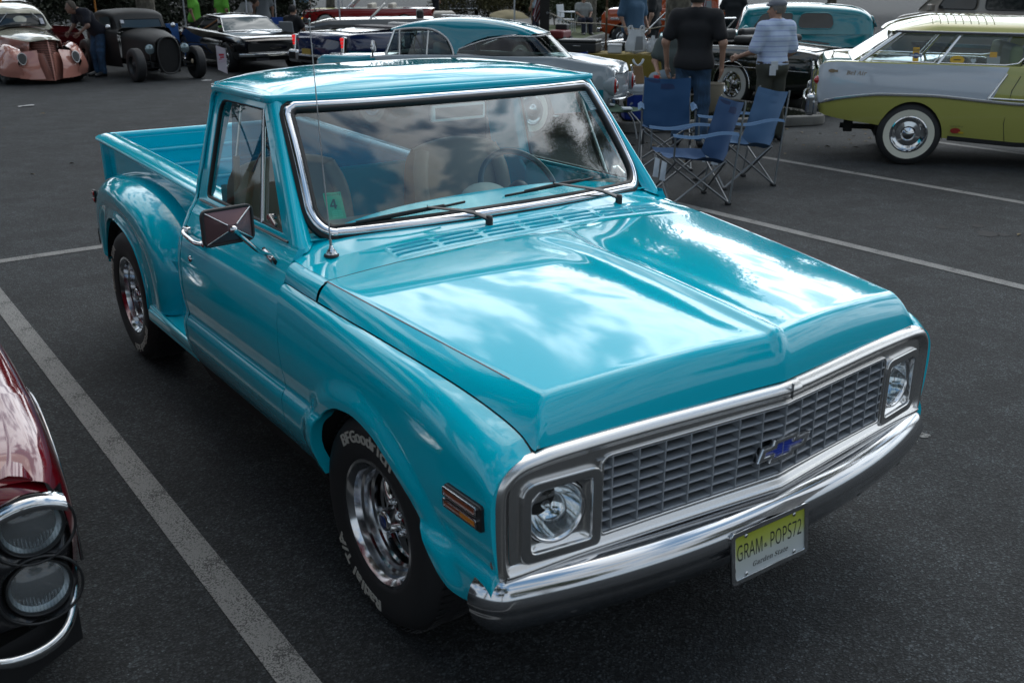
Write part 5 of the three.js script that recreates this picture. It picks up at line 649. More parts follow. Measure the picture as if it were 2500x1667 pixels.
  const UU = h => { const f = [...h.map(p => [-p[0], p[1], p[2]]), ...h.slice(0, -1).reverse()]; return Array.from({ length: 25 }, (_, i) => crv(f, i / 24)); }; const rb = UU([[.672, .985, 1.40], [.675, .975, .7], [.66, .965, .05], [.60, .962, -.26], [.35, .962, -.40], [0, .962, -.44]]), rt = UU([[.655, 1.05, 1.36], [.632, 1.17, .9], [.618, 1.225, .45], [.585, 1.225, .12], [.35, 1.235, -.0], [0, 1.24, -.04]]);
  part(c, 'rear_window', surf(24, 6, (u, v) => [0, 1, 2].map(k => lerp(rb[Math.round(u * 24)][k], rt[Math.round(u * 24)][k], v))), glassTint);
  part(c, 'rear_window_trim', sweep([...rb, ...rt.slice().reverse()], circ(.014, 6), [0, 1, .1], { closed: true }), alu);
  part(c, 'windshield', surf(16, 4, (u, v) => { const a = u * 2 - 1; return [a * lerp(.72, .585, v), lerp(.96, 1.28, v), lerp(2.95 - .25 * a * a, 2.75 - .17 * a * a, v)]; }), glassTint);
  part(c, 'cabin_floor', surf(4, 6, (u, v) => [lerp(-.7, .7, u), .99, lerp(.1, 2.8, v)]), mat([.015, .04, .05], .9));
  for (const x of [-.33, .33]) part(c, 'seat', box(.56, .16, .14, [x, 1.05, 1.80], .05), mat([.30, .36, .36], .6));
  part(c, 'steering_wheel', xf(new THREE.TorusGeometry(.19, .012, 8, 32), [.34, 1.06, 2.26], [.5, 0, 0]), mat([.01, .05, .06], .3));
  part(c, 'rear_bumper', sweep(Array.from({ length: 21 }, (_, i) => { const a = i / 10 - 1; return [a * .84, .45, -1.46 + .16 * Math.pow(Math.abs(a), 4)]; }), rrect(.14, .05, .02, 3), [0, 1, 0]), chrome);
  part(c, 'antenna_tip', [rod([-.72, .96, .50], [-.70, 1.0, .48], .02)], chrome);
  for (const s of [-1, 1]) for (const z of [0, 3.0]) carWheel(c, s * .83, .33, z, .33, .17, { rim: .58, white: .6 });
}
{ // ---- black convertible behind the two standing men
  const bk = paint([.010, .013, .012]);
  const c = thing('convertible_car', 'dark green-black sixties convertible parked behind the man in the striped shirt', 'car', [11.5, 0, -8.9], 180 * R);
  const ar = [[0, .395, .31], [2.95, .39, .31]];
  const S = carShell([[-1.66, .72, .76, .44, .80, .84], [-1.6, .80, .84, .36, .86, .92], [-1.1, .82, .88, .30, .91, .98], [-.3, .80, .90, .25, .93, .99], [.8, .80, .90, .20, .90, .97], [2.2, .81, .90, .20, .88, .96], [3.2, .80, .88, .24, .84, .92], [3.75, .76, .82, .32, .78, .84]], ar);
  part(c, 'body', S.g, bk); part(c, 'wheel_well', [...wells(ar, .87), box(1.5, .1, 5, [0, .33, 1.1], 0)], matte);
  for (const s of [-1, 1]) {
    part(c, 'side_moulding', sided(sweep(Array.from({ length: 30 }, (_, i) => { const z = lerp(-1.5, 3.5, i / 29); return [S.X(z, .63) + .005, .63, z]; }), rrect(.02, .012, .004, 1), [0, 1, 0]), s), darkChrome);
    part(c, 'arch_trim', sided(sweep(Array.from({ length: 24 }, (_, i) => { const a = Math.PI * (i / 23); return [S.X(0, .6) + .004, .31 + .40 * Math.sin(a), .40 * Math.cos(a)]; }), circ(.010, 6), [1, 0, 0]), s), chrome);
    const tl = new THREE.Group(); tl.name = 'tail_lamp'; c.add(tl); part(tl, 'lamp_housing', sided(box(.40, .20, .10, [.62, .665, -1.685], .03), s), chrome); part(tl, 'lamp_lens', sided(box(.30, .13, .07, [.62, .675, -1.715], .02), s), redLens);
    part(c, 'bumper_end', sided(box(.34, .15, .22, [.70, .50, -1.70], .05), s), chrome);
  }
  part(c, 'rear_bumper', box(1.2, .14, .10, [0, .50, -1.76], .04), chrome);
  part(c, 'deck_panel', surf(16, 10, (u, v) => { const x = lerp(-.66, .66, u), z = lerp(-1.45, -.45, v); return [x, lerp(.935, .995, v) + .03 * (1 - (x / .7) ** 2), z]; }), bk);
  part(c, 'folded_top', [box(1.30, .13, .42, [0, 1.03, .05], .06)], mat([.02, .02, .02], .6)); part(c, 'cabin_floor', box(1.3, .02, 1.3, [0, .985, .95], 0), matte);
  for (const x of [-.33, .33]) part(c, 'seat', box(.52, .20, .16, [x, 1.07, .75], .06), mat([.02, .02, .02], .5));
  part(c, 'windshield', bilin([-.68, .97, 1.75], [.68, .97, 1.75], [.58, 1.30, 1.35], [-.58, 1.30, 1.35], 6, 3), glassTint); part(c, 'windshield_frame', sweep([[-.70, .97, 1.76], [-.60, 1.31, 1.34], [.60, 1.31, 1.34], [.70, .97, 1.76]], circ(.018, 6), [0, .3, 1]), chrome);
  for (const s of [-1, 1]) for (const z of [0, 2.95]) carWheel(c, s * .865, .335, z, .335, .2, { rim: .62, white: .78, wc: [.5, .5, .48], dish: .04, spokes: 5, back: 1, rimM: chrome, capM: darkChrome });
}
{ // ---- teal street rod
  const tl = paint([.003, .20, .24]);
  const c = thing('street_rod', 'teal chopped street rod with tinted windows behind the striped shirt man', 'car', [14.14, 0, -10.36], 224 * R);
  const ar = [[-.15, .42, .34], [2.5, .40, .34]];
  const S = carShell([[-1.28, .50, .54, .44, .96, .99], [-1.22, .60, .62, .36, 1.0, 1.02], [-.6, .64, .68, .28, 1.02, 1.04], [.6, .63, .66, .26, 1.02, 1.04], [1.25, .56, .60, .28, 1.0, 1.06], [2.4, .36, .42, .34, .96, 1.04], [2.7, .28, .34, .4, .9, .98]], ar, { mid: .4 });
  part(c, 'body', S.g, tl); part(c, 'wheel_well', wells(ar, .64), matte);
  // cabin as a closed crown with inset window panels
  const st = [[-1.24, .52, 1.22], [-1.16, .56, 1.36], [-.9, .59, 1.47], [-.3, .61, 1.52], [.4, .60, 1.53], [.95, .58, 1.49], [1.12, .56, 1.42], [1.26, .54, 1.02]];
  part(c, 'roof', patch(st.map(([z, w, y]) => [[-w - .06, 1.0, z], [-w, lerp(1.0, y, .6), z], [-w * .92, y - .05, z], [-w * .5, y, z], [0, y + .02, z], [w * .5, y, z], [w * .92, y - .05, z], [w, lerp(1.0, y, .6), z], [w + .06, 1.0, z]]), 40, 50), tl);
  part(c, 'cabin_back', surf(20, 14, (u, v) => { const a = u * 2 - 1; return [a * (.56 - .05 * v), lerp(.98, 1.26, v), -1.245 - .07 * (1 - a * a)]; }), tl);
  for (const s of [-1, 1]) { const X = (y, z) => s * (.61 + .012 + .05 * (1.5 - y) / .5); pane(c, 'side_window', rim3([[X(1.10, -.55), 1.10, -.52], [X(1.38, -.5), 1.38, -.46], [X(1.38, .1), 1.38, .12], [X(1.10, .1), 1.10, .16]], .12), darkGlass, true, .008, tl); pane(c, 'side_window', rim3([[X(1.10, .3), 1.10, .26], [X(1.38, .3), 1.38, .24], [X(1.37, .8), 1.37, .80], [X(1.10, .9), 1.10, .98]], .07), darkGlass, true, .008, tl); }
  pane(c, 'rear_window', rim3([[.30, 1.12, -1.335], [.27, 1.32, -1.235], [-.27, 1.32, -1.235], [-.30, 1.12, -1.335]], .10), darkGlass, true, .012, tl);
  for (const s of [-1, 1]) { part(c, 'fender', sided(surf(24, 12, (u, v) => { const a = lerp(-.1, 1.05, u) * Math.PI, r = .46 + .03 * Math.sin(v * Math.PI); return [lerp(.55, .88, v), .34 + r * Math.sin(a) * (1 - .12 * v * v), -.15 - r * 1.15 * Math.cos(a)]; }), s), tl); part(c, 'door_mirror', sided(xf(new THREE.SphereGeometry(.06, 12, 8), [.80, 1.10, 1.1]), s), tl); for (const z of [-.15, 2.5]) carWheel(c, s * .80, .35, z, .35, .22, {}); }
  part(c, 'hood_vents', [0, 1, 2].map(k => box(.01, .02, .5, [.56, .8 + k * .06, 1.8], .004)), tl);
}
{ // ---- pink and cream prewar sedan, top left
  const pink = paint([.46, .20, .155]), cream = paint([.44, .42, .33]);
  const c = thing('hot_rod_sedan', 'pink prewar sedan with cream roof and hood, far left', 'car', [2.3, 0, -19.9], 4 * R);
  const fd = (s) => sided(patch([[[.50, .55, .62], [.54, .30, .66], [.52, .14, .60]], [[.47, .66, .45], [.66, .62, .50], [.80, .34, .42], [.80, .18, .34]], [[.45, .70, .15], [.66, .76, .10], [.84, .50, .0], [.86, .26, -.02]], [[.46, .62, -.35], [.66, .70, -.42], [.85, .52, -.46], [.87, .30, -.48]], [[.60, .45, -.8], [.70, .48, -.85], [.84, .40, -.9], [.86, .26, -.9]]].map(r => r.length === 3 ? [r[0], [.60, .44, .66], r[1], r[2]] : r), 24, 30), s);
  for (const s of [-1, 1]) { part(c, 'fender', fd(s), pink); part(c, 'apron', sided(patch([[[.20, .66, .60], [.22, .40, .72], [.16, .12, .78]], [[.36, .64, .52], [.40, .38, .66], [.38, .12, .70]], [[.50, .62, .47], [.56, .36, .60], [.58, .14, .58]]], 10, 10), s), pink);
    const h = new THREE.Group(); h.name = 'headlight'; c.add(h); const tear = rr => Array.from({ length: 28 }, (_, i) => { const a = i / 28 * 2 * Math.PI; return [rr * .80 * Math.cos(a) * (1 - .18 * -Math.sin(a) * (Math.sin(a) < 0 ? 1 : 0)), rr * Math.sin(a) * (Math.sin(a) < 0 ? 1.25 : 1)]; });
    part(h, 'lamp_rim', xf(ext(shp(tear(.105), [tear(.090).reverse()]), .03, .004), [s * .50, .515, .625], [-.25, s * .25, 0]), darkChrome); part(h, 'lamp_lens', xf(ext(shp(tear(.088)), .022, .006), [s * .50, .515, .635], [-.25, s * .25, 0]), mat([.012, .016, .018], .22)); }
  // nose: V grille with stacked bars, hood above
  const nose = v => [lerp(.82, .10, v), lerp(.60, .78, Math.sin(v * 1.4)) ];
  part(c, 'nose', [-1, 1].map(s => sided(surf(12, 20, (u, v) => { const y = lerp(.84, .08, v), zc = .62 + .16 * Math.sin(v * 1.7), w = lerp(.30, .16, v); return [u * (w + .20 * u * u * (v > .3 ? 1 : 0)), y, zc - .30 * u * u - .10 * u]; }), s)), pink);
  for (let k = 0; k < 22; k++) for (const s of [-1, 1]) { const v = .02 + k * .043, y = lerp(.84, .10, v), zc = .635 + .16 * Math.sin(v * 1.7), w = lerp(.26, .10, Math.pow(v, .8)); part(c, 'grille_bar', sided(sweep([0, .33, .66, 1].map(u => [u * w + .012, y, zc - .24 * u * u - .08 * u]), rrect(.016, .020, .005, 1), [0, 1, 0]), s), mat([.40, .17, .13], .35, .3)); }
  part(c, 'grille_spine', sweep(Array.from({ length: 12 }, (_, i) => { const v = i / 11; return [0, lerp(.87, .08, v), .645 + .16 * Math.sin(v * 1.7)]; }), rrect(.03, .026, .008, 2), [0, .2, 1]), pink);
  part(c, 'grille_opening', [-1, 1].map(s => sided(surf(6, 16, (u, v) => { const y = lerp(.84, .09, v), w = lerp(.27, .11, v); return [u * w, y, .628 + .16 * Math.sin(v * 1.7) - .24 * u * u - .08 * u]; }), s)), mat([.05, .02, .018], .7));
  part(c, 'hood', patch([[.66, .12, .86, .84], [.50, .30, .93, .82], [.0, .40, .98, .84], [-.6, .52, 1.01, .88], [-.98, .58, 1.03, .90]].map(([z, w, y, ye]) => [-1, -.85, -.5, 0, .5, .85, 1].map(a => [a * w, lerp(y, ye, Math.pow(Math.abs(a), 2.6)), z + (z > .6 ? .10 * (1 - a * a) : 0)])), 30, 30), cream);
  for (const s of [-1, 1]) { part(c, 'hood_side', sided(patch([[.50, .29, .82], [.0, .40, .84], [-.6, .52, .88], [-.98, .58, .90]].map(([z, w, y]) => [[w, y, z], [w + .02, y - .12, z], [w + .03, y - .28, z], [w + .02, y - .45, z]]), 8, 14), s), pink); for (let k = 0; k < 7; k++) part(c, 'louvre', sided(sweep([[.33, .80 - k * .022, .44], [.43, .82 - k * .022, .0], [.54, .86 - k * .022, -.6]], rrect(.010, .012, .003, 1), [0, 1, 0]), s), mat([.30, .12, .095], .5));
    part(c, 'body_side', sided(patch([[-.98, .60], [-1.6, .70], [-2.4, .74], [-3.2, .66], [-3.6, .4]].map(([z, w]) => [[w - .02, 1.0, z], [w + .04, .8, z], [w + .06, .5, z], [w + .02, .16, z]]), 10, 20), s), pink); part(c, 'rear_fender', sided(patch([[-1.9, .72, .3], [-2.3, .86, .62], [-2.7, .90, .72], [-3.1, .86, .6], [-3.5, .74, .3]].map(([z, w, y]) => [[.66, y + .02, z], [w - .06, y, z], [w, y * .6, z], [w, .16, z]]), 10, 16), s), pink); }
  const gh = [[-.98, .56, 1.03, .0], [-1.12, .54, 1.30, 0], [-1.32, .52, 1.42, 0], [-1.8, .56, 1.50, 0], [-2.4, .55, 1.46, 0], [-3.0, .5, 1.25, 0], [-3.4, .42, 1.0, 0]];
  part(c, 'roof', patch(gh.map(([z, w, y]) => [[-w - .08, .98, z], [-w - .02, lerp(.98, y, .5), z], [-w * .93, y - .06, z], [-w * .5, y, z], [0, y + .015, z + (z > -1.2 ? .08 : 0)], [w * .5, y, z], [w * .93, y - .06, z], [w + .02, lerp(.98, y, .5), z], [w + .08, .98, z]]), 40, 40), cream);
  const wz = y => -.905 - .155 * (y - 1.03) / .27; pane(c, 'windshield', rim3([[-.50, 1.05, wz(1.05) - .02], [-.47, 1.28, wz(1.28) - .02], [0, 1.30, wz(1.30) + .06], [.47, 1.28, wz(1.28) - .02], [.50, 1.05, wz(1.05) - .02], [0, 1.06, wz(1.05) + .07]], .06), darkGlass, true, .010, rubber);
  part(c, 'paper_tag', bilin([.37, 1.09, -.905], [.45, 1.09, -.93], [.44, 1.20, -.99], [.36, 1.20, -.965]), mat([.45, .46, .52], .8), 'white paper tag in the windshield'); for (const s of [-1, 1]) part(c, 'wiper', sweep([[s * .22, 1.325, -.985], [s * .33, 1.22, -.96], [s * .42, 1.13, -.925]], rrect(.012, .012, .003, 1), [0, 0, 1]), alu);
  for (const s of [-1, 1]) pane(c, 'side_window', [[s * .655, 1.02, -1.1], [s * .60, 1.32, -1.3], [s * .62, 1.36, -1.9], [s * .66, 1.02, -1.9]], darkGlass, false);
  part(c, 'underbody', box(1.5, .14, 3.6, [0, .17, -1.4], .02), matte);
  for (const s of [-1, 1]) for (const z of [0, -2.7]) carWheel(c, s * .75, .31, z, .31, .2, { rim: .6 });
}
{ // ---- matt black hot rod
  const bk = mat([.005, .005, .005], .6);
  const c = thing('hot_rod', 'matt black open-wheel hot rod with chrome headlamps beside the pink sedan', 'car', [4.5, 0, -18.8], 5 * R);
  part(c, 'radiator_shell', [surf(24, 16, (u, v) => { const a = lerp(-.18, 1.18, u) * Math.PI, r = 1; const x = .235 * Math.cos(a), y = .52 + (Math.sin(a) > 0 ? .34 : .40) * Math.sin(a); return [x * (1 + .03 * Math.sin(v * 3.14)), y, .16 - .20 * v]; }), sweep(Array.from({ length: 40 }, (_, i) => { const a = i / 40 * 2 * Math.PI; return [.235 * Math.sign(Math.cos(a)) * Math.pow(Math.abs(Math.cos(a)), .7), .50 + .36 * Math.sin(a), .165]; }), circ(.018, 6), [0, 0, 1], { closed: true })], mat([.02, .02, .02], .3)); part(c, 'radiator_core', bilin([-.22, .16, .14], [.22, .16, .14], [.22, .82, .14], [-.22, .82, .14]), matte);
  part(c, 'hood', patch([[.14, .24, .86], [-.4, .36, .93], [-1.0, .50, .98]].map(([z, w, y]) => [[-w - .04, .40, z], [-w - .02, .7, z], [-w, y - .08, z], [-w * .5, y, z], [0, y + .015, z], [w * .5, y, z], [w, y - .08, z], [w + .02, .7, z], [w + .04, .40, z]]), 24, 16), bk);
  part(c, 'body', patch([[-1.0, .54], [-1.6, .62], [-2.4, .64], [-2.9, .50]].map(([z, w]) => [[-w, .22, z], [-w - .03, .6, z], [-w, .98, z], [0, 1.0, z], [w, .98, z], [w + .03, .6, z], [w, .22, z]]), 24, 16), bk);
  part(c, 'roof', patch([[-1.10, .50, .97], [-1.22, .50, 1.20], [-1.36, .52, 1.32], [-1.9, .55, 1.37], [-2.5, .5, 1.28], [-2.85, .46, .98]].map(([z, w, y]) => [[-w - .07, .95, z], [-w - .02, lerp(.97, y, .5), z], [-w, y - .04, z], [-w * .5, y, z], [0, y + .01, z], [w * .5, y, z], [w, y - .04, z], [w + .02, lerp(.97, y, .5), z], [w + .07, .95, z]]), 30, 30), bk);
  pane(c, 'windshield', rim3([[-.44, .985, -1.085], [-.43, 1.175, -1.19], [.43, 1.175, -1.19], [.44, .985, -1.085]], .03), mat([.02, .03, .035], .05), true, .012, bk); part(c, 'paper_tag', bilin([-.43, 1.10, -1.115], [-.36, 1.10, -1.115], [-.36, 1.165, -1.155], [-.43, 1.165, -1.155]), mat([.45, .46, .5], .8), 'white paper tag in the windshield');
  for (const s of [-1, 1]) { pane(c, 'side_window', [[s * .60, .99, -1.25], [s * .56, 1.22, -1.4], [s * .56, 1.25, -1.95], [s * .61, .99, -1.95]], mat([.06, .075, .08], .05), false); part(c, 'door_mirror', xf(new THREE.SphereGeometry(.055, 12, 8), [s * .70, 1.03, -1.15], [0, 0, 0], [1, 1, .4]), chrome);
    const h = new THREE.Group(); h.name = 'headlight'; c.add(h); part(h, 'lamp_shell', xf(lathe([[0, -.13], [.05, -.12], [.09, -.06], [.098, 0], [.10, .012]], 24), [s * .37, .635, .10], [Math.PI / 2, 0, 0]), chrome); part(h, 'lamp_lens', xf(lathe([[0, .035], [.05, .028], [.09, .012], [.098, 0]], 24), [s * .37, .635, .10], [Math.PI / 2, 0, 0]), mat([.22, .28, .30], .06, .6)); part(h, 'lamp_stay', rod([s * .37, .55, .08], [s * .33, .36, .0], .014), chrome);
    part(c, 'frame_rail', box(.06, .12, 3, [s * .34, .32, -1.4], .01), matte); carWheel(c, s * .72, .33, .0, .33, .17, { rim: .6, rimM: black, capM: black }); carWheel(c, s * .80, .37, -2.5, .37, .26, { rim: .55, rimM: black, capM: black }); part(c, 'turn_lamp', xf(new THREE.SphereGeometry(.035, 10, 8), [s * .52, .36, .08], [0, 0, 0], [.8, 1.4, .6]), mat([.45, .36, .25], .2)); }
  part(c, 'front_axle', [rod([-.72, .33, 0], [.72, .33, 0], .03), rod([-.6, .26, .04], [.6, .26, .04], .012)], matte); part(c, 'engine', [box(.5, .4, .6, [0, .5, -.35], .05)], matte); part(c, 'exhaust_header', [0, 1, 2, 3].map(k => tube([[.30, .62, -.3 - k * .14], [.46, .60, -.32 - k * .14], [.52, .40, -.5 - k * .14], [.54, .30, -1.2]], .022, { n: 14 })), mat([.10, .07, .05], .4, .6));
  const sg = canvasTex(64, 96, (x, w, h) => { x.fillStyle = '#a79aa6'; x.fillRect(0, 0, w, h); x.fillStyle = '#9c1e30'; x.fillRect(10, 10, 44, 20); x.fillRect(18, 36, 36, 16); x.fillRect(8, 58, 24, 8); }); const tg = bilin([.98, .20, .16], [1.17, .06, .22], [1.17, .44, .22], [.98, .52, .16]); { const U = tg.attributes.uv; U.setXY(0, 0, 0); U.setXY(1, 1, 0); U.setXY(2, 0, 1); U.setXY(3, 1, 1); }
  solo('paper_sign', 'white card with red print standing beside the black hot rod wheel', 'sign', ext(shp([[-.10, -.20], [.10, -.30], [.10, .22], [-.10, .30]]), .006).translate(5.65, .36, -18.75), mat([.42, .38, .42], .7));
  { const g = new THREE.PlaneGeometry(.16, .20); solo('sign_print', 'red printed block on the small white card', 'print', g.translate(5.65, .40, -18.738), mat([1, 1, 1], .7, 0, { map: sg })); }
}
{ // ---- black muscle coupe
  const bk = paint([.006, .006, .008]);
  const c = thing('muscle_car', 'glossy black sixties coupe with chrome bumper behind the pickup roof', 'car', [7.05, 0, -19.9], 0);
  const ar = [[0, .38, .30], [-2.75, .39, .31]];
  const S = carShell([[-3.75, .70, .74, .40, .74, .76], [-3.5, .80, .84, .32, .82, .84], [-2.7, .82, .90, .24, .86, .88], [-1.4, .80, .89, .20, .82, .86], [-.5, .80, .89, .22, .80, .85], [.3, .80, .88, .26, .77, .82], [.8, .78, .82, .34, .72, .76], [.87, .74, .76, .40, .68, .70]], ar);
  part(c, 'body', S.g, bk); part(c, 'wheel_well', [...wells(ar, .86), box(1.5, .1, 4.4, [0, .32, -1.4], 0)], matte);
  part(c, 'hood_bulge', surf(16, 10, (u, v) => [lerp(-.30, .30, u), .835 + .045 * Math.sin(u * Math.PI) * Math.sin(v * Math.PI) - .06 * sstep(.5, 1, v), lerp(-.75, .55, v)]), bk);
  part(c, 'roof', patch([[-.95, .55, 1.13], [-1.2, .56, 1.18], [-1.7, .57, 1.20], [-2.2, .56, 1.15], [-2.8, .60, .92]].map(([z, w, y]) => [[-w, y - .05, z], [-w * .9, y - .01, z], [0, y + .02, z + (z > -1 ? .06 : 0)], [w * .9, y - .01, z], [w, y - .05, z]]), 20, 20), bk);
  const ws = [[-.70, .84, -.45], [-.56, 1.12, -.93], [0, 1.14, -.86], [.56, 1.12, -.93], [.70, .84, -.45], [0, .86, -.33]]; pane(c, 'windshield', ws, mat([.10, .13, .14], .04), true, .018);
  for (const s of [-1, 1]) { part(c, 'roof_pillar', sided(bilin([.56, 1.11, -1.9], [.56, 1.10, -2.3], [.72, .84, -3.0], [.74, .84, -2.15], 4, 4), s), bk); pane(c, 'side_window', [[s * .72, .84, -.75], [s * .57, 1.10, -1.08], [s * .57, 1.10, -1.85], [s * .73, .84, -2.1]], darkGlass, true, .008, bk); carWheel(c, s * .87, .325, 0, .325, .22, { rim: .68, dish: .05, spokes: 5, back: 1 }); carWheel(c, s * .87, .335, -2.75, .335, .24, { rim: .66, spokes: 5, back: 1 }); }
  part(c, 'front_bumper', sweep(Array.from({ length: 21 }, (_, i) => { const a = i / 10 - 1; return [a * .86, .40, .95 - .16 * Math.pow(Math.abs(a), 4)]; }), rrect(.07, .04, .015, 3), [0, 1, 0]), chrome); part(c, 'grille', surf(8, 2, (u, v) => [lerp(-.70, .70, u), lerp(.46, .64, v), .925]), matte); part(c, 'grille_frame', sweep([[-.70, .45, .935], [.70, .45, .935]], circ(.012, 6), [0, 1, 0]), alu); part(c, 'number_plate', box(.30, .06, .01, [-.35, .30, .85], .004), mat([.05, .05, .06], .5));
}
{ // ---- dark blue car, rear towards us
  const bl = paint([.006, .014, .055]);
  const c = thing('luxury_car', 'dark blue car with upright red tail lamps parked across behind the pickup', 'car', [6.58, 0, -15.8], 98 * R);
  const ar = [[1.35, .37, .31], [4.5, .38, .31]];
  const S = carShell([[-.06, .74, .76, .42, .86, .90], [.0, .84, .87, .34, .95, .98], [.5, .86, .93, .28, .98, 1.03], [1.6, .86, .95, .24, .97, 1.03], [3.2, .86, .95, .22, .94, 1.0], [4.6, .86, .94, .24, .92, .98], [5.5, .8, .88, .36, .84, .9]], ar, { round: .04 });
  part(c, 'body', S.g, bl); part(c, 'wheel_well', [...wells(ar, .92), box(1.6, .1, 5.2, [0, .32, 2.7], 0)], matte);
  part(c, 'deck_panel', surf(8, 8, (u, v) => [lerp(-.55, .55, u), lerp(.99, 1.045, v), lerp(.1, 1.3, v)]), mat([.05, .045, .05], .35, 0, { clearcoat: .6 }));
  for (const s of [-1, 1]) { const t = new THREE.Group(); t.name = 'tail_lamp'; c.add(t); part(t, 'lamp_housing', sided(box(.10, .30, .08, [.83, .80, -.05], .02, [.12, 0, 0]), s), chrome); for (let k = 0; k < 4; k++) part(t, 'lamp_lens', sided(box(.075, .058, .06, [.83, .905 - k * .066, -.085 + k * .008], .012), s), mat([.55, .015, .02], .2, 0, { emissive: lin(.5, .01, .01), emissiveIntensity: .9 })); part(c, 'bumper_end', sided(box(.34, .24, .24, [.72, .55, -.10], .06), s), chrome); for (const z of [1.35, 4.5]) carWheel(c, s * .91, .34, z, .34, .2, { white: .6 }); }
  part(c, 'rear_bumper', box(1.3, .16, .12, [0, .52, -.13], .05), darkChrome); part(c, 'number_plate', box(.30, .15, .012, [.30, .62, -.16], .004), mat([.30, .20, .03], .5)); part(c, 'trunk_lid_mark', box(.03, .12, .02, [.12, .74, -.125], .008), chrome);
  part(c, 'folded_top', box(1.45, .07, .5, [0, 1.05, 1.55], .03), mat([.05, .045, .05], .7)); for (const z of [2.2, 3.0]) part(c, 'seat', box(1.3, .12, .22, [0, 1.06, z], .05), mat([.36, .36, .35], .6)); part(c, 'windshield_frame', sweep([[-.72, 1.0, 3.9], [-.62, 1.22, 3.6], [.62, 1.22, 3.6], [.72, 1.0, 3.9]], circ(.02, 6), [0, .3, 1]), chrome);
}
{ // ---- red convertible in the distance
  const rd = paint([.22, .010, .012]);
  const c = thing('finned_convertible', 'red sixties convertible with whitewall tyres in the distance', 'car', [15.9, 0, -34.9], -126 * R);
  const ar = [[-.22, .40, .33], [-3.25, .38, .33]];
  const S = carShell([[-4.3, .86, .90, .46, .88, .88], [-4.1, .92, .96, .36, .90, .88], [-3.0, .92, 1.0, .26, .88, .88], [-1.2, .92, .98, .24, .88, .90], [.2, .92, .98, .28, .86, .90], [.62, .88, .92, .34, .80, .84], [.7, .80, .84, .38, .74, .78]], ar);
  part(c, 'body', S.g, rd); part(c, 'wheel_well', [...wells(ar, .94), box(1.6, .1, 4.8, [0, .36, -1.8], 0)], matte);
  for (const s of [-1, 1]) { part(c, 'side_moulding', sided(sweep(Array.from({ length: 20 }, (_, i) => { const z = lerp(-4.2, .6, i / 19); return [.955, lerp(.90, .78, sstep(.7, 1, i / 19)), z]; }), rrect(.03, .02, .006, 1), [0, 1, 0]), s), alu); part(c, 'side_moulding', sided(sweep([[.99, .52, -1.4], [.985, .55, -2.8]], rrect(.03, .014, .005, 1), [0, 1, 0]), s), alu); part(c, 'lower_panel', sided(box(.03, .20, .70, [.93, .46, .33], .01), s), mat([.10, .10, .11], .4)); const h = new THREE.Group(); h.name = 'headlight'; c.add(h); for (const x of [.62, .80]) part(h, 'lamp_lens', sided(xf(lathe([[0, .03], [.06, .02], [.08, 0], [.085, -.04]], 16), [x, .66, .73], [Math.PI / 2, 0, 0]), s), mat([.5, .55, .6], .1, .5)); part(c, 'parking_lamp', sided(box(.10, .06, .05, [.86, .54, .70], .02), s), mat([.8, .35, .02], .3, 0, { emissive: lin(1, .45, .05), emissiveIntensity: .8 })); for (const z of [-.22, -3.25]) carWheel(c, s * .95, .35, z, .35, .2, { white: .75, wc: [.5, .5, .48] }); }
  part(c, 'front_bumper', box(1.8, .12, .14, [0, .42, .76], .05), darkChrome); part(c, 'grille', box(1.3, .18, .03, [0, .64, .76], .01), darkChrome);
  part(c, 'windshield', bilin([-.78, .90, -1.0], [.78, .90, -1.0], [.68, 1.28, -1.42], [-.68, 1.28, -1.42], 6, 3, [0, 0, .08]), glassTint); part(c, 'windshield_frame', sweep([[-.80, .89, -1.0], [-.70, 1.29, -1.42], [0, 1.30, -1.32], [.70, 1.29, -1.42], [.80, .89, -1.0]], circ(.025, 6), [0, .3, 1]), chrome); part(c, 'cabin', box(1.5, .06, 1.9, [0, .88, -2.1], .02), mat([.20, .19, .16], .7)); for (const z of [-1.9, -2.7]) part(c, 'seat', box(1.4, .22, .2, [0, .98, z], .07), mat([.35, .33, .28], .6));
}
{ // ---- old car facing us in the distance
  const w = mat([.30, .33, .36], .35, .2);
  const c = thing('fifties_car', 'pale chrome-fronted car facing us in the distance', 'car', [29.0, 0, -45.0], -34 * R);
  const ar = [[-.9, .38, .33], [-3.9, .38, .33]]; const S = carShell([[-5.2, .8, .85, .4, .84, .86], [-3, .9, .95, .28, .92, .96], [-.8, .9, .95, .28, .93, 1.0], [-.1, .88, .92, .34, .88, .95], [0, .82, .86, .40, .80, .86]], ar); part(c, 'body', S.g, w);
  part(c, 'grille', box(1.25, .26, .05, [0, .66, .05], .03), darkChrome); part(c, 'front_bumper', box(1.9, .13, .14, [0, .44, .08], .05), chrome); part(c, 'roof', patch([[-1.7, .6, 1.0], [-2.1, .6, 1.4], [-3.0, .6, 1.42], [-3.6, .6, .98]].map(([z, q, y]) => [[-q - .1, .95, z], [-q, y - .05, z], [0, y, z], [q, y - .05, z], [q + .1, .95, z]]), 12, 12), w); part(c, 'windshield', bilin([-.62, 1.02, -1.62], [.62, 1.02, -1.62], [.54, 1.34, -2.0], [-.54, 1.34, -2.0]), darkGlass);
  for (const s of [-1, 1]) { part(c, 'headlight', xf(lathe([[0, .03], [.07, .02], [.09, 0], [.09, -.05]], 16), [s * .74, .74, .03], [Math.PI / 2, 0, 0]), chrome); for (const z of [-.9, -3.9]) carWheel(c, s * .88, .34, z, .34, .2, {}); }
}
{ // ---- red car in the left foreground (front wing with stacked lamps)
  const rd = paint([.125, .002, .007]);
  const c = thing('red_car', 'dark red car with stacked round headlights in the left foreground', 'car', [-2.98, 0, .02], 0);
  globalThis.RED = { c, rd };
}
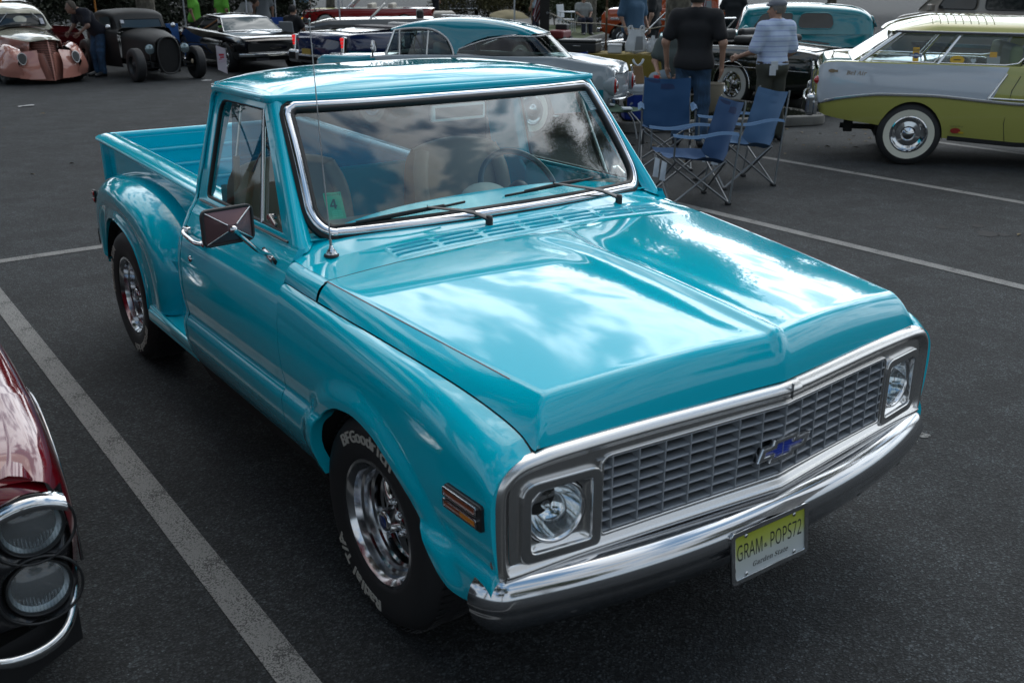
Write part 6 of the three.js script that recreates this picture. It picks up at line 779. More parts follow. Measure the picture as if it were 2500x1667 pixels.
{ // ---- red car: body, stacked lamps, bumper
  const { c, rd } = RED; c.position.set(-2.655, .015, .115);
  const ar = [[-.85, .40, .32], [-3.75, .39, .32]];
  const S = carShell([[-5.1, .74, .80, .44, .80, .84], [-4.6, .86, .92, .34, .90, .95], [-3.4, .90, .97, .26, .90, .97], [-2.0, .91, .965, .22, .88, .97], [-1.0, .915, .96, .24, .868, .95], [-.5, .905, .938, .26, .85, .935], [-.2, .885, .915, .34, .828, .91], [-.05, .862, .892, .38, .81, .885], [.0, .845, .872, .42, .80, .855]], ar, { round: .10, bow: -.02, mid: .62, noFront: 1 });
  part(c, 'body', S.g, rd); part(c, 'wheel_well', [...wells(ar, .92), box(1.5, .1, 4.6, [0, .33, -2.4], 0)], matte);
  part(c, 'hood', patch([[-1.6, .945, .035], [-1.0, .935, .035], [-.5, .915, .035], [-.15, .89, .03], [-.02, .855, .012]].map(([z, y, h]) => [-.76, -.70, -.5, 0, .5, .70, .76].map((x, i) => [x, (i === 0 || i === 6) ? y - .045 : y + h * (1 - Math.abs(x) / .8) - (Math.abs(x) > .65 ? .008 : 0), z + .06 * (1 - Math.abs(x) / .76)])), 30, 20), rd);
  part(c, 'grille_cavity', surf(20, 6, (u, v) => [lerp(-.66, .66, u), lerp(.46, .80, v), .012]), matte); for (let k = 0; k < 8; k++) part(c, 'grille_bar', box(1.3, .008, .02, [0, .50 + k * .038, .02], .002), darkChrome);
  for (const s of [-1, 1]) {
    part(c, 'fender_ridge', sided(sweep(Array.from({ length: 20 }, (_, i) => { const z = lerp(-3.2, -.01, i / 19); return [S.wS(z) - .088, S.yS(z) + .036, z]; }), [[-.012, -.05], [.004, -.028], [.012, 0], [.004, .03], [-.014, .05]].map(p => [p[0] + .002, p[1]]), [0, 1, 0]), s), rd);
    part(c, 'arch_trim', sided(sweep(Array.from({ length: 22 }, (_, i) => { const a = Math.PI * i / 21; return [S.X(-.85, .60) + .003, .32 + .405 * Math.sin(a), -.85 + .405 * Math.cos(a)]; }), circ(.005, 6), [1, 0, 0]), s), darkChrome);
    const h = new THREE.Group(); h.name = 'headlight_stack'; c.add(h); const X0 = .785;
    part(h, 'lamp_hood', sided(surf(30, 8, (u, v) => { const x = lerp(.655, .868, u), y = .800 - .030 * Math.pow((u - .62) / .5, 2) * (u < .62 ? 1 : 1.4), a = v * Math.PI * .62; return [x, y + .004 - .026 * (1 - Math.cos(a)) , .012 + .034 * Math.sin(a)]; }), s), chrome);
    part(c, 'fender_nose', sided(surf(24, 8, (u, v) => { const x = lerp(.60, .838, u), q = S.yS(0) + .035 * Math.sin(u * Math.PI) + (1 - u) * .04; return [x, lerp(q, .792 - .02 * Math.pow((u - .6) / .5, 2), v), lerp(-.03, .016, Math.sin(v * Math.PI / 2))]; }), s), rd); part(h, 'lamp_panel', sided(surf(24, 24, (u, v) => { const x = lerp(.66, .872, u), y = lerp(.46, .795, v), d = Math.min(Math.hypot(x - X0, y - .712), Math.hypot(x - X0 + .006, y - .545)); return [x, y, .02 - .03 * sstep(.095, .07, d) - .04 * sstep(.85, 1, u) + .010 * Math.exp(-Math.pow((y - .628) / .02, 2))]; }), s), mat([.02, .02, .022], .2, .3));
    for (const [y, dx] of [[.712, 0], [.545, -.006]]) { const at = g => sided(xf(g, [X0 + dx, y, .006], [Math.PI / 2, 0, 0]), s);
      part(h, 'lamp_ring', at(lathe([[.070, .0], [.073, .010], [.077, .012], [.079, .006], [.081, -.02]], 40)), blackSatin); part(h, 'lamp_bowl', at(lathe([[0, -.06], [.03, -.052], [.055, -.03], [.072, .0]], 32)), mat([.80, .82, .84], .28, 1));
      part(h, 'lamp_lens', at(lathe([[0, .026], [.025, .024], [.05, .017], [.072, .004]], 40)), mat([.86, .92, .94], .06, 0, { transmission: .90, thickness: 0, ior: 1.6 }));
      const fl = []; for (let k = -8; k <= 8; k++) { const x = k * .0082, r = Math.sqrt(Math.max(0, .068 ** 2 - x * x)); fl.push(at(rod([x, .010, r * .98], [x, .012, r * .25], .0018, .0018, 4))); } const ff = part(h, 'lens_flutes', fl, lens); ff.userData.kind = 'stuff';
      part(h, 'lamp_pocket', sided(sweep(Array.from({ length: 25 }, (_, i) => { const a = lerp(-.55, 1.15, i / 24) * -Math.PI + .3; return [X0 + dx + .098 * Math.cos(a), y + .092 * Math.sin(a), .026]; }), circ(.004, 6), [0, 0, 1]), s), blackSatin); }
    // bumper horn: rises at the outer end
    part(c, 'bumper_end', sided(sweep([[.60, .455, .09], [.68, .430, .10], [.76, .425, .085], [.82, .445, .05], [.855, .49, -.01], [.872, .535, -.06], [.885, .575, -.12]].flatMap((p, i, A) => i < 6 ? [0, .25, .5, .75].map(t => crv(A, (i + t) / 6)) : [p]), [[.008, .0], [.004, .010], [-.010, .012], [-.022, .006], [-.024, -.006], [-.01, -.008], [.004, -.008]], [0, 1, 0]), s), chrome);
    part(c, 'bumper_face', sided(bilin([.60, .30, .085], [.86, .34, -.02], [.86, .45, -.01], [.60, .45, .09], 6, 3), s), black);
    for (const z of [-.85, -3.75]) carWheel(c, s * .93, .33, z, .33, .2, { rim: .62 });
  }
  part(c, 'front_bumper', sweep([[-.62, .455, .09], [-.4, .470, .11], [0, .475, .12], [.4, .470, .11], [.62, .455, .09]], [[.008, .0], [.004, .010], [-.010, .012], [-.022, .006], [-.024, -.006], [-.01, -.008]], [0, 1, 0]), chrome);
  part(c, 'windshield', bilin([-.72, .95, -1.75], [.72, .95, -1.75], [.58, 1.33, -2.3], [-.58, 1.33, -2.3], 6, 3, [0, 0, .06]), glassTint); part(c, 'roof', patch([[-2.2, .57, 1.31], [-2.6, .6, 1.38], [-3.3, .6, 1.38], [-3.9, .6, 1.25], [-4.3, .64, .98]].map(([z, w, y]) => [[-w - .04, y - .06, z], [-w, y - .02, z], [0, y, z], [w, y - .02, z], [w + .04, y - .06, z]]), 16, 20), rd);
}
// ---------------------------------------------------------------- people: one smooth skin per body, clothes as children
function surfaceNets(lo, hi, cell, f) {
  const n = [0, 1, 2].map(k => Math.ceil((hi[k] - lo[k]) / cell) + 1), [nx, ny, nz] = n, F = new Float32Array(nx * ny * nz), id = (i, j, k) => i + nx * (j + ny * k);
  for (let k = 0; k < nz; k++) for (let j = 0; j < ny; j++) for (let i = 0; i < nx; i++) F[id(i, j, k)] = f(lo[0] + i * cell, lo[1] + j * cell, lo[2] + k * cell);
  const V = new Int32Array(nx * ny * nz).fill(-1), P = [], I = [];
  const C = [[0, 0, 0], [1, 0, 0], [0, 1, 0], [1, 1, 0], [0, 0, 1], [1, 0, 1], [0, 1, 1], [1, 1, 1]], Ed = [[0, 1], [2, 3], [4, 5], [6, 7], [0, 2], [1, 3], [4, 6], [5, 7], [0, 4], [1, 5], [2, 6], [3, 7]];
  for (let k = 0; k < nz - 1; k++) for (let j = 0; j < ny - 1; j++) for (let i = 0; i < nx - 1; i++) {
    const v = C.map(c => F[id(i + c[0], j + c[1], k + c[2])]); let m = 0; for (let q = 0; q < 8; q++) if (v[q] < 0) m |= 1 << q; if (m === 0 || m === 255) continue;
    let x = 0, y = 0, z = 0, c = 0; for (const [a, b] of Ed) if ((v[a] < 0) !== (v[b] < 0)) { const t = v[a] / (v[a] - v[b]); x += lerp(C[a][0], C[b][0], t); y += lerp(C[a][1], C[b][1], t); z += lerp(C[a][2], C[b][2], t); c++; }
    V[id(i, j, k)] = P.length / 3; P.push(lo[0] + (i + x / c) * cell, lo[1] + (j + y / c) * cell, lo[2] + (k + z / c) * cell);
  }
  const quad = (a, b, c, d, fl) => { if (a < 0 || b < 0 || c < 0 || d < 0) return; fl ? I.push(a, b, c, a, c, d) : I.push(a, c, b, a, d, c); };
  for (let k = 1; k < nz - 1; k++) for (let j = 1; j < ny - 1; j++) for (let i = 1; i < nx - 1; i++) { const s = F[id(i, j, k)] < 0;
    if (s !== (F[id(i + 1, j, k)] < 0)) quad(V[id(i, j - 1, k - 1)], V[id(i, j, k - 1)], V[id(i, j, k)], V[id(i, j - 1, k)], s);
    if (s !== (F[id(i, j + 1, k)] < 0)) quad(V[id(i - 1, j, k - 1)], V[id(i - 1, j, k)], V[id(i, j, k)], V[id(i, j, k - 1)], s);
    if (s !== (F[id(i, j, k + 1)] < 0)) quad(V[id(i - 1, j - 1, k)], V[id(i, j - 1, k)], V[id(i, j, k)], V[id(i - 1, j, k)], s); }
  const g = new THREE.BufferGeometry(); g.setAttribute('position', new THREE.Float32BufferAttribute(P, 3)); g.setIndex(I); g.computeVertexNormals();
  const U = []; for (let i = 0; i < P.length; i += 3) U.push(P[i] + P[i + 2], P[i + 1]); g.setAttribute('uv', new THREE.Float32BufferAttribute(U, 2)); return g;
}
const cap = (p, a, b, ra, rb) => { const bx = b[0] - a[0], by = b[1] - a[1], bz = b[2] - a[2], px = p[0] - a[0], py = p[1] - a[1], pz = p[2] - a[2], t = clamp((px * bx + py * by + pz * bz) / (bx * bx + by * by + bz * bz + 1e-9)); return Math.hypot(px - bx * t, py - by * t, pz - bz * t) - lerp(ra, rb, t); };
const smin = (a, b, k) => { const h = Math.max(k - Math.abs(a - b), 0) / k; return Math.min(a, b) - h * h * k * .25; };
const field = (bones, k, off = 0) => (x, y, z) => { let d = 9; const p = [x, y, z]; for (const b of bones) d = smin(d, cap(p, b[0], b[1], b[2] + off, b[3] + off), b[4] ?? k); return d; };
const bbox = (bones, pad) => { const lo = [9, 9, 9], hi = [-9, -9, -9]; for (const b of bones) for (const q of [0, 1]) for (let k = 0; k < 3; k++) { lo[k] = Math.min(lo[k], b[q][k] - b[2 + q] - pad); hi[k] = Math.max(hi[k], b[q][k] + b[2 + q] + pad); } return [lo, hi]; };
const clothT = { n: null };
function person(label, p, yaw, o = {}) {
  const t = thing('person', label, 'person', p, yaw, o.group), J = { pel: [0, .96, 0], che: [0, 1.28, 0], nec: [0, 1.50, -.015], head: [0, 1.655, .02], ...o.J };
  const g = o.girth ?? 1, S = o.S ?? [[.195, 1.445, -.01], [-.195, 1.445, -.01]], El = o.E ?? [[.265, 1.16, -.03], [-.265, 1.16, -.03]], Wr = o.W ?? [[.275, .91, .05], [-.275, .91, .05]], Hp = o.H ?? [[.095, .93, 0], [-.095, .93, 0]], Kn = o.K ?? [[.105, .51, .015], [-.105, .51, .015]], An = o.A ?? [[.11, .085, -.02], [-.11, .085, -.02]], To = o.T ?? An.map((a, i) => [a[0] + (i ? -.03 : .03), .035, a[2] + .18]);
  const c = o.cell ?? .016, off = (a, d) => [a[0] + d[0], a[1] + d[1], a[2] + d[2]];
  const torso = [[off(J.pel, [.07, -.01, -.01]), off(J.pel, [-.07, -.01, -.01]), .118 * g, .118 * g], [off(J.pel, [.05, 0, .02]), off(J.che, [.07, 0, .02]), .112 * g, .108 * g], [off(J.pel, [-.05, 0, .02]), off(J.che, [-.07, 0, .02]), .112 * g, .108 * g], [off(J.che, [.085, .05, 0]), off(J.che, [-.085, .05, 0]), .105, .105], [S[0], S[1], .062, .062], [off(S[0], [-.03, 0, 0]), J.nec, .055, .058], [off(S[1], [.03, 0, 0]), J.nec, .055, .058]];
  if (o.belly) torso.push([off(J.pel, [0, .13, .06]), off(J.pel, [0, .20, .07]), .12 * o.belly, .11 * o.belly]);
  const arms = [0, 1].flatMap(i => [[S[i], El[i], .056, .044], [El[i], Wr[i], .043, .029]]), neck = [[J.nec, off(J.head, [0, -.08, -.02]), .056, .052]];
  const legs = [0, 1].flatMap(i => [[Hp[i], Kn[i], .092, .062], [Kn[i], An[i], .058, .038]]), feet = [0, 1].flatMap(i => [[An[i], To[i], .042, .030, .03], [off(An[i], [0, -.04, -.03]), An[i], .034, .036, .03]]);
  const hd = J.head, tilt = o.turn ?? 0, ct = Math.cos(tilt), stn = Math.sin(tilt);
  const hl = q => { const x = q[0] - hd[0], z = q[2] - hd[2]; return [x * ct - z * stn, q[1] - hd[1], x * stn + z * ct]; };
  const ell = (p, c, r) => { const a = [(p[0] - c[0]) / r[0], (p[1] - c[1]) / r[1], (p[2] - c[2]) / r[2]], k = Math.hypot(...a); return (k - 1) * Math.min(...r); };
  const skull = p => { let d = ell(p, [0, .025, -.012], [.077, .095, .095]); d = smin(d, ell(p, [0, -.045, .022], [.056, .066, .066]), .04); return d; };
  const headF = q => { const p = hl(q); let d = skull(p); d = smin(d, cap(p, [0, .008, .085], [0, -.028, .103], .009, .015), .014); for (const s of [-1, 1]) { d = smin(d, ell(p, [s * .078, -.008, -.01], [.012, .032, .02]), .01); d = Math.max(d, -(cap(p, [s * .022, .010, .096], [s * .042, .010, .090], .010, .010))); } d = Math.max(d, -cap(p, [-.02, -.062, .098], [.02, -.062, .098], .0045, .0045)); d = smin(d, ell(p, [0, -.095, .055], [.022, .018, .02]), .02); return d; };
  const skin = mat(o.skin ?? [.34, .19, .13], .55);
  const bodyB = [...torso, ...arms, ...neck, ...legs, ...(o.barefoot ? feet : feet)];
  const geos = []; { const [lo, hi] = bbox(bodyB, .02), f = field(bodyB, .05, -.004); geos.push(surfaceNets(lo, hi, c, f)); }
  const hc = Math.min(.006, c * .5 + .001); if (!o.noHead) geos.push(surfaceNets([hd[0] - .12, hd[1] - .16, hd[2] - .14], [hd[0] + .12, hd[1] + .14, hd[2] + .14], o.far ? .010 : hc, (x, y, z) => smin(headF([x, y, z]), field(neck, .05)(x, y, z), .03)));
  // hands with five fingers
  for (let i = 0; i < 2; i++) { const d = V3(Wr[i]).sub(V3(El[i])).normalize(), sd = i ? -1 : 1, nrm = new THREE.Vector3(sd, 0, 0), fw = new THREE.Vector3().crossVectors(d, nrm).normalize().multiplyScalar(sd), pn = new THREE.Vector3().crossVectors(fw, d).normalize(); const at = (a, b, e) => V3(Wr[i]).addScaledVector(d, a).addScaledVector(fw, b).addScaledVector(pn, e * sd).toArray();
    const hb = [[at(.0, 0, 0), at(.04, 0, 0), .027, .028], [at(.035, .022, 0), at(.085, .026, -.004), .020, .016], [at(.035, -.020, 0), at(.080, -.026, -.004), .020, .016]]; const cu = o.curl ?? .5;
    [[.030, .066], [.010, .075], [-.010, .072], [-.029, .058]].forEach(([b, L], q) => { hb.push([at(.085, b, -.004), at(.085 + L * .5, b * 1.08, -.004 - L * .25 * cu), .0095, .0085, .006], [at(.085 + L * .5, b * 1.08, -.004 - L * .25 * cu), at(.085 + L * .5 + L * .42 * (1 - cu * .5), b * 1.1, -.004 - L * .25 * cu - L * .4 * cu), .0085, .0072, .006]); });
    hb.push([at(.02, .022, 0), at(.055, .046, -.012), .013, .011, .01], [at(.055, .046, -.012), at(.085, .052, -.024), .011, .0085, .008]);
    if (o.far) geos.push(...hb.map(b => xf(rod(b[0], b[1], b[2], b[3], 6)))); else { const [lo, hi] = bbox(hb, .01); geos.push(surfaceNets(lo, hi, .0045, field(hb, .012))); } }
  const body = part(t, 'body', geos, skin);
  const wr = (x, y, z) => .007 * (noise3(x * 11 + 3, y * 6, z * 11 + 5) - .5) + .004 * (noise3(x * 26, y * 15, z * 26) - .5);
  // shirt
  if (o.shirt) { const sl = o.sleeve ?? .62, sb = [0, 1].map(i => { const e = off(S[i], [0, 1, 2].map(k => (El[i][k] - S[i][k]) * sl)); return [S[i], e, .064, .066]; }); const b = [...torso, ...sb]; if (o.longSleeve) for (let i = 0; i < 2; i++) b.push([S[i], El[i], .062, .052], [El[i], Wr[i], .050, .040]); const [lo, hi] = bbox(b, .05), hem = o.hem ?? .86, f = field(b, .055, .014); const col = J.nec[1] + .03;
    part(t, o.shirtName ?? 't_shirt', surfaceNets(lo, hi, c, (x, y, z) => Math.max(f(x, y, z) + wr(x, y, z) - .018 * sstep(1.15, .9, y) * (o.tucked ? 0 : 1), hem - y + .012 * Math.sin(x * 14 + z * 9), Math.hypot(x - J.nec[0], (y - J.nec[1] - .085) * 1.1, z - J.nec[2] - .015) < .085 ? .085 - Math.hypot(x - J.nec[0], (y - J.nec[1] - .085) * 1.1, z - J.nec[2] - .015) : -1)), o.shirt); }
  if (o.trousers) { const top = o.waist ?? 1.02, leg = o.shorts ? (o.shortsY ?? .5) : .07; const b = [...torso.slice(0, 3), ...[0, 1].flatMap(i => [[Hp[i], Kn[i], .098, .078], ...(o.shorts ? [] : [[Kn[i], off(An[i], [0, .0, 0]), .074, .064]])])]; const [lo, hi] = bbox(b, .05), f = field(b, .045, .010); part(t, o.shorts ? 'shorts' : 'trousers', surfaceNets(lo, hi, c, (x, y, z) => Math.max(f(x, y, z) + 1.4 * wr(x, y * .8, z), y - top, leg - y)), o.trousers);
    if (o.belt) part(t, 'belt', surfaceNets([lo[0], top - .06, lo[2]], [hi[0], top + .03, hi[2]], c * .8, (x, y, z) => Math.max(f(x, y, z) - .006, y - top - .004, top - .036 - y)), o.belt); }
  if (!o.barefoot) { const b = feet.map(q => [q[0], q[1], q[2] + .012, q[3] + .014, .03]); const [lo, hi] = bbox(b, .02); part(t, 'shoes', surfaceNets(lo, hi, Math.min(c, .014), (x, y, z) => Math.max(field(b, .03)(x, y, z), .002 - y)), o.shoes ?? blackSatin); }
  if (o.hair && !o.noHead) part(t, 'hair', surfaceNets([hd[0] - .13, hd[1] - .14, hd[2] - .15], [hd[0] + .13, hd[1] + .15, hd[2] + .13], o.far ? .011 : .007, (x, y, z) => { const p = hl([x, y, z]); const d = skull(p) - .012 - .006 * noise3(p[0] * 60, p[1] * 30, p[2] * 60); return Math.max(d, p[2] - .055 + .25 * Math.max(0, .07 - p[1]), (o.hairLow ?? -.045) - p[1] + Math.max(0, p[2] + .02) * 1.2); }), mat(o.hair, .8));
  if (!o.noHead) for (const s of [-1, 1]) { const e = (x, y, z) => [hd[0] + x * ct + z * stn, hd[1] + y, hd[2] - x * stn + z * ct]; part(t, 'eye', xf(new THREE.SphereGeometry(.0105, 10, 8), e(s * .031, .010, .080)), mat([.10, .08, .07], .15)); if (o.glasses) { part(t, 'sunglasses', [xf(ext(shp(rrect(.052, .034, .012)), .004, .001), e(s * .032, .012, .092), [0, tilt, 0]), rod(e(s * .058, .014, .090), e(s * .080, .012, -.01), .003)], blackSatin); } }
  if (o.flatCap) { const e = (x, y, z) => [hd[0] + x * ct + z * stn, hd[1] + y, hd[2] - x * stn + z * ct]; part(t, 'flat_cap', surfaceNets([hd[0] - .16, hd[1] - .02, hd[2] - .18], [hd[0] + .16, hd[1] + .18, hd[2] + .20], .007, (x, y, z) => { const p = hl([x, y, z]); let d = ell(p, [0, .075, -.015], [.098, .062, .118]); d = smin(d, ell(p, [0, .055, .085], [.075, .014, .055]), .02); return Math.max(d, .038 - .1 * Math.max(0, -p[2]) - p[1]); }), o.flatCap); }
  if (o.ballCap) part(t, 'cap', surfaceNets([hd[0] - .14, hd[1] - .02, hd[2] - .2], [hd[0] + .14, hd[1] + .17, hd[2] + .24], .009, (x, y, z) => { const p = hl([x, y, z]); let d = ell(p, [0, .045, -.012], [.088, .088, .106]); d = Math.min(d, ell(p, [0, .045, .11], [.07, .010, .085])); return Math.max(d, .035 - p[1]); }), o.ballCap);
  if (o.scale) t.scale.setScalar(o.scale);
  return t;
}
const fab = (c, o) => mat(c, .9, 0, { sheen: .3, sheenRoughness: .6, sheenColor: lin(...c.map(v => Math.min(1, v * 1.5 + .02))), ...o });
const denimT = dtex(256, 256, (i, j) => { const n = noise3(i / 3, j / 40, 1) * .4 + noise3(i / 40, j / 30, 5) * .6, v = .8 + .5 * (n - .5); return [.20 * v, .33 * v, .46 * v]; }, true);
const denim = fab([1, 1, 1], { map: denimT, sheen: 0 }); denimT.repeat.set(2, 2);
const stripeT = dtex(64, 256, (i, j) => { const y = (j / 256 * 6) % 1, s = y > .82 ? .84 : y > .76 ? .90 : 1, n = .97 + .05 * noise3(i / 6, j / 6, 3); return [.70 * s * n, .76 * s * n, .86 * (s * .5 + .5) * n]; }, true); stripeT.repeat.set(1, 2.6);
// man in the black t-shirt, seen from behind
person('man in a black t-shirt and blue jeans seen from behind by the camp chairs', [7.0, 0, -6.3], 124 * R, { scale: 1.07, girth: 1.12, cell: .014, shirt: fab([.009, .009, .011]), hem: .88, sleeve: .70, trousers: denim, hair: [.04, .035, .03], hairLow: -.06, S: [[.22, 1.445, -.01], [-.22, 1.445, -.01]], E: [[.325, 1.17, -.05], [-.325, 1.17, -.05]], W: [[.315, .90, .03], [-.315, .90, .03]], K: [[.12, .51, .02], [-.12, .51, .02]], A: [[.14, .085, -.02], [-.14, .085, -.02]] });
// man in the striped polo and flat cap
{ const m = person('man in a pale striped polo shirt, grey flat cap and olive trousers', [8.13, 0, -6.02], 168 * R, { scale: .975, girth: 1.16, belly: .9, cell: .014, shirtName: 'polo_shirt', shirt: fab([1, 1, 1], { map: stripeT, sheen: 0 }), tucked: true, hem: .985, sleeve: .86, trousers: fab([.060, .062, .050]), waist: 1.03, belt: mat([.03, .015, .008], .5), flatCap: fab([.16, .17, .20]), hair: [.14, .13, .12], turn: .75, S: [[.205, 1.44, -.01], [-.205, 1.44, -.01]], E: [[.30, 1.15, .02], [-.28, 1.15, -.03]], W: [[.36, 1.07, .26], [-.24, 1.00, .14]], K: [[.11, .51, .02], [-.12, .51, .0]], A: [[.12, .085, .0], [-.15, .085, -.06]], curl: .3 });
  part(m, 'shop_towel', [box(.11, .11, .012, [.09, .98, -.155], .004, [.05, 0, 0]), box(.10, .12, .01, [.12, .92, -.165], .003, [.1, 0, .05])], mat([.50, .53, .58], .8)); }
// blue polo with sunglasses
person('man in a blue polo shirt and sunglasses standing behind the table', [11.6, .10, -12.4], -4 * R, { scale: 1.04, girth: 1.1, cell: .018, shirtName: 'polo_shirt', shirt: fab([.045, .10, .17]), sleeve: .85, trousers: fab([.03, .03, .035]), hair: [.20, .19, .18], glasses: true, turn: .35, E: [[.28, 1.16, -.03], [-.28, 1.16, -.03]], W: [[.26, .95, .12], [-.26, .95, .10]] });
person('man in a dark shirt half hidden by the thick tree trunk', [13.2, .10, -13.5], -150 * R, { far: true, cell: .022, shirt: fab([.012, .012, .014]), trousers: fab([.02, .02, .022]), hair: [.08, .06, .05], ballCap: fab([.3, .3, .3]) });
person('man in a black t-shirt looking at the orange car', [17.0, 0, -14.7], 130 * R, { far: true, scale: 1.03, cell: .022, girth: 1.1, shirt: fab([.010, .012, .014]), trousers: fab([.015, .018, .022]), hair: [.10, .08, .06], E: [[.30, 1.22, .08], [-.30, 1.22, .08]], W: [[.16, 1.18, .26], [-.16, 1.18, .26]] });
// seated man in grey, behind the standing man in black
person('seated man in a grey shirt and light shorts behind the man in black', [8.55, .13, -8.15], -60 * R, { cell: .017, girth: 1.1, shirt: fab([.075, .090, .085]), hem: .40, trousers: fab([.22, .27, .31]), waist: .62, shorts: true, shortsY: .22, J: { pel: [0, .50, -.10], che: [0, .80, .0], nec: [0, 1.02, .07], head: [0, 1.17, .14] }, S: [[.20, .965, .05], [-.20, .965, .05]], E: [[.28, .72, .12], [-.28, .72, .12]], W: [[.16, .56, .34], [-.16, .56, .34]], H: [[.10, .50, -.05], [-.10, .50, -.05]], K: [[.20, .50, .38], [-.20, .50, .38]], A: [[.20, .09, .40], [-.20, .09, .40]], shoes: mat([.25, .17, .13], .7), hair: [.10, .08, .06] });
// man bending into the pink sedan
person('man in a dark blue shirt bending beside the pink sedan', [3.55, 0, -20.4], -75 * R, { cell: .02, far: true, shirt: fab([.006, .007, .014]), skin: [.16, .09, .065], hem: .80, trousers: denim, hair: [.05, .04, .03], J: { pel: [0, .96, -.08], che: [0, 1.20, .14], nec: [0, 1.36, .32], head: [0, 1.42, .46] }, S: [[.20, 1.32, .25], [-.20, 1.32, .25]], E: [[.27, 1.06, .28], [-.27, 1.06, .28]], W: [[.22, .92, .45], [-.22, .92, .45]], H: [[.095, .93, -.08], [-.095, .93, -.08]], K: [[.105, .51, -.02], [-.105, .51, .0]] });
// crowd behind the parked cars
const lime = fab([.13, .42, .045]);
person('person in a lime green shirt facing right, behind the black coupe', [7.55, 0, -25.7], 60 * R, { far: true, cell: .024, girth: 1.1, shirt: lime, trousers: fab([.01, .015, .03]), hair: [.06, .05, .04] });
person('person in a lime green shirt with a grey bag strap, turned away', [8.25, 0, -25.4], 100 * R, { far: true, cell: .024, girth: 1.15, shirt: lime, trousers: fab([.01, .01, .012]), hair: [.3, .28, .25] });
person('person in a white top leaning over the far table', [9.1, 0, -26.4], 70 * R, { far: true, cell: .024, shirt: fab([.45, .45, .47]), trousers: fab([.02, .02, .03]), hair: [.06, .04, .03], J: { pel: [0, .96, -.06], che: [0, 1.18, .16], nec: [0, 1.30, .34], head: [0, 1.34, .50] }, S: [[.19, 1.27, .28], [-.19, 1.27, .28]], E: [[.25, 1.02, .34], [-.25, 1.02, .34]], W: [[.2, .92, .5], [-.2, .92, .5]] });
person('person in a white shirt standing beyond the white bent figure', [10.1, 0, -27.0], -30 * R, { far: true, cell: .024, shirt: fab([.30, .33, .36]), trousers: fab([.02, .02, .025]), hair: [.20, .15, .10] });
person('person in a black top sitting on the grey folding chair', [9.0, 0, -22.4], 110 * R, { far: true, cell: .022, shirt: fab([.008, .008, .010]), hem: .44, trousers: fab([.02, .02, .022]), waist: .60, hair: [.012, .010, .010], J: { pel: [0, .52, -.10], che: [0, .84, -.06], nec: [0, 1.06, -.04], head: [0, 1.22, .0] }, S: [[.20, 1.0, -.05], [-.20, 1.0, -.05]], E: [[.27, .76, .04], [-.27, .76, .04]], W: [[.16, .64, .26], [-.16, .64, .26]], H: [[.10, .52, -.05], [-.10, .52, -.05]], K: [[.13, .52, .38], [-.13, .52, .38]], A: [[.13, .09, .40], [-.13, .09, .40]] });
person('person in a pale blue shirt in front of the yellow canopy', [19.0, 0, -43.4], 0, { far: true, cell: .028, shirt: fab([.14, .26, .38]), trousers: fab([.03, .03, .04]), hair: [.2, .1, .06] });
person('person in dark clothes standing by the pale distant car', [26.4, 0, -43.5], 100 * R, { far: true, cell: .028, shirt: fab([.012, .014, .02]), trousers: fab([.01, .01, .014]), hair: [.1, .08, .06] });
person('person in grey trousers walking by the dark post', [17.9, 0, -23.4], 40 * R, { far: true, cell: .026, shirt: fab([.12, .12, .12]), trousers: fab([.11, .11, .10]), hair: [.1, .08, .06] });
person('person in a pale blue shirt standing by the white chairs', [20.8, .1, -27.6], 200 * R, { far: true, cell: .026, shirt: fab([.28, .34, .40]), trousers: fab([.012, .016, .03]), hair: [.1, .08, .06] });
person('person in navy trousers sitting near the thin tree', [21.4, .1, -25.6], -20 * R, { far: true, cell: .026, shirt: fab([.22, .23, .22]), hem: .44, trousers: fab([.008, .01, .022]), waist: .62, hair: [.1, .08, .06], J: { pel: [0, .52, -.10], che: [0, .84, -.06], nec: [0, 1.06, -.04], head: [0, 1.22, .0] }, S: [[.20, 1.0, -.05], [-.20, 1.0, -.05]], E: [[.27, .76, .04], [-.27, .76, .04]], W: [[.16, .64, .26], [-.16, .64, .26]], H: [[.10, .52, -.05], [-.10, .52, -.05]], K: [[.13, .52, .38], [-.13, .52, .38]], A: [[.13, .09, .40], [-.13, .09, .40]] });
// ---------------------------------------------------------------- kerbed island, table, chairs and small things
const grassM = mat([.045, .060, .014], .95), concrete = mat([1, 1, 1], .9, 0, { map: dtex(256, 256, (i, j) => { const n = noise3(i / 2.2, j / 2.2, 1) * .3 + noise3(i / 40, j / 40, 7) * .7, k = .42 + .16 * (n - .5); return [k, k * .985, k * .95]; }, true) });
function kerbed(poly, h) {
  const rp = roundPoly(poly, .35, 5), g = new THREE.ShapeGeometry(shp(rp.map(p => [p[0], -p[1]]))); g.rotateX(-Math.PI / 2); g.translate(0, h - .02, 0); struct('lawn', g, grassM);
  const n = rp.length, path = []; for (let i = 0; i < n; i++) { const a = rp[i], b = rp[(i + 1) % n], L = Math.hypot(b[0] - a[0], b[1] - a[1]), m = Math.max(1, Math.ceil(L / .4)); for (let k = 0; k < m; k++) path.push([lerp(a[0], b[0], k / m), h / 2, lerp(a[1], b[1], k / m)]); }
  struct('kerb', sweep(path, rrect(h, .15, .02, 2), [0, 1, 0], { closed: true }), concrete);
}
kerbed([[7.0, -7.62], [10.05, -6.5], [10.42, -8.6], [10.35, -12.0], [7.95, -12.0], [7.75, -8.6]], .14);
kerbed([[16.5, -20.8], [21, -24.5], [27, -29], [24, -34], [15.5, -27]], .15);
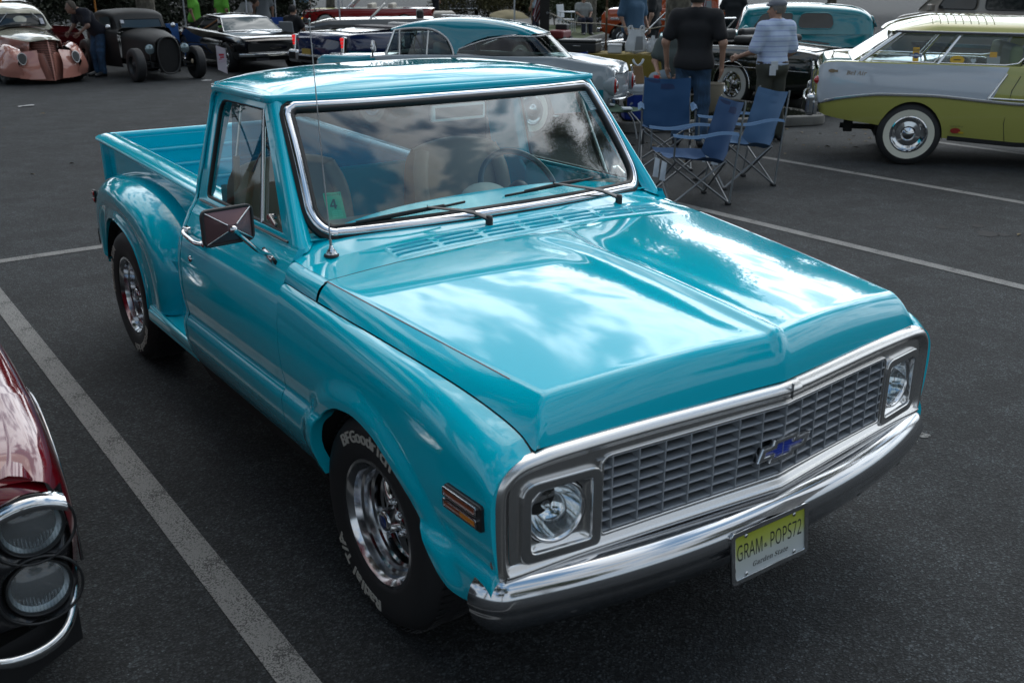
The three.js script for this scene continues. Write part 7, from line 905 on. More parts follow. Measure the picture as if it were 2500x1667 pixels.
// grass blades as one stand
{ const r = rng(77), G = new THREE.BufferGeometry(); const P = [], I = []; for (let k = 0; k < 6; k++) { const a = r() * 6.28, x = (r() - .5) * .06, z = (r() - .5) * .06, h = .025 + r() * .03, w = .004; const o = P.length / 3; P.push(x - w * Math.cos(a), 0, z - w * Math.sin(a), x + w * Math.cos(a), 0, z + w * Math.sin(a), x + (r() - .5) * .04, h, z + (r() - .5) * .04); I.push(o, o + 1, o + 2); } G.setAttribute('position', new THREE.Float32BufferAttribute(P, 3)); G.setIndex(I); G.computeVertexNormals(); G.setAttribute('uv', new THREE.Float32BufferAttribute(new Float32Array(P.length / 3 * 2), 2));
  const N = 5200, im = new THREE.InstancedMesh(G, mat([.06, .085, .018], .9), N); im.name = numbered('grass'); const m = new THREE.Object3D(); let c = 0; while (c < N) { const u = r(), v = r(); const a = [lerp(7.1, 10.0, u), lerp(-7.62, -6.55, u)], x = a[0] + .35 * v * 3 * .9, z = a[1] - .936 * v * 3; if (x > 10.3) continue; m.position.set(x, .118, z); m.rotation.y = r() * 6.28; m.scale.setScalar(.7 + r() * .9); m.updateMatrix(); im.setMatrixAt(c, m.matrix); im.setColorAt(c, lin(.045 + .04 * r(), .06 + .04 * r(), .012 + .01 * r())); c++; } im.userData = { label: 'short patchy grass on the kerbed island behind the camp chairs', category: 'grass', kind: 'stuff' }; scene.add(im); }
// folding camp chairs
const blueF = fab([.010, .050, .125]), blueL = fab([.045, .105, .20]), tubeM = mat([.20, .21, .22], .35, .8), footM = black;
function campChair(label, p, yaw, o = {}) {
  const t = thing('camp_chair', label, 'folding chair', p, yaw, 'blue folding camp chairs'), F = o.m ?? blueF;
  const w = .27, back = v => [[-w + .01, lerp(.40, .93, v), lerp(-.24, -.40, v)], [0, lerp(.36, .91, v), lerp(-.30, -.45, v)], [w - .01, lerp(.40, .93, v), lerp(-.24, -.40, v)]];
  part(t, 'backrest', surf(18, 16, (u, v) => { const p = crv(back(v), u); return [p[0] + .004 * Math.sin(v * 9), p[1], p[2] + .022 * noise3(u * 4, v * 6, 2)]; }), F);
  part(t, 'backrest_pocket', surf(12, 4, (u, v) => { const p = crv(back(lerp(.80, .97, v)), lerp(.06, .94, u)); return [p[0], p[1], p[2] + .012]; }), o.m2 ?? fab([.010, .025, .075]));
  part(t, 'seat', surf(18, 16, (u, v) => { const x = lerp(-w, w, u), z = lerp(-.24, .27, v), q = 4 * u * (1 - u); return [x, lerp(.405, .455, v) - .07 * q * (1 - .6 * v) + .035 * noise3(u * 5, v * 5, 4), z]; }), F);
  for (const s of [-1, 1]) { part(t, 'armrest', surf(8, 12, (u, v) => [s * (w + .02 + .035 * (u * 2 - 1)), .655 + .015 * Math.sin(v * 7) - .012 * Math.cos(u * 6.28), lerp(-.34, .30, v)]), o.m3 ?? blueL);
    part(t, 'rear_leg', rod([s * (w + .02), .02, -.30], [s * (w - .02), .94, -.41], .010), tubeM); part(t, 'front_post', rod([s * (w + .01), .44, .27], [s * (w + .02), .66, .27], .009), tubeM); part(t, 'cross_leg', rod([s * w, .02, .28], [-s * (w - .01), .42, .24], .010), tubeM); part(t, 'cross_leg', rod([s * w, .02, -.30], [-s * (w - .01), .40, -.25], .010), tubeM); part(t, 'side_leg', rod([s * w, .02, .28], [s * (w - .01), .41, -.25], .010), tubeM); part(t, 'side_leg', rod([s * w, .02, -.30], [s * (w - .01), .44, .26], .010), tubeM);
    for (const z of [.28, -.30]) part(t, 'foot', box(.05, .03, .05, [s * w, .015, z], .01), footM); }
  if (o.tags) for (const [x, z] of [[.10, .285], [-.08, .28]]) part(t, 'care_label', bilin([x - .055, .22, z + .02], [x + .055, .23, z + .01], [x + .06, .40, z], [x - .06, .40, z], 3, 3, [0, 0, .01]), mat([.42, .48, .55], .8));
  return t;
}
campChair('blue camp chair facing the camera, leftmost of the three beside the pickup', [5.75, 0, -5.45], -42 * R);
campChair('nearest blue camp chair with white care labels hanging below its seat', [4.62, 0, -4.0], -112 * R, { tags: true, m: fab([.016, .055, .135]) });
campChair('pale blue camp chair seen from the side near the striped shirt man', [5.62, 0, -4.32], -105 * R, { tags: true, m: blueL, m2: blueL });
campChair('blue camp chair standing against the left end of the mustard table', [7.5, .0, -9.4], -50 * R, { m: fab([.008, .03, .17]) });
{ const g = thing('camp_chair', 'green folding camp chair with a round back beside the finned car', 'folding chair', [6.42, 0, -7.0], 58 * R); const gr = fab([.045, .085, .055]);
  part(g, 'seat', surf(20, 6, (u, v) => { const a = u * 2 * Math.PI; return [.30 * v * Math.cos(a), .43 - .04 * (1 - v * v), .30 * v * Math.sin(a)]; }), gr); part(g, 'backrest', surf(20, 10, (u, v) => { const a = lerp(.05, .95, u) * Math.PI; return [.26 * v * Math.cos(a), .44 + .44 * v * Math.sin(a), -.28 - .10 * Math.sin(a) * v]; }), gr); for (const s of [-1, 1]) { part(g, 'leg', tube([[s * .28, .43, .1], [s * .30, .25, .25], [s * .22, .02, .30]], .011), tubeM); part(g, 'leg', tube([[s * .28, .43, -.2], [s * .30, .2, -.3], [s * .25, .02, -.36]], .011), tubeM); } part(g, 'book', box(.16, .02, .12, [.05, .43, .12], .004), mat([.5, .55, .6], .5)); }
{ const t = thing('cooler', 'blue picnic cooler with a white lid on the island behind the camp chairs', 'cooler', [7.60, .13, -7.80], -34 * R); t.scale.setScalar(1.09); const blu = mat([.008, .035, .26], .35), wh = mat([.52, .56, .60], .4);
  part(t, 'cooler_body', warp(box(.56, .34, .36, [0, .17, 0], .03), (x, y, z) => [x * (1 - .10 * (1 - y / .34)), y, z * (1 - .10 * (1 - y / .34))]), blu); part(t, 'lid', box(.59, .10, .39, [0, .39, 0], .03), wh); part(t, 'lid_rim', box(.57, .03, .37, [0, .335, 0], .01), wh); for (const s of [-1, 1]) part(t, 'handle', tube([[s * .29, .26, -.08], [s * .33, .27, 0], [s * .29, .26, .08]], .012), wh);
  const dc = bilin([-.06, .10, .1785], [.14, .10, .1785], [.14, .24, .185], [-.06, .24, .185]); { const U = dc.attributes.uv; U.setXY(0, 0, 0); U.setXY(1, 1, 0); U.setXY(2, 0, 1); U.setXY(3, 1, 1); } part(t, 'cooler_decal', dc, mat([1, 1, 1], .5, 0, { alphaTest: .5, map: canvasTex(128, 96, x => { x.fillStyle = '#a9b3bd'; x.beginPath(); x.ellipse(84, 48, 38, 34, 0, 0, 7); x.fill(); x.fillStyle = '#b02a36'; x.beginPath(); x.ellipse(30, 30, 18, 9, .3, 0, 7); x.fill(); x.fillStyle = '#1d8fc0'; x.fillRect(12, 58, 34, 20); }) }));
  const b = thing('paper_bag', 'brown paper bag with white ties on the cooler lid', 'paper bag', [7.52, .61, -7.85], -30 * R); part(b, 'bag_body', warp(box(.17, .24, .12, [0, .12, 0], .01), (x, y, z) => [x * (1 - .25 * (y / .24) ** 2) + .008 * Math.sin(y * 40 + z * 30), y, z * (1 - .5 * (y / .24) ** 2) + .006 * Math.sin(x * 60 + y * 25)]), mat([.20, .12, .06], .85)); for (const s of [-1, 1]) part(b, 'paper_tie', tube([[0, .235, 0], [s * .05, .28, .01], [s * .075, .33, 0]], .016, { s: 6 }), mat([.55, .58, .6], .8));
  const cu = thing('plastic_cup', 'red plastic cup on the right end of the cooler lid', 'cup', [7.74, .61, -7.70]); part(cu, 'cup_body', lathe([[0, 0], [.030, 0], [.042, .11], [.040, .11], [.029, .006]], 24), mat([.45, .012, .016], .35)); part(cu, 'cup_rim', new THREE.TorusGeometry(.042, .003, 6, 24).rotateX(Math.PI / 2).translate(0, .11, 0), mat([.5, .02, .02], .3)); }
{ // table under a mustard cloth
  const A = [8.05, -10.5], B = [9.15, -8.9], n = [.824, -.566], D = .75, t = thing('folding_table', 'folding table under a hanging mustard yellow cloth', 'table', [0, 0, 0]); const q = (u, v, y) => [lerp(A[0], B[0], u) + n[0] * D * v, y, lerp(A[1], B[1], u) + n[1] * D * v];
  part(t, 'tabletop', bilin(q(0, 0, .845), q(1, 0, .845), q(1, 1, .845), q(0, 1, .845)), mat([.3, .3, .3], .6)); for (const [u, v] of [[.04, .08], [.96, .08], [.04, .92], [.96, .92]]) part(t, 'leg', rod(q(u, v, .13), q(u, v, .84), .016), tubeM);
  const cl = fab([.20, .145, .025]); solo('tablecloth', 'mustard yellow cloth hanging over the folding table', 'tablecloth', [bilin(q(-.01, -.02, .855), q(1.01, -.02, .855), q(1.01, 1.02, .855), q(-.01, 1.02, .855)), surf(60, 10, (u, v) => { const p = q(lerp(-.01, 1.01, u), -.02 - .05 * v * (1 + .8 * Math.sin(u * 40 + 3 * Math.sin(u * 9))), 0); return [p[0], lerp(.855, .40 + .02 * Math.sin(u * 12), v), p[2]]; }), surf(20, 10, (u, v) => { const p = q(1.01 + .02 * v * (1 + Math.sin(u * 22)), lerp(-.02, 1, u), 0); return [p[0], lerp(.855, .42, v), p[2]]; }), surf(20, 10, (u, v) => { const p = q(-.01 - .02 * v * (1 + Math.sin(u * 22)), lerp(-.02, 1, u), 0); return [p[0], lerp(.855, .42, v), p[2]]; })], cl);
  const bagM = mat([.62, .64, .66], .45, 0, { transmission: .35, thickness: 0 }); const bagG = (w, h, d, seed) => surf(36, 20, (u, v) => { const a = u * 2 * Math.PI, k = noise3(Math.cos(a) * 2 + seed, Math.sin(a) * 2, v * 3), r = (v < .1 ? v / .1 : 1) * (1 - .25 * sstep(.5, 1, v)) * (.85 + .35 * k); return [w / 2 * r * Math.cos(a), h * v * (.9 + .2 * k), d / 2 * r * Math.sin(a)]; }, { closeU: true });
  const at = (u, v) => q(u, v, .857);
  { const b = thing('plastic_bag', 'tall white plastic shopping bag with grey print on the table', 'plastic bag', at(.70, .3), -40 * R); part(b, 'bag_body', bagG(.30, .36, .22, 3), bagM); for (const s of [-1, 1]) part(b, 'bag_handle', tube([[s * .05, .33, 0], [s * .08, .42, .01], [s * .12, .40, 0], [s * .12, .31, 0]], .016, { s: 6 }), bagM); const pr = bilin([-.02, .06, .115], [.11, .07, .10], [.10, .27, .10], [0, .27, .115], 4, 4, [0, 0, .01]); part(b, 'bag_print', pr, mat([.20, .21, .22], .6)); }
  { const b = thing('plastic_bag', 'low crumpled lilac-white bag at the right end of the table', 'plastic bag', at(.96, .35), 0); part(b, 'bag_body', bagG(.26, .24, .22, 8), mat([.52, .50, .60], .5, 0, { transmission: .3, thickness: 0 })); part(b, 'bag_knot', bagG(.07, .11, .06, 2).translate(.03, .19, 0), bagM); }
  { const b = thing('plastic_bag', 'small crumpled white bag between the two larger bags', 'plastic bag', at(.82, .55), 0); part(b, 'bag_body', bagG(.24, .22, .2, 5), bagM); part(b, 'bag_knot', bagG(.06, .09, .06, 6).translate(0, .18, 0), bagM); }
  { const b = thing('food_box', 'white lidded food tub left of the shopping bag', 'container', at(.52, .35), -40 * R); part(b, 'tub', box(.22, .12, .18, [0, .06, 0], .02), mat([.5, .52, .54], .5)); part(b, 'lid', box(.235, .025, .195, [0, .13, 0], .008), mat([.58, .6, .62], .4)); }
  { const b = thing('grill_box', 'flat black case lying on the left half of the table', 'case', at(.22, .4), -55 * R); part(b, 'case_body', box(.62, .16, .42, [0, .08, 0], .03), black); part(b, 'case_lid', box(.63, .05, .43, [0, .18, 0], .02), blackSatin); part(b, 'case_handle', tube([[-.06, .11, .22], [0, .11, .25], [.06, .11, .22]], .008), steelGrey); } }
{ const b = thing('waste_bin', 'beige bin standing behind the man in the black t-shirt', 'bin', [8.95, .12, -7.75]); part(b, 'bin_body', lathe([[0, 0], [.13, 0], [.15, .42], [.14, .42], [.12, .02]], 24), mat([.22, .19, .14], .7)); part(b, 'bin_rim', new THREE.TorusGeometry(.15, .01, 6, 24).rotateX(Math.PI / 2).translate(0, .42, 0), mat([.25, .21, .16], .6)); }
// posts, rope, flags
{ const p = thing('wooden_post', 'dark square post between the finned car and the thin tree', 'post', [11.9, 0, -15.6], -36 * R); part(p, 'post_shaft', box(.21, 4.2, .21, [0, 2.1, 0], .012), mat([.012, .010, .008], .8)); part(p, 'post_foot', box(.26, .12, .26, [0, .06, 0], .01), mat([.02, .02, .02], .7)); part(p, 'eye_hook', new THREE.TorusGeometry(.02, .005, 6, 16).translate(.06, 1.27, .115), steelGrey); }
{ const p = thing('rusty_pole', 'thin rusty steel pole standing behind the mustard table', 'pole', [9.64, 0, -10.95]); part(p, 'pole_shaft', rod([0, 0, 0], [0, 1.75, 0], .017), mat([.09, .045, .02], .8, .3)); part(p, 'pole_sleeve', rod([0, 1.35, 0], [0, 1.52, 0], .022), mat([.22, .16, .09], .7)); part(p, 'pole_base', lathe([[0, .03], [.12, .02], [.13, 0]], 20), mat([.05, .03, .02], .8)); }
solo('rope', 'pale rope strung from the dark post past the rusty pole to the thick tree', 'rope', [tube([[11.95, 1.27, -15.5], [10.8, 1.18, -13.3], [9.66, 1.24, -10.95], [9.5, 1.20, -9.9], [9.38, 1.28, -9.25]], .009, { n: 60 })], mat([.28, .25, .20], .9));
const flagT = dtex(8, 130, (i, j) => ((j / 10) | 0) % 2 ? [.60, .60, .62] : [.42, .03, .06], true);
const flagG = (() => { const g = surf(20, 16, (u, v) => [lerp(0, .34, u), v * .55, .04 * Math.sin(u * 7 + v * 2) + .05 * u * v]); const U = g.attributes.uv; for (let j = 0; j <= 16; j++) for (let i = 0; i <= 20; i++) U.setXY(j * 21 + i, j / 16, i / 20); return g; })();
const flag = (label, p, yaw, s) => { const f = thing('flag', label, 'flag', p, yaw, null); part(f, 'flag_cloth', xf(flagG, [0, 0, 0], [0, 0, s]), mat([1, 1, 1], .85, 0, { map: flagT })); part(f, 'flag_stick', rod([0, -.15, 0], [-.02, .75, 0], .008), mat([.2, .13, .06], .6)); };
flag('red and white striped flag hanging left of the dark post', [11.55, 1.22, -15.6], 30 * R, -.5); flag('red and white striped flag hanging beside the thick tree trunk', [9.72, 1.28, -8.95], 25 * R, .1);
{ const p = thing('tripod_stick', 'pale aluminium pole leaning beside the thick tree', 'pole', [0, 0, 0]); part(p, 'pole_shaft', rod([9.15, .86, -9.9], [9.9, 1.62, -9.55], .014), alu); part(p, 'pole_grip', rod([9.15, .86, -9.9], [9.25, .96, -9.855], .02), blackSatin); }
// canopies on thin legs in the crowd
function canopy(label, p, yaw, w, h, m, legM, o = {}) { const t = thing('canopy_tent', label, 'canopy', p, yaw); for (const x of [-1, 1]) for (const z of [-1, 1]) { part(t, 'tent_leg', rod([x * w / 2, 0, z * w / 2], [x * w / 2, h, z * w / 2], .022), legM); part(t, 'tent_foot', box(.12, .03, .12, [x * w / 2, .015, z * w / 2], .005), legM); } part(t, 'canopy_roof', [[1, 1], [1, -1], [-1, -1], [-1, 1]].map((c, i, A) => { const d = A[(i + 1) % 4]; return bilin([c[0] * w / 2, h, c[1] * w / 2], [d[0] * w / 2, h, d[1] * w / 2], [0, h + .9, 0], [0, h + .9, 0], 4, 4); }), m); part(t, 'canopy_valance', [[1, 1], [1, -1], [-1, -1], [-1, 1]].map((c, i, A) => { const d = A[(i + 1) % 4]; return bilin([c[0] * w / 2, h - .25, c[1] * w / 2], [d[0] * w / 2, h - .25, d[1] * w / 2], [d[0] * w / 2, h, d[1] * w / 2], [c[0] * w / 2, h, c[1] * w / 2]); }), m); return t; }
const wl = mat([.42, .44, .48], .4, .3), dk = fab([.012, .014, .02]);
canopy('dark canopy behind the lime green shirts with white legs', [9.9, 0, -26.6], 12 * R, 3.2, 2.3, dk, wl);
canopy('dark canopy with orange legs behind the black hot rod', [4.0, 0, -26.0], 4 * R, 3.2, 2.2, dk, mat([.55, .20, .02], .5));
canopy('dark canopy far left behind the pink sedan', [-.8, 0, -27.0], 0, 3.4, 2.2, dk, mat([.30, .02, .03], .5));
canopy('yellow canopy far behind the red convertible', [20.2, 0, -46.5], -30 * R, 4, 1.35, fab([.38, .40, .09]), wl);
{ const p = thing('tent_pole', 'single pale pole standing in front of the far lawn', 'pole', [22.7, 0, -31.5]); part(p, 'pole_shaft', rod([0, 0, 0], [0, 3.2, 0], .035), wl); part(p, 'pole_base', box(.3, .06, .3, [0, .03, 0], .01), wl); }
{ const p = thing('tent_pole', 'single pale pole standing before the front of the red convertible', 'pole', [9.77, 0, -23.96]); part(p, 'pole_shaft', rod([0, 0, 0], [-.05, 3.0, 0], .028), wl); part(p, 'pole_base', box(.26, .05, .26, [0, .03, 0], .01), wl); }
function plainTable(label, p, yaw, w, d, h, m) { const t = thing('table', label, 'table', p, yaw); part(t, 'tabletop', box(w, .04, d, [0, h, 0], .015), m); for (const x of [-1, 1]) for (const z of [-1, 1]) part(t, 'leg', rod([x * w * .44, 0, z * d * .4], [x * w * .44, h, z * d * .4], .015), m); return t; }
plainTable('white round-edged table by the pale pole left of the red convertible', [10.5, 0, -24.2], 10 * R, 1.3, .7, .72, mat([.34, .36, .38], .5)); plainTable('long table of food in front of the white-shirted people', [9.4, 0, -25.4], 25 * R, 1.8, .7, .74, mat([.10, .10, .14], .6)); plainTable('small white round-edged table beside the far white chair', [21.6, .14, -26.4], 0, .8, .8, .72, mat([.50, .53, .56], .5)); 
for (const [x, z, h, m, l] of [[9.2, -25.2, .20, [.34, .16, .40], 'lilac bottle standing on the food table'], [9.6, -25.3, .12, [.5, .5, .5], 'white tub standing on the food table']]) { const b = thing('bottle', l, 'bottle', [x, .76, z]); part(b, 'bottle_body', lathe([[0, 0], [.045, 0], [.045, h * .7], [.02, h * .85], [.02, h]], 16), mat(m, .4)); part(b, 'bottle_cap', lathe([[0, h + .02], [.022, h + .02], [.022, h]], 12), whitePlastic); }
function simpleChair(label, p, yaw, m) { const t = thing('chair', label, 'chair', p, yaw); part(t, 'seat', box(.48, .05, .46, [0, .43, 0], .02), m); part(t, 'backrest', box(.48, .46, .04, [0, .72, -.24], .02, [-.12, 0, 0]), m); for (const x of [-1, 1]) for (const z of [-1, 1]) part(t, 'leg', rod([x * .21, 0, z * .20], [x * .20, .43, z * .19], .016), m); return t; }
simpleChair('grey folding chair under the person in the black top', [9.0, 0, -22.45], 110 * R, mat([.26, .27, .28], .5)); simpleChair('white plastic chair by the far table near the thin tree', [21.9, .14, -27.2], 20 * R, mat([.52, .55, .58], .45)); simpleChair('bright blue folding chair between the crowd and the red convertible', [9.75, 0, -25.0], -20 * R, fab([.015, .06, .26])); simpleChair('blue folding chair with a towel behind the black hot rod', [5.9, 0, -22.6], 0, fab([.02, .08, .24]));
{ const m = thing('lawn_mower', 'red garden machine on the pavement by the dark post', 'mower', [18.6, 0, -23.4], 30 * R); part(m, 'mower_body', box(.8, .28, .5, [0, .30, 0], .08), mat([.16, .015, .02], .4)); part(m, 'mower_hood', box(.3, .2, .4, [.2, .52, 0], .05), blackSatin); for (const x of [-.3, .3]) for (const z of [-.26, .26]) part(m, 'mower_wheel', xf(lathe([[0, .03], [.12, .03], [.13, 0], [.12, -.03], [0, -.03]], 18), [x, .13, z], [Math.PI / 2, 0, 0]), tyreM); }
{ const r = solo('boulder', 'pale sandstone boulder lying in front of the far bushes', 'boulder', surf(24, 16, (u, v) => { const a = u * 2 * Math.PI, e = v * Math.PI / 2, k = 1 + .25 * (noise3(Math.cos(a) * 2, Math.sin(a) * 2, v * 3) - .5); return [29.9 + 1.1 * k * Math.cos(a) * Math.cos(e), .42 * k * Math.sin(e), -41.9 + .8 * k * Math.sin(a) * Math.cos(e)]; }, { closeU: true }), mat([.26, .22, .13], .9)); }
struct('path', bilin([17, .006, -31], [33, .006, -44], [35, .006, -41], [20, .006, -28]), mat([.16, .16, .155], .9));
// background vehicles that show only in part
{ const c = thing('van', 'beige high van with dark windows behind the yellow wagon roof', 'van', [18.4, 0, -8.2], 180 * R), be = paint([.30, .26, .22]); const S = carShell([[-2.6, .84, .88, .55, 1.30, 1.32], [-2.5, .90, .93, .50, 1.34, 1.35], [1.2, .90, .93, .48, 1.34, 1.35], [2.3, .86, .9, .50, 1.22, 1.26], [2.5, .78, .8, .55, 1.1, 1.12]], [[-1.7, .42, .36], [1.5, .42, .36]]); part(c, 'body', S.g, be); part(c, 'wheel_well', wells([[-1.7, .42, .36], [1.5, .42, .36]], .92), matte);
  part(c, 'roof', patch([[1.9, .80, 1.42], [1.3, .80, 1.98], [.6, .80, 2.05], [-1.5, .80, 2.05], [-2.5, .80, 2.02]].map(([z, w, y]) => [[-w - .06, 1.33, z + (z > 1.5 ? .1 : 0)], [-w - .03, lerp(1.33, y, .6), z], [-w, y - .06, z], [0, y, z], [w, y - .06, z], [w + .03, lerp(1.33, y, .6), z], [w + .06, 1.33, z]]), 30, 20), be);
  for (const s of [-1, 1]) { for (const [a, b] of [[1.45, .62], [.42, -.62], [-.85, -2.35]]) pane(c, 'side_window', rim3([[s * .895, 1.40, a], [s * .85, 1.86, a - (a > 1 ? .28 : 0)], [s * .85, 1.86, b], [s * .895, 1.40, b]], .08), darkGlass, true, .012, black); part(c, 'door_mirror', box(.16, .14, .10, [s * 1.04, 1.42, 1.5], .03), be); part(c, 'side_trim', box(.02, .08, 4.2, [s * .935, .70, -.2], .006), darkChrome); part(c, 'door_handle', box(.02, .03, .12, [s * .93, 1.2, .7], .006), black); carWheel(c, s * .9, .36, -1.7, .36, .22, {}); carWheel(c, s * .9, .36, 1.5, .36, .22, {}); } part(c, 'windshield', bilin([-.76, 1.36, 1.98], [.76, 1.36, 1.98], [.74, 1.9, 1.42], [-.74, 1.9, 1.42]), darkGlass); }
{ const c = thing('orange_pickup', 'orange-red vehicle behind the man with the striped shirt', 'truck', [20.0, 0, -17.4], 215 * R), og = paint([.34, .055, .012]); const ar = [[0, .44, .38], [2.9, .44, .38]]; const S = carShell([[-1.2, .8, .84, .6, 1.12, 1.14], [-1.1, .88, .92, .5, 1.16, 1.17], [1.8, .88, .92, .46, 1.18, 1.22], [3.4, .84, .88, .5, 1.14, 1.2], [3.6, .74, .78, .56, 1.0, 1.04]], ar); part(c, 'body', S.g, og); part(c, 'wheel_well', wells(ar, .9), matte); part(c, 'roof', patch([[2.1, .66, 1.3], [1.7, .66, 1.72], [.9, .66, 1.75], [.4, .66, 1.68], [.3, .66, 1.2]].map(([z, w, y]) => [[-w - .1, 1.16, z], [-w, y - .05, z], [0, y, z], [w, y - .05, z], [w + .1, 1.16, z]]), 16, 14), og); for (const s of [-1, 1]) { pane(c, 'side_window', [[s * .79, 1.22, 1.7], [s * .70, 1.62, 1.45], [s * .70, 1.62, .55], [s * .79, 1.22, .5]], mat([.16, .18, .18], .1), true, .01, chrome); part(c, 'side_trim', box(.02, .05, 4.4, [s * .935, .92, 1.1], .005), alu); carWheel(c, s * .88, .38, 0, .38, .22, {}); carWheel(c, s * .88, .38, 2.9, .38, .22, {}); } part(c, 'bumper', box(1.7, .14, .1, [0, .6, 3.66], .03), chrome); }
{ const c = thing('maroon_car', 'dark maroon car in the gap between the pink sedan and black hot rod', 'car', [3.0, 0, -23.4], 8 * R), mr = paint([.045, .005, .006]); const ar = [[0, .38, .32], [-2.8, .38, .32]]; const S = carShell([[-4, .8, .85, .4, .85, .87], [-2.8, .88, .92, .26, .95, .98], [0, .86, .9, .28, .9, .98], [.8, .76, .8, .38, .78, .82]], ar); part(c, 'body', S.g, mr); part(c, 'roof', patch([[-1.0, .6, 1.0], [-1.5, .6, 1.42], [-2.6, .6, 1.45], [-3.3, .6, 1.0]].map(([z, w, y]) => [[-w - .1, .95, z], [-w, y - .05, z], [0, y, z], [w, y - .05, z], [w + .1, .95, z]]), 16, 14), mr); part(c, 'windshield', bilin([-.62, 1.0, -.92], [.62, 1.0, -.92], [.54, 1.36, -1.42], [-.54, 1.36, -1.42]), darkGlass); part(c, 'front_bumper', box(1.7, .1, .1, [0, .45, .86], .03), chrome); for (const s of [-1, 1]) for (const z of [0, -2.8]) carWheel(c, s * .87, .33, z, .33, .2, {}); }
{ const c = thing('convertible_car', 'grey convertible with a raised windscreen frame behind the teal hardtop roof', 'car', [13.6, 0, -22.8], -120 * R), gr = paint([.10, .10, .10]); const ar = [[0, .38, .32], [2.9, .38, .32]]; const S = carShell([[-1.2, .8, .84, .4, .86, .88], [0, .86, .9, .28, .92, .95], [2.9, .86, .9, .28, .88, .94], [3.6, .76, .8, .38, .78, .82]], ar); part(c, 'body', S.g, gr); part(c, 'windshield_frame', sweep([[-.72, .92, 1.9], [-.60, 1.30, 1.5], [.60, 1.30, 1.5], [.72, .92, 1.9]], circ(.03, 8), [0, .3, 1]), mat([.40, .40, .38], .4)); part(c, 'folded_top', box(1.4, .2, .6, [0, 1.0, -.2], .08), mat([.34, .32, .28], .8)); part(c, 'seat', box(1.3, .3, .2, [0, 1.02, .5], .08), mat([.02, .02, .02], .6)); for (const s of [-1, 1]) for (const z of [0, 2.9]) carWheel(c, s * .87, .33, z, .33, .2, {}); }

{ const r = rng(58), g = []; for (let k = 0; k < 110; k++) { const a = r() * 6.28, near = r() < .5, x = near ? lerp(5, 10, r()) : lerp(-4, 9, r()), z = near ? lerp(-6.4, -4.5, r()) - (10 - x) * .3 : lerp(-16, 4, r()), L = .025 + r() * .03; if (x > -1.1 && x < 1.1 && z > -4 && z < 1.1) continue; g.push(bilin([x - L * Math.cos(a), .006, z - L * Math.sin(a)], [x - L * .4 * Math.sin(a), .012 + r() * .01, z + L * .4 * Math.cos(a)], [x + L * Math.cos(a), .006, z + L * Math.sin(a)], [x + L * .4 * Math.sin(a), .010, z - L * .4 * Math.cos(a)])); } stuff('fallen_leaves', 'small dry leaves scattered over the asphalt near the kerb', 'leaves', g, mat([.13, .10, .05], .9)); }
// ---------------------------------------------------------------- trees and bushes
function leafCluster(seed, n, r, s) { const q = rng(seed), P = [], I = []; for (let k = 0; k < n; k++) { const d = new THREE.Vector3(q() - .5, q() - .5, q() - .5).normalize().multiplyScalar(r * Math.cbrt(q())), a = new THREE.Vector3(q() - .5, q() - .5, q() - .5).normalize(), b = new THREE.Vector3(q() - .5, q() - .5, q() - .5).cross(a).normalize(), L = s * (.7 + .6 * q()), W = L * .42; const o = P.length / 3; for (const v of [d.clone().addScaledVector(a, -L / 2), d.clone().addScaledVector(b, W / 2), d.clone().addScaledVector(a, L / 2), d.clone().addScaledVector(b, -W / 2)]) P.push(v.x, v.y, v.z); I.push(o, o + 1, o + 2, o, o + 2, o + 3); } const g = new THREE.BufferGeometry(); g.setAttribute('position', new THREE.Float32BufferAttribute(P, 3)); g.setIndex(I); g.computeVertexNormals(); g.setAttribute('uv', new THREE.Float32BufferAttribute(new Float32Array(P.length / 3 * 2), 2)); return g; }
const LC = [leafCluster(1, 16, .30, .13), leafCluster(2, 16, .30, .13)], LCbig = leafCluster(3, 18, .75, .34);
const leafM = mat([1, 1, 1], .8), barkT = dtex(128, 256, (i, j) => { const n = noise3(i / 5, j / 18, 2) * .6 + noise3(i / 2, j / 5, 3) * .4, v = .22 + .26 * n; return [v, v * .95, v * .84]; }, true); barkT.repeat.set(3, 1.2); const bark = mat([1, 1, 1], .95, 0, { map: barkT, bumpMap: barkT, bumpScale: .02 });
function crown(parent, blobs, n, cl, seed, tone) { const q = rng(seed), im = new THREE.InstancedMesh(cl, leafM, n), m = new THREE.Object3D(); im.name = 'crown'; im.castShadow = im.receiveShadow = true; let tot = 0; const cum = blobs.map(b => tot += b[3] ** 2); for (let k = 0; k < n; k++) { const w = q() * tot, b = blobs[cum.findIndex(c => c >= w)], d = new THREE.Vector3(q() - .5, q() - .5, q() - .5).normalize().multiplyScalar(b[3] * Math.pow(q(), .45)); m.position.set(b[0] + d.x, b[1] + d.y * .75, b[2] + d.z); m.rotation.set(q() * 6, q() * 6, q() * 6); m.scale.setScalar(.7 + q() * .7); m.updateMatrix(); im.setMatrixAt(k, m.matrix); const v = .75 + .5 * q(); im.setColorAt(k, lin(tone[0] * v, tone[1] * v, tone[2] * v)); } im.userData.kind = 'stuff'; parent.add(im); return im; }
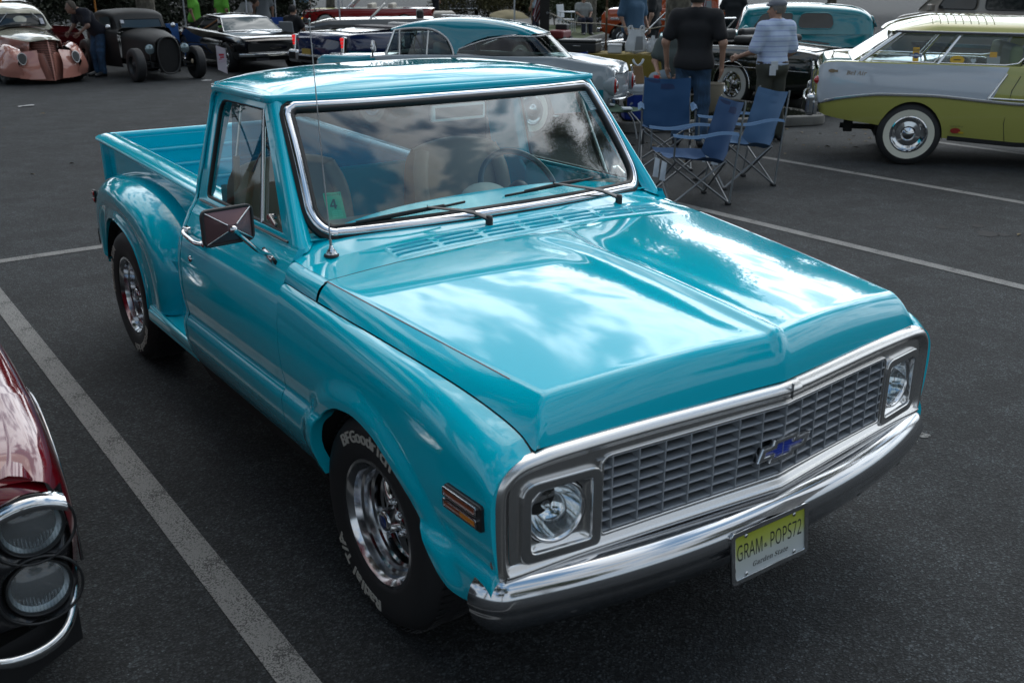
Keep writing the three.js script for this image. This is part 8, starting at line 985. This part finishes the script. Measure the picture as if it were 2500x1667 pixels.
function tree(label, p, H, r, tr, seed, o = {}) {
  const t = thing(o.name ?? 'tree', label, 'tree', p, 0, o.group), q = rng(seed), hb = o.fork ?? H * .38; const L = [];
  part(t, 'trunk', [tube([[0, -.05, 0], [.03, hb * .5, .02], [-.04 + (o.lean ?? 0), hb, .05], [.1 + (o.lean ?? 0) * 1.5, H * .75, 0]], tr, { n: 24, s: 14 })].map(g => { const A = g.attributes.position; for (let i = 0; i < A.count; i++) { const y = A.getY(i), k = (y < .5 ? 1 + .5 * Math.pow(1 - clamp(y / .5), 2) : 1) * lerp(1, .22, clamp((y - hb * .6) / (H * .75 - hb * .6))); const ax = y / hb * .03; A.setX(i, ax + (A.getX(i) - ax) * k); A.setZ(i, A.getZ(i) * k); } return g; }), bark);
  const blobs = []; const nb = o.nb ?? 9; for (let k = 0; k < nb; k++) { const a = k / nb * 6.28 + q() * .7, y0 = lerp(hb, H * .7, q()), R0 = r * (.55 + .5 * q()), y1 = y0 + (H - y0) * (.25 + .5 * q()), e = [R0 * Math.cos(a), y1, R0 * Math.sin(a)], md = [e[0] * .5, lerp(y0, y1, .65), e[2] * .5]; part(t, 'limb', tube([[0, y0, 0], md, e], tr * .22, { n: 12, s: 7 }), bark); for (let j = 0; j < 3; j++) { const f = [e[0] + (q() - .5) * r * .5, e[1] + (q() - .3) * r * .4, e[2] + (q() - .5) * r * .5]; part(t, 'branch', tube([md, [(md[0] + f[0]) / 2, (md[1] + f[1]) / 2 + .1, (md[2] + f[2]) / 2], f], tr * .08, { n: 8, s: 5 }), bark); blobs.push([f[0], f[1], f[2], r * (.16 + .16 * q())]); } blobs.push([e[0], e[1] + .2, e[2], r * (.24 + .12 * q())]); } blobs.push([0, H * .85, 0, r * .36]);
  crown(t, blobs, o.n ?? 2600, o.big ? LCbig : LC[seed % 2], seed + 5, o.tone ?? [.050, .085, .022]); return t;
}
const gT = 'tall unseen trees added around the car park outside the picture';
tree('thick-trunked tree on the island behind the man in the black t-shirt', [9.45, .12, -9.1], 6.9, 2.7, .20, 21, { fork: 2.5, n: 2600 });
tree('thin-trunked tree on the far lawn behind the rusty pole', [22.4, .14, -26.4], 9, 3.4, .19, 22, { fork: 3.4, n: 2200 });
tree('tall tree right of the picture beyond the yellow wagon', [15.5, 0, 2.5], 14, 4.6, .3, 23, { fork: 4, n: 3600, tone: [.11, .12, .03] });
for (const [x, z, h, r, s] of [[-9.5, -9, 11, 4.6, 31], [-10.5, 1.5, 12, 4.8, 32], [-9.5, 10, 11, 4.6, 33], [-1, 20, 9, 4.4, 34], [13, 17, 9, 4.4, 35], [-13, -19, 12, 5, 36]]) tree(['unseen tree added left of the picture beside the pickup bed', 'unseen tree added left of the picture beside the red car', 'unseen tree added behind the camera on the left', 'unseen tree added straight behind the camera', 'unseen tree added behind the camera on the right', 'tree far left beyond the pink sedan'][s - 31], [x, 0, z], h, r, .26, s, { fork: 3.2, n: 3000, tone: s === 35 ? [.10, .11, .03] : [.045, .075, .02] });  // unseen trees added to block sky and darken the left and foreground
{ const spots = []; const q = rng(9); for (let k = 0; k < 17; k++) { const a = lerp(-28, 80, k / 16) * R, d = 58 + q() * 16; spots.push([-2 + d * Math.sin(a), 2.5 - d * Math.cos(a), 11 + q() * 4, 5 + q() * 1.2]); } const nm = ['first', 'second', 'third', 'fourth', 'fifth', 'sixth', 'seventh', 'eighth', 'ninth', 'tenth', 'eleventh', 'twelfth', 'thirteenth', 'fourteenth', 'fifteenth', 'sixteenth', 'seventeenth']; spots.forEach(([x, z, h, r], i) => tree(`${nm[i]} dark tree from the left in the far row closing off the car park`, [x, 0, z], h, r, .28, 50 + i, { name: 'far_tree', big: true, n: 1300, fork: 2, nb: 7, group: 'dark trees in the far row', tone: [.026, .040, .014] })); }
function bush(label, p, w, h, d, seed, tone, n = 900) { const b = thing('bush', label, 'bush', p), q = rng(seed), bl = []; for (let k = 0; k < 9; k++) bl.push([(q() - .5) * w, h * (.35 + .3 * q()), (q() - .5) * d, h * (.36 + .2 * q())]); crown(b, bl, n, LC[0], seed, tone); part(b, 'stem', [0, 1, 2, 3].map(k => rod([(k - 1.5) * w * .2, 0, 0], [(k - 1.5) * w * .24, h * .7, .1], .03, .015, 6)), bark); return b; }
bush('brown-green bushes in shade behind the boulder', [31.5, 0, -45], 7, 2.2, 2.5, 71, [.06, .055, .018], 1600); bush('dark bush right of the boulder behind the pale pole', [36, 0, -42], 6, 2.4, 2.5, 72, [.035, .045, .016], 1300); bush('dark hedge behind the far canopies on the left', [-2, 0, -33], 12, 2.8, 2.2, 73, [.012, .018, .008], 2600); bush('dark hedge behind the lime green shirts', [9, 0, -33], 11, 2.6, 2.2, 74, [.014, .020, .008], 2400); bush('dark hedge beyond the beige van', [27, 0, -9], 6, 2.8, 7, 75, [.03, .045, .016], 2000); bush('green hedge behind the white chairs', [27, 0, -32], 6, 2.2, 5, 76, [.03, .04, .015], 1600);
for (const [x, z, h, r, s, l] of [[-1.5, -23.5, 9.5, 4.4, 41, 'tree shading the pink sedan from behind'], [5.6, -23.6, 9, 4.2, 42, 'tree shading the black hot rod and the coupe'], [-6.2, -3.6, 9.5, 4.2, 43, 'unseen tree added left of the picture to shade the neighbouring bay']]) tree(l, [x, 0, z], h, r, .22, s, { fork: 3.0, n: 3400, tone: [.035, .055, .018] });  // trees added to darken the left cars and, unseen, the left bay
renderer.render(scene, camera);
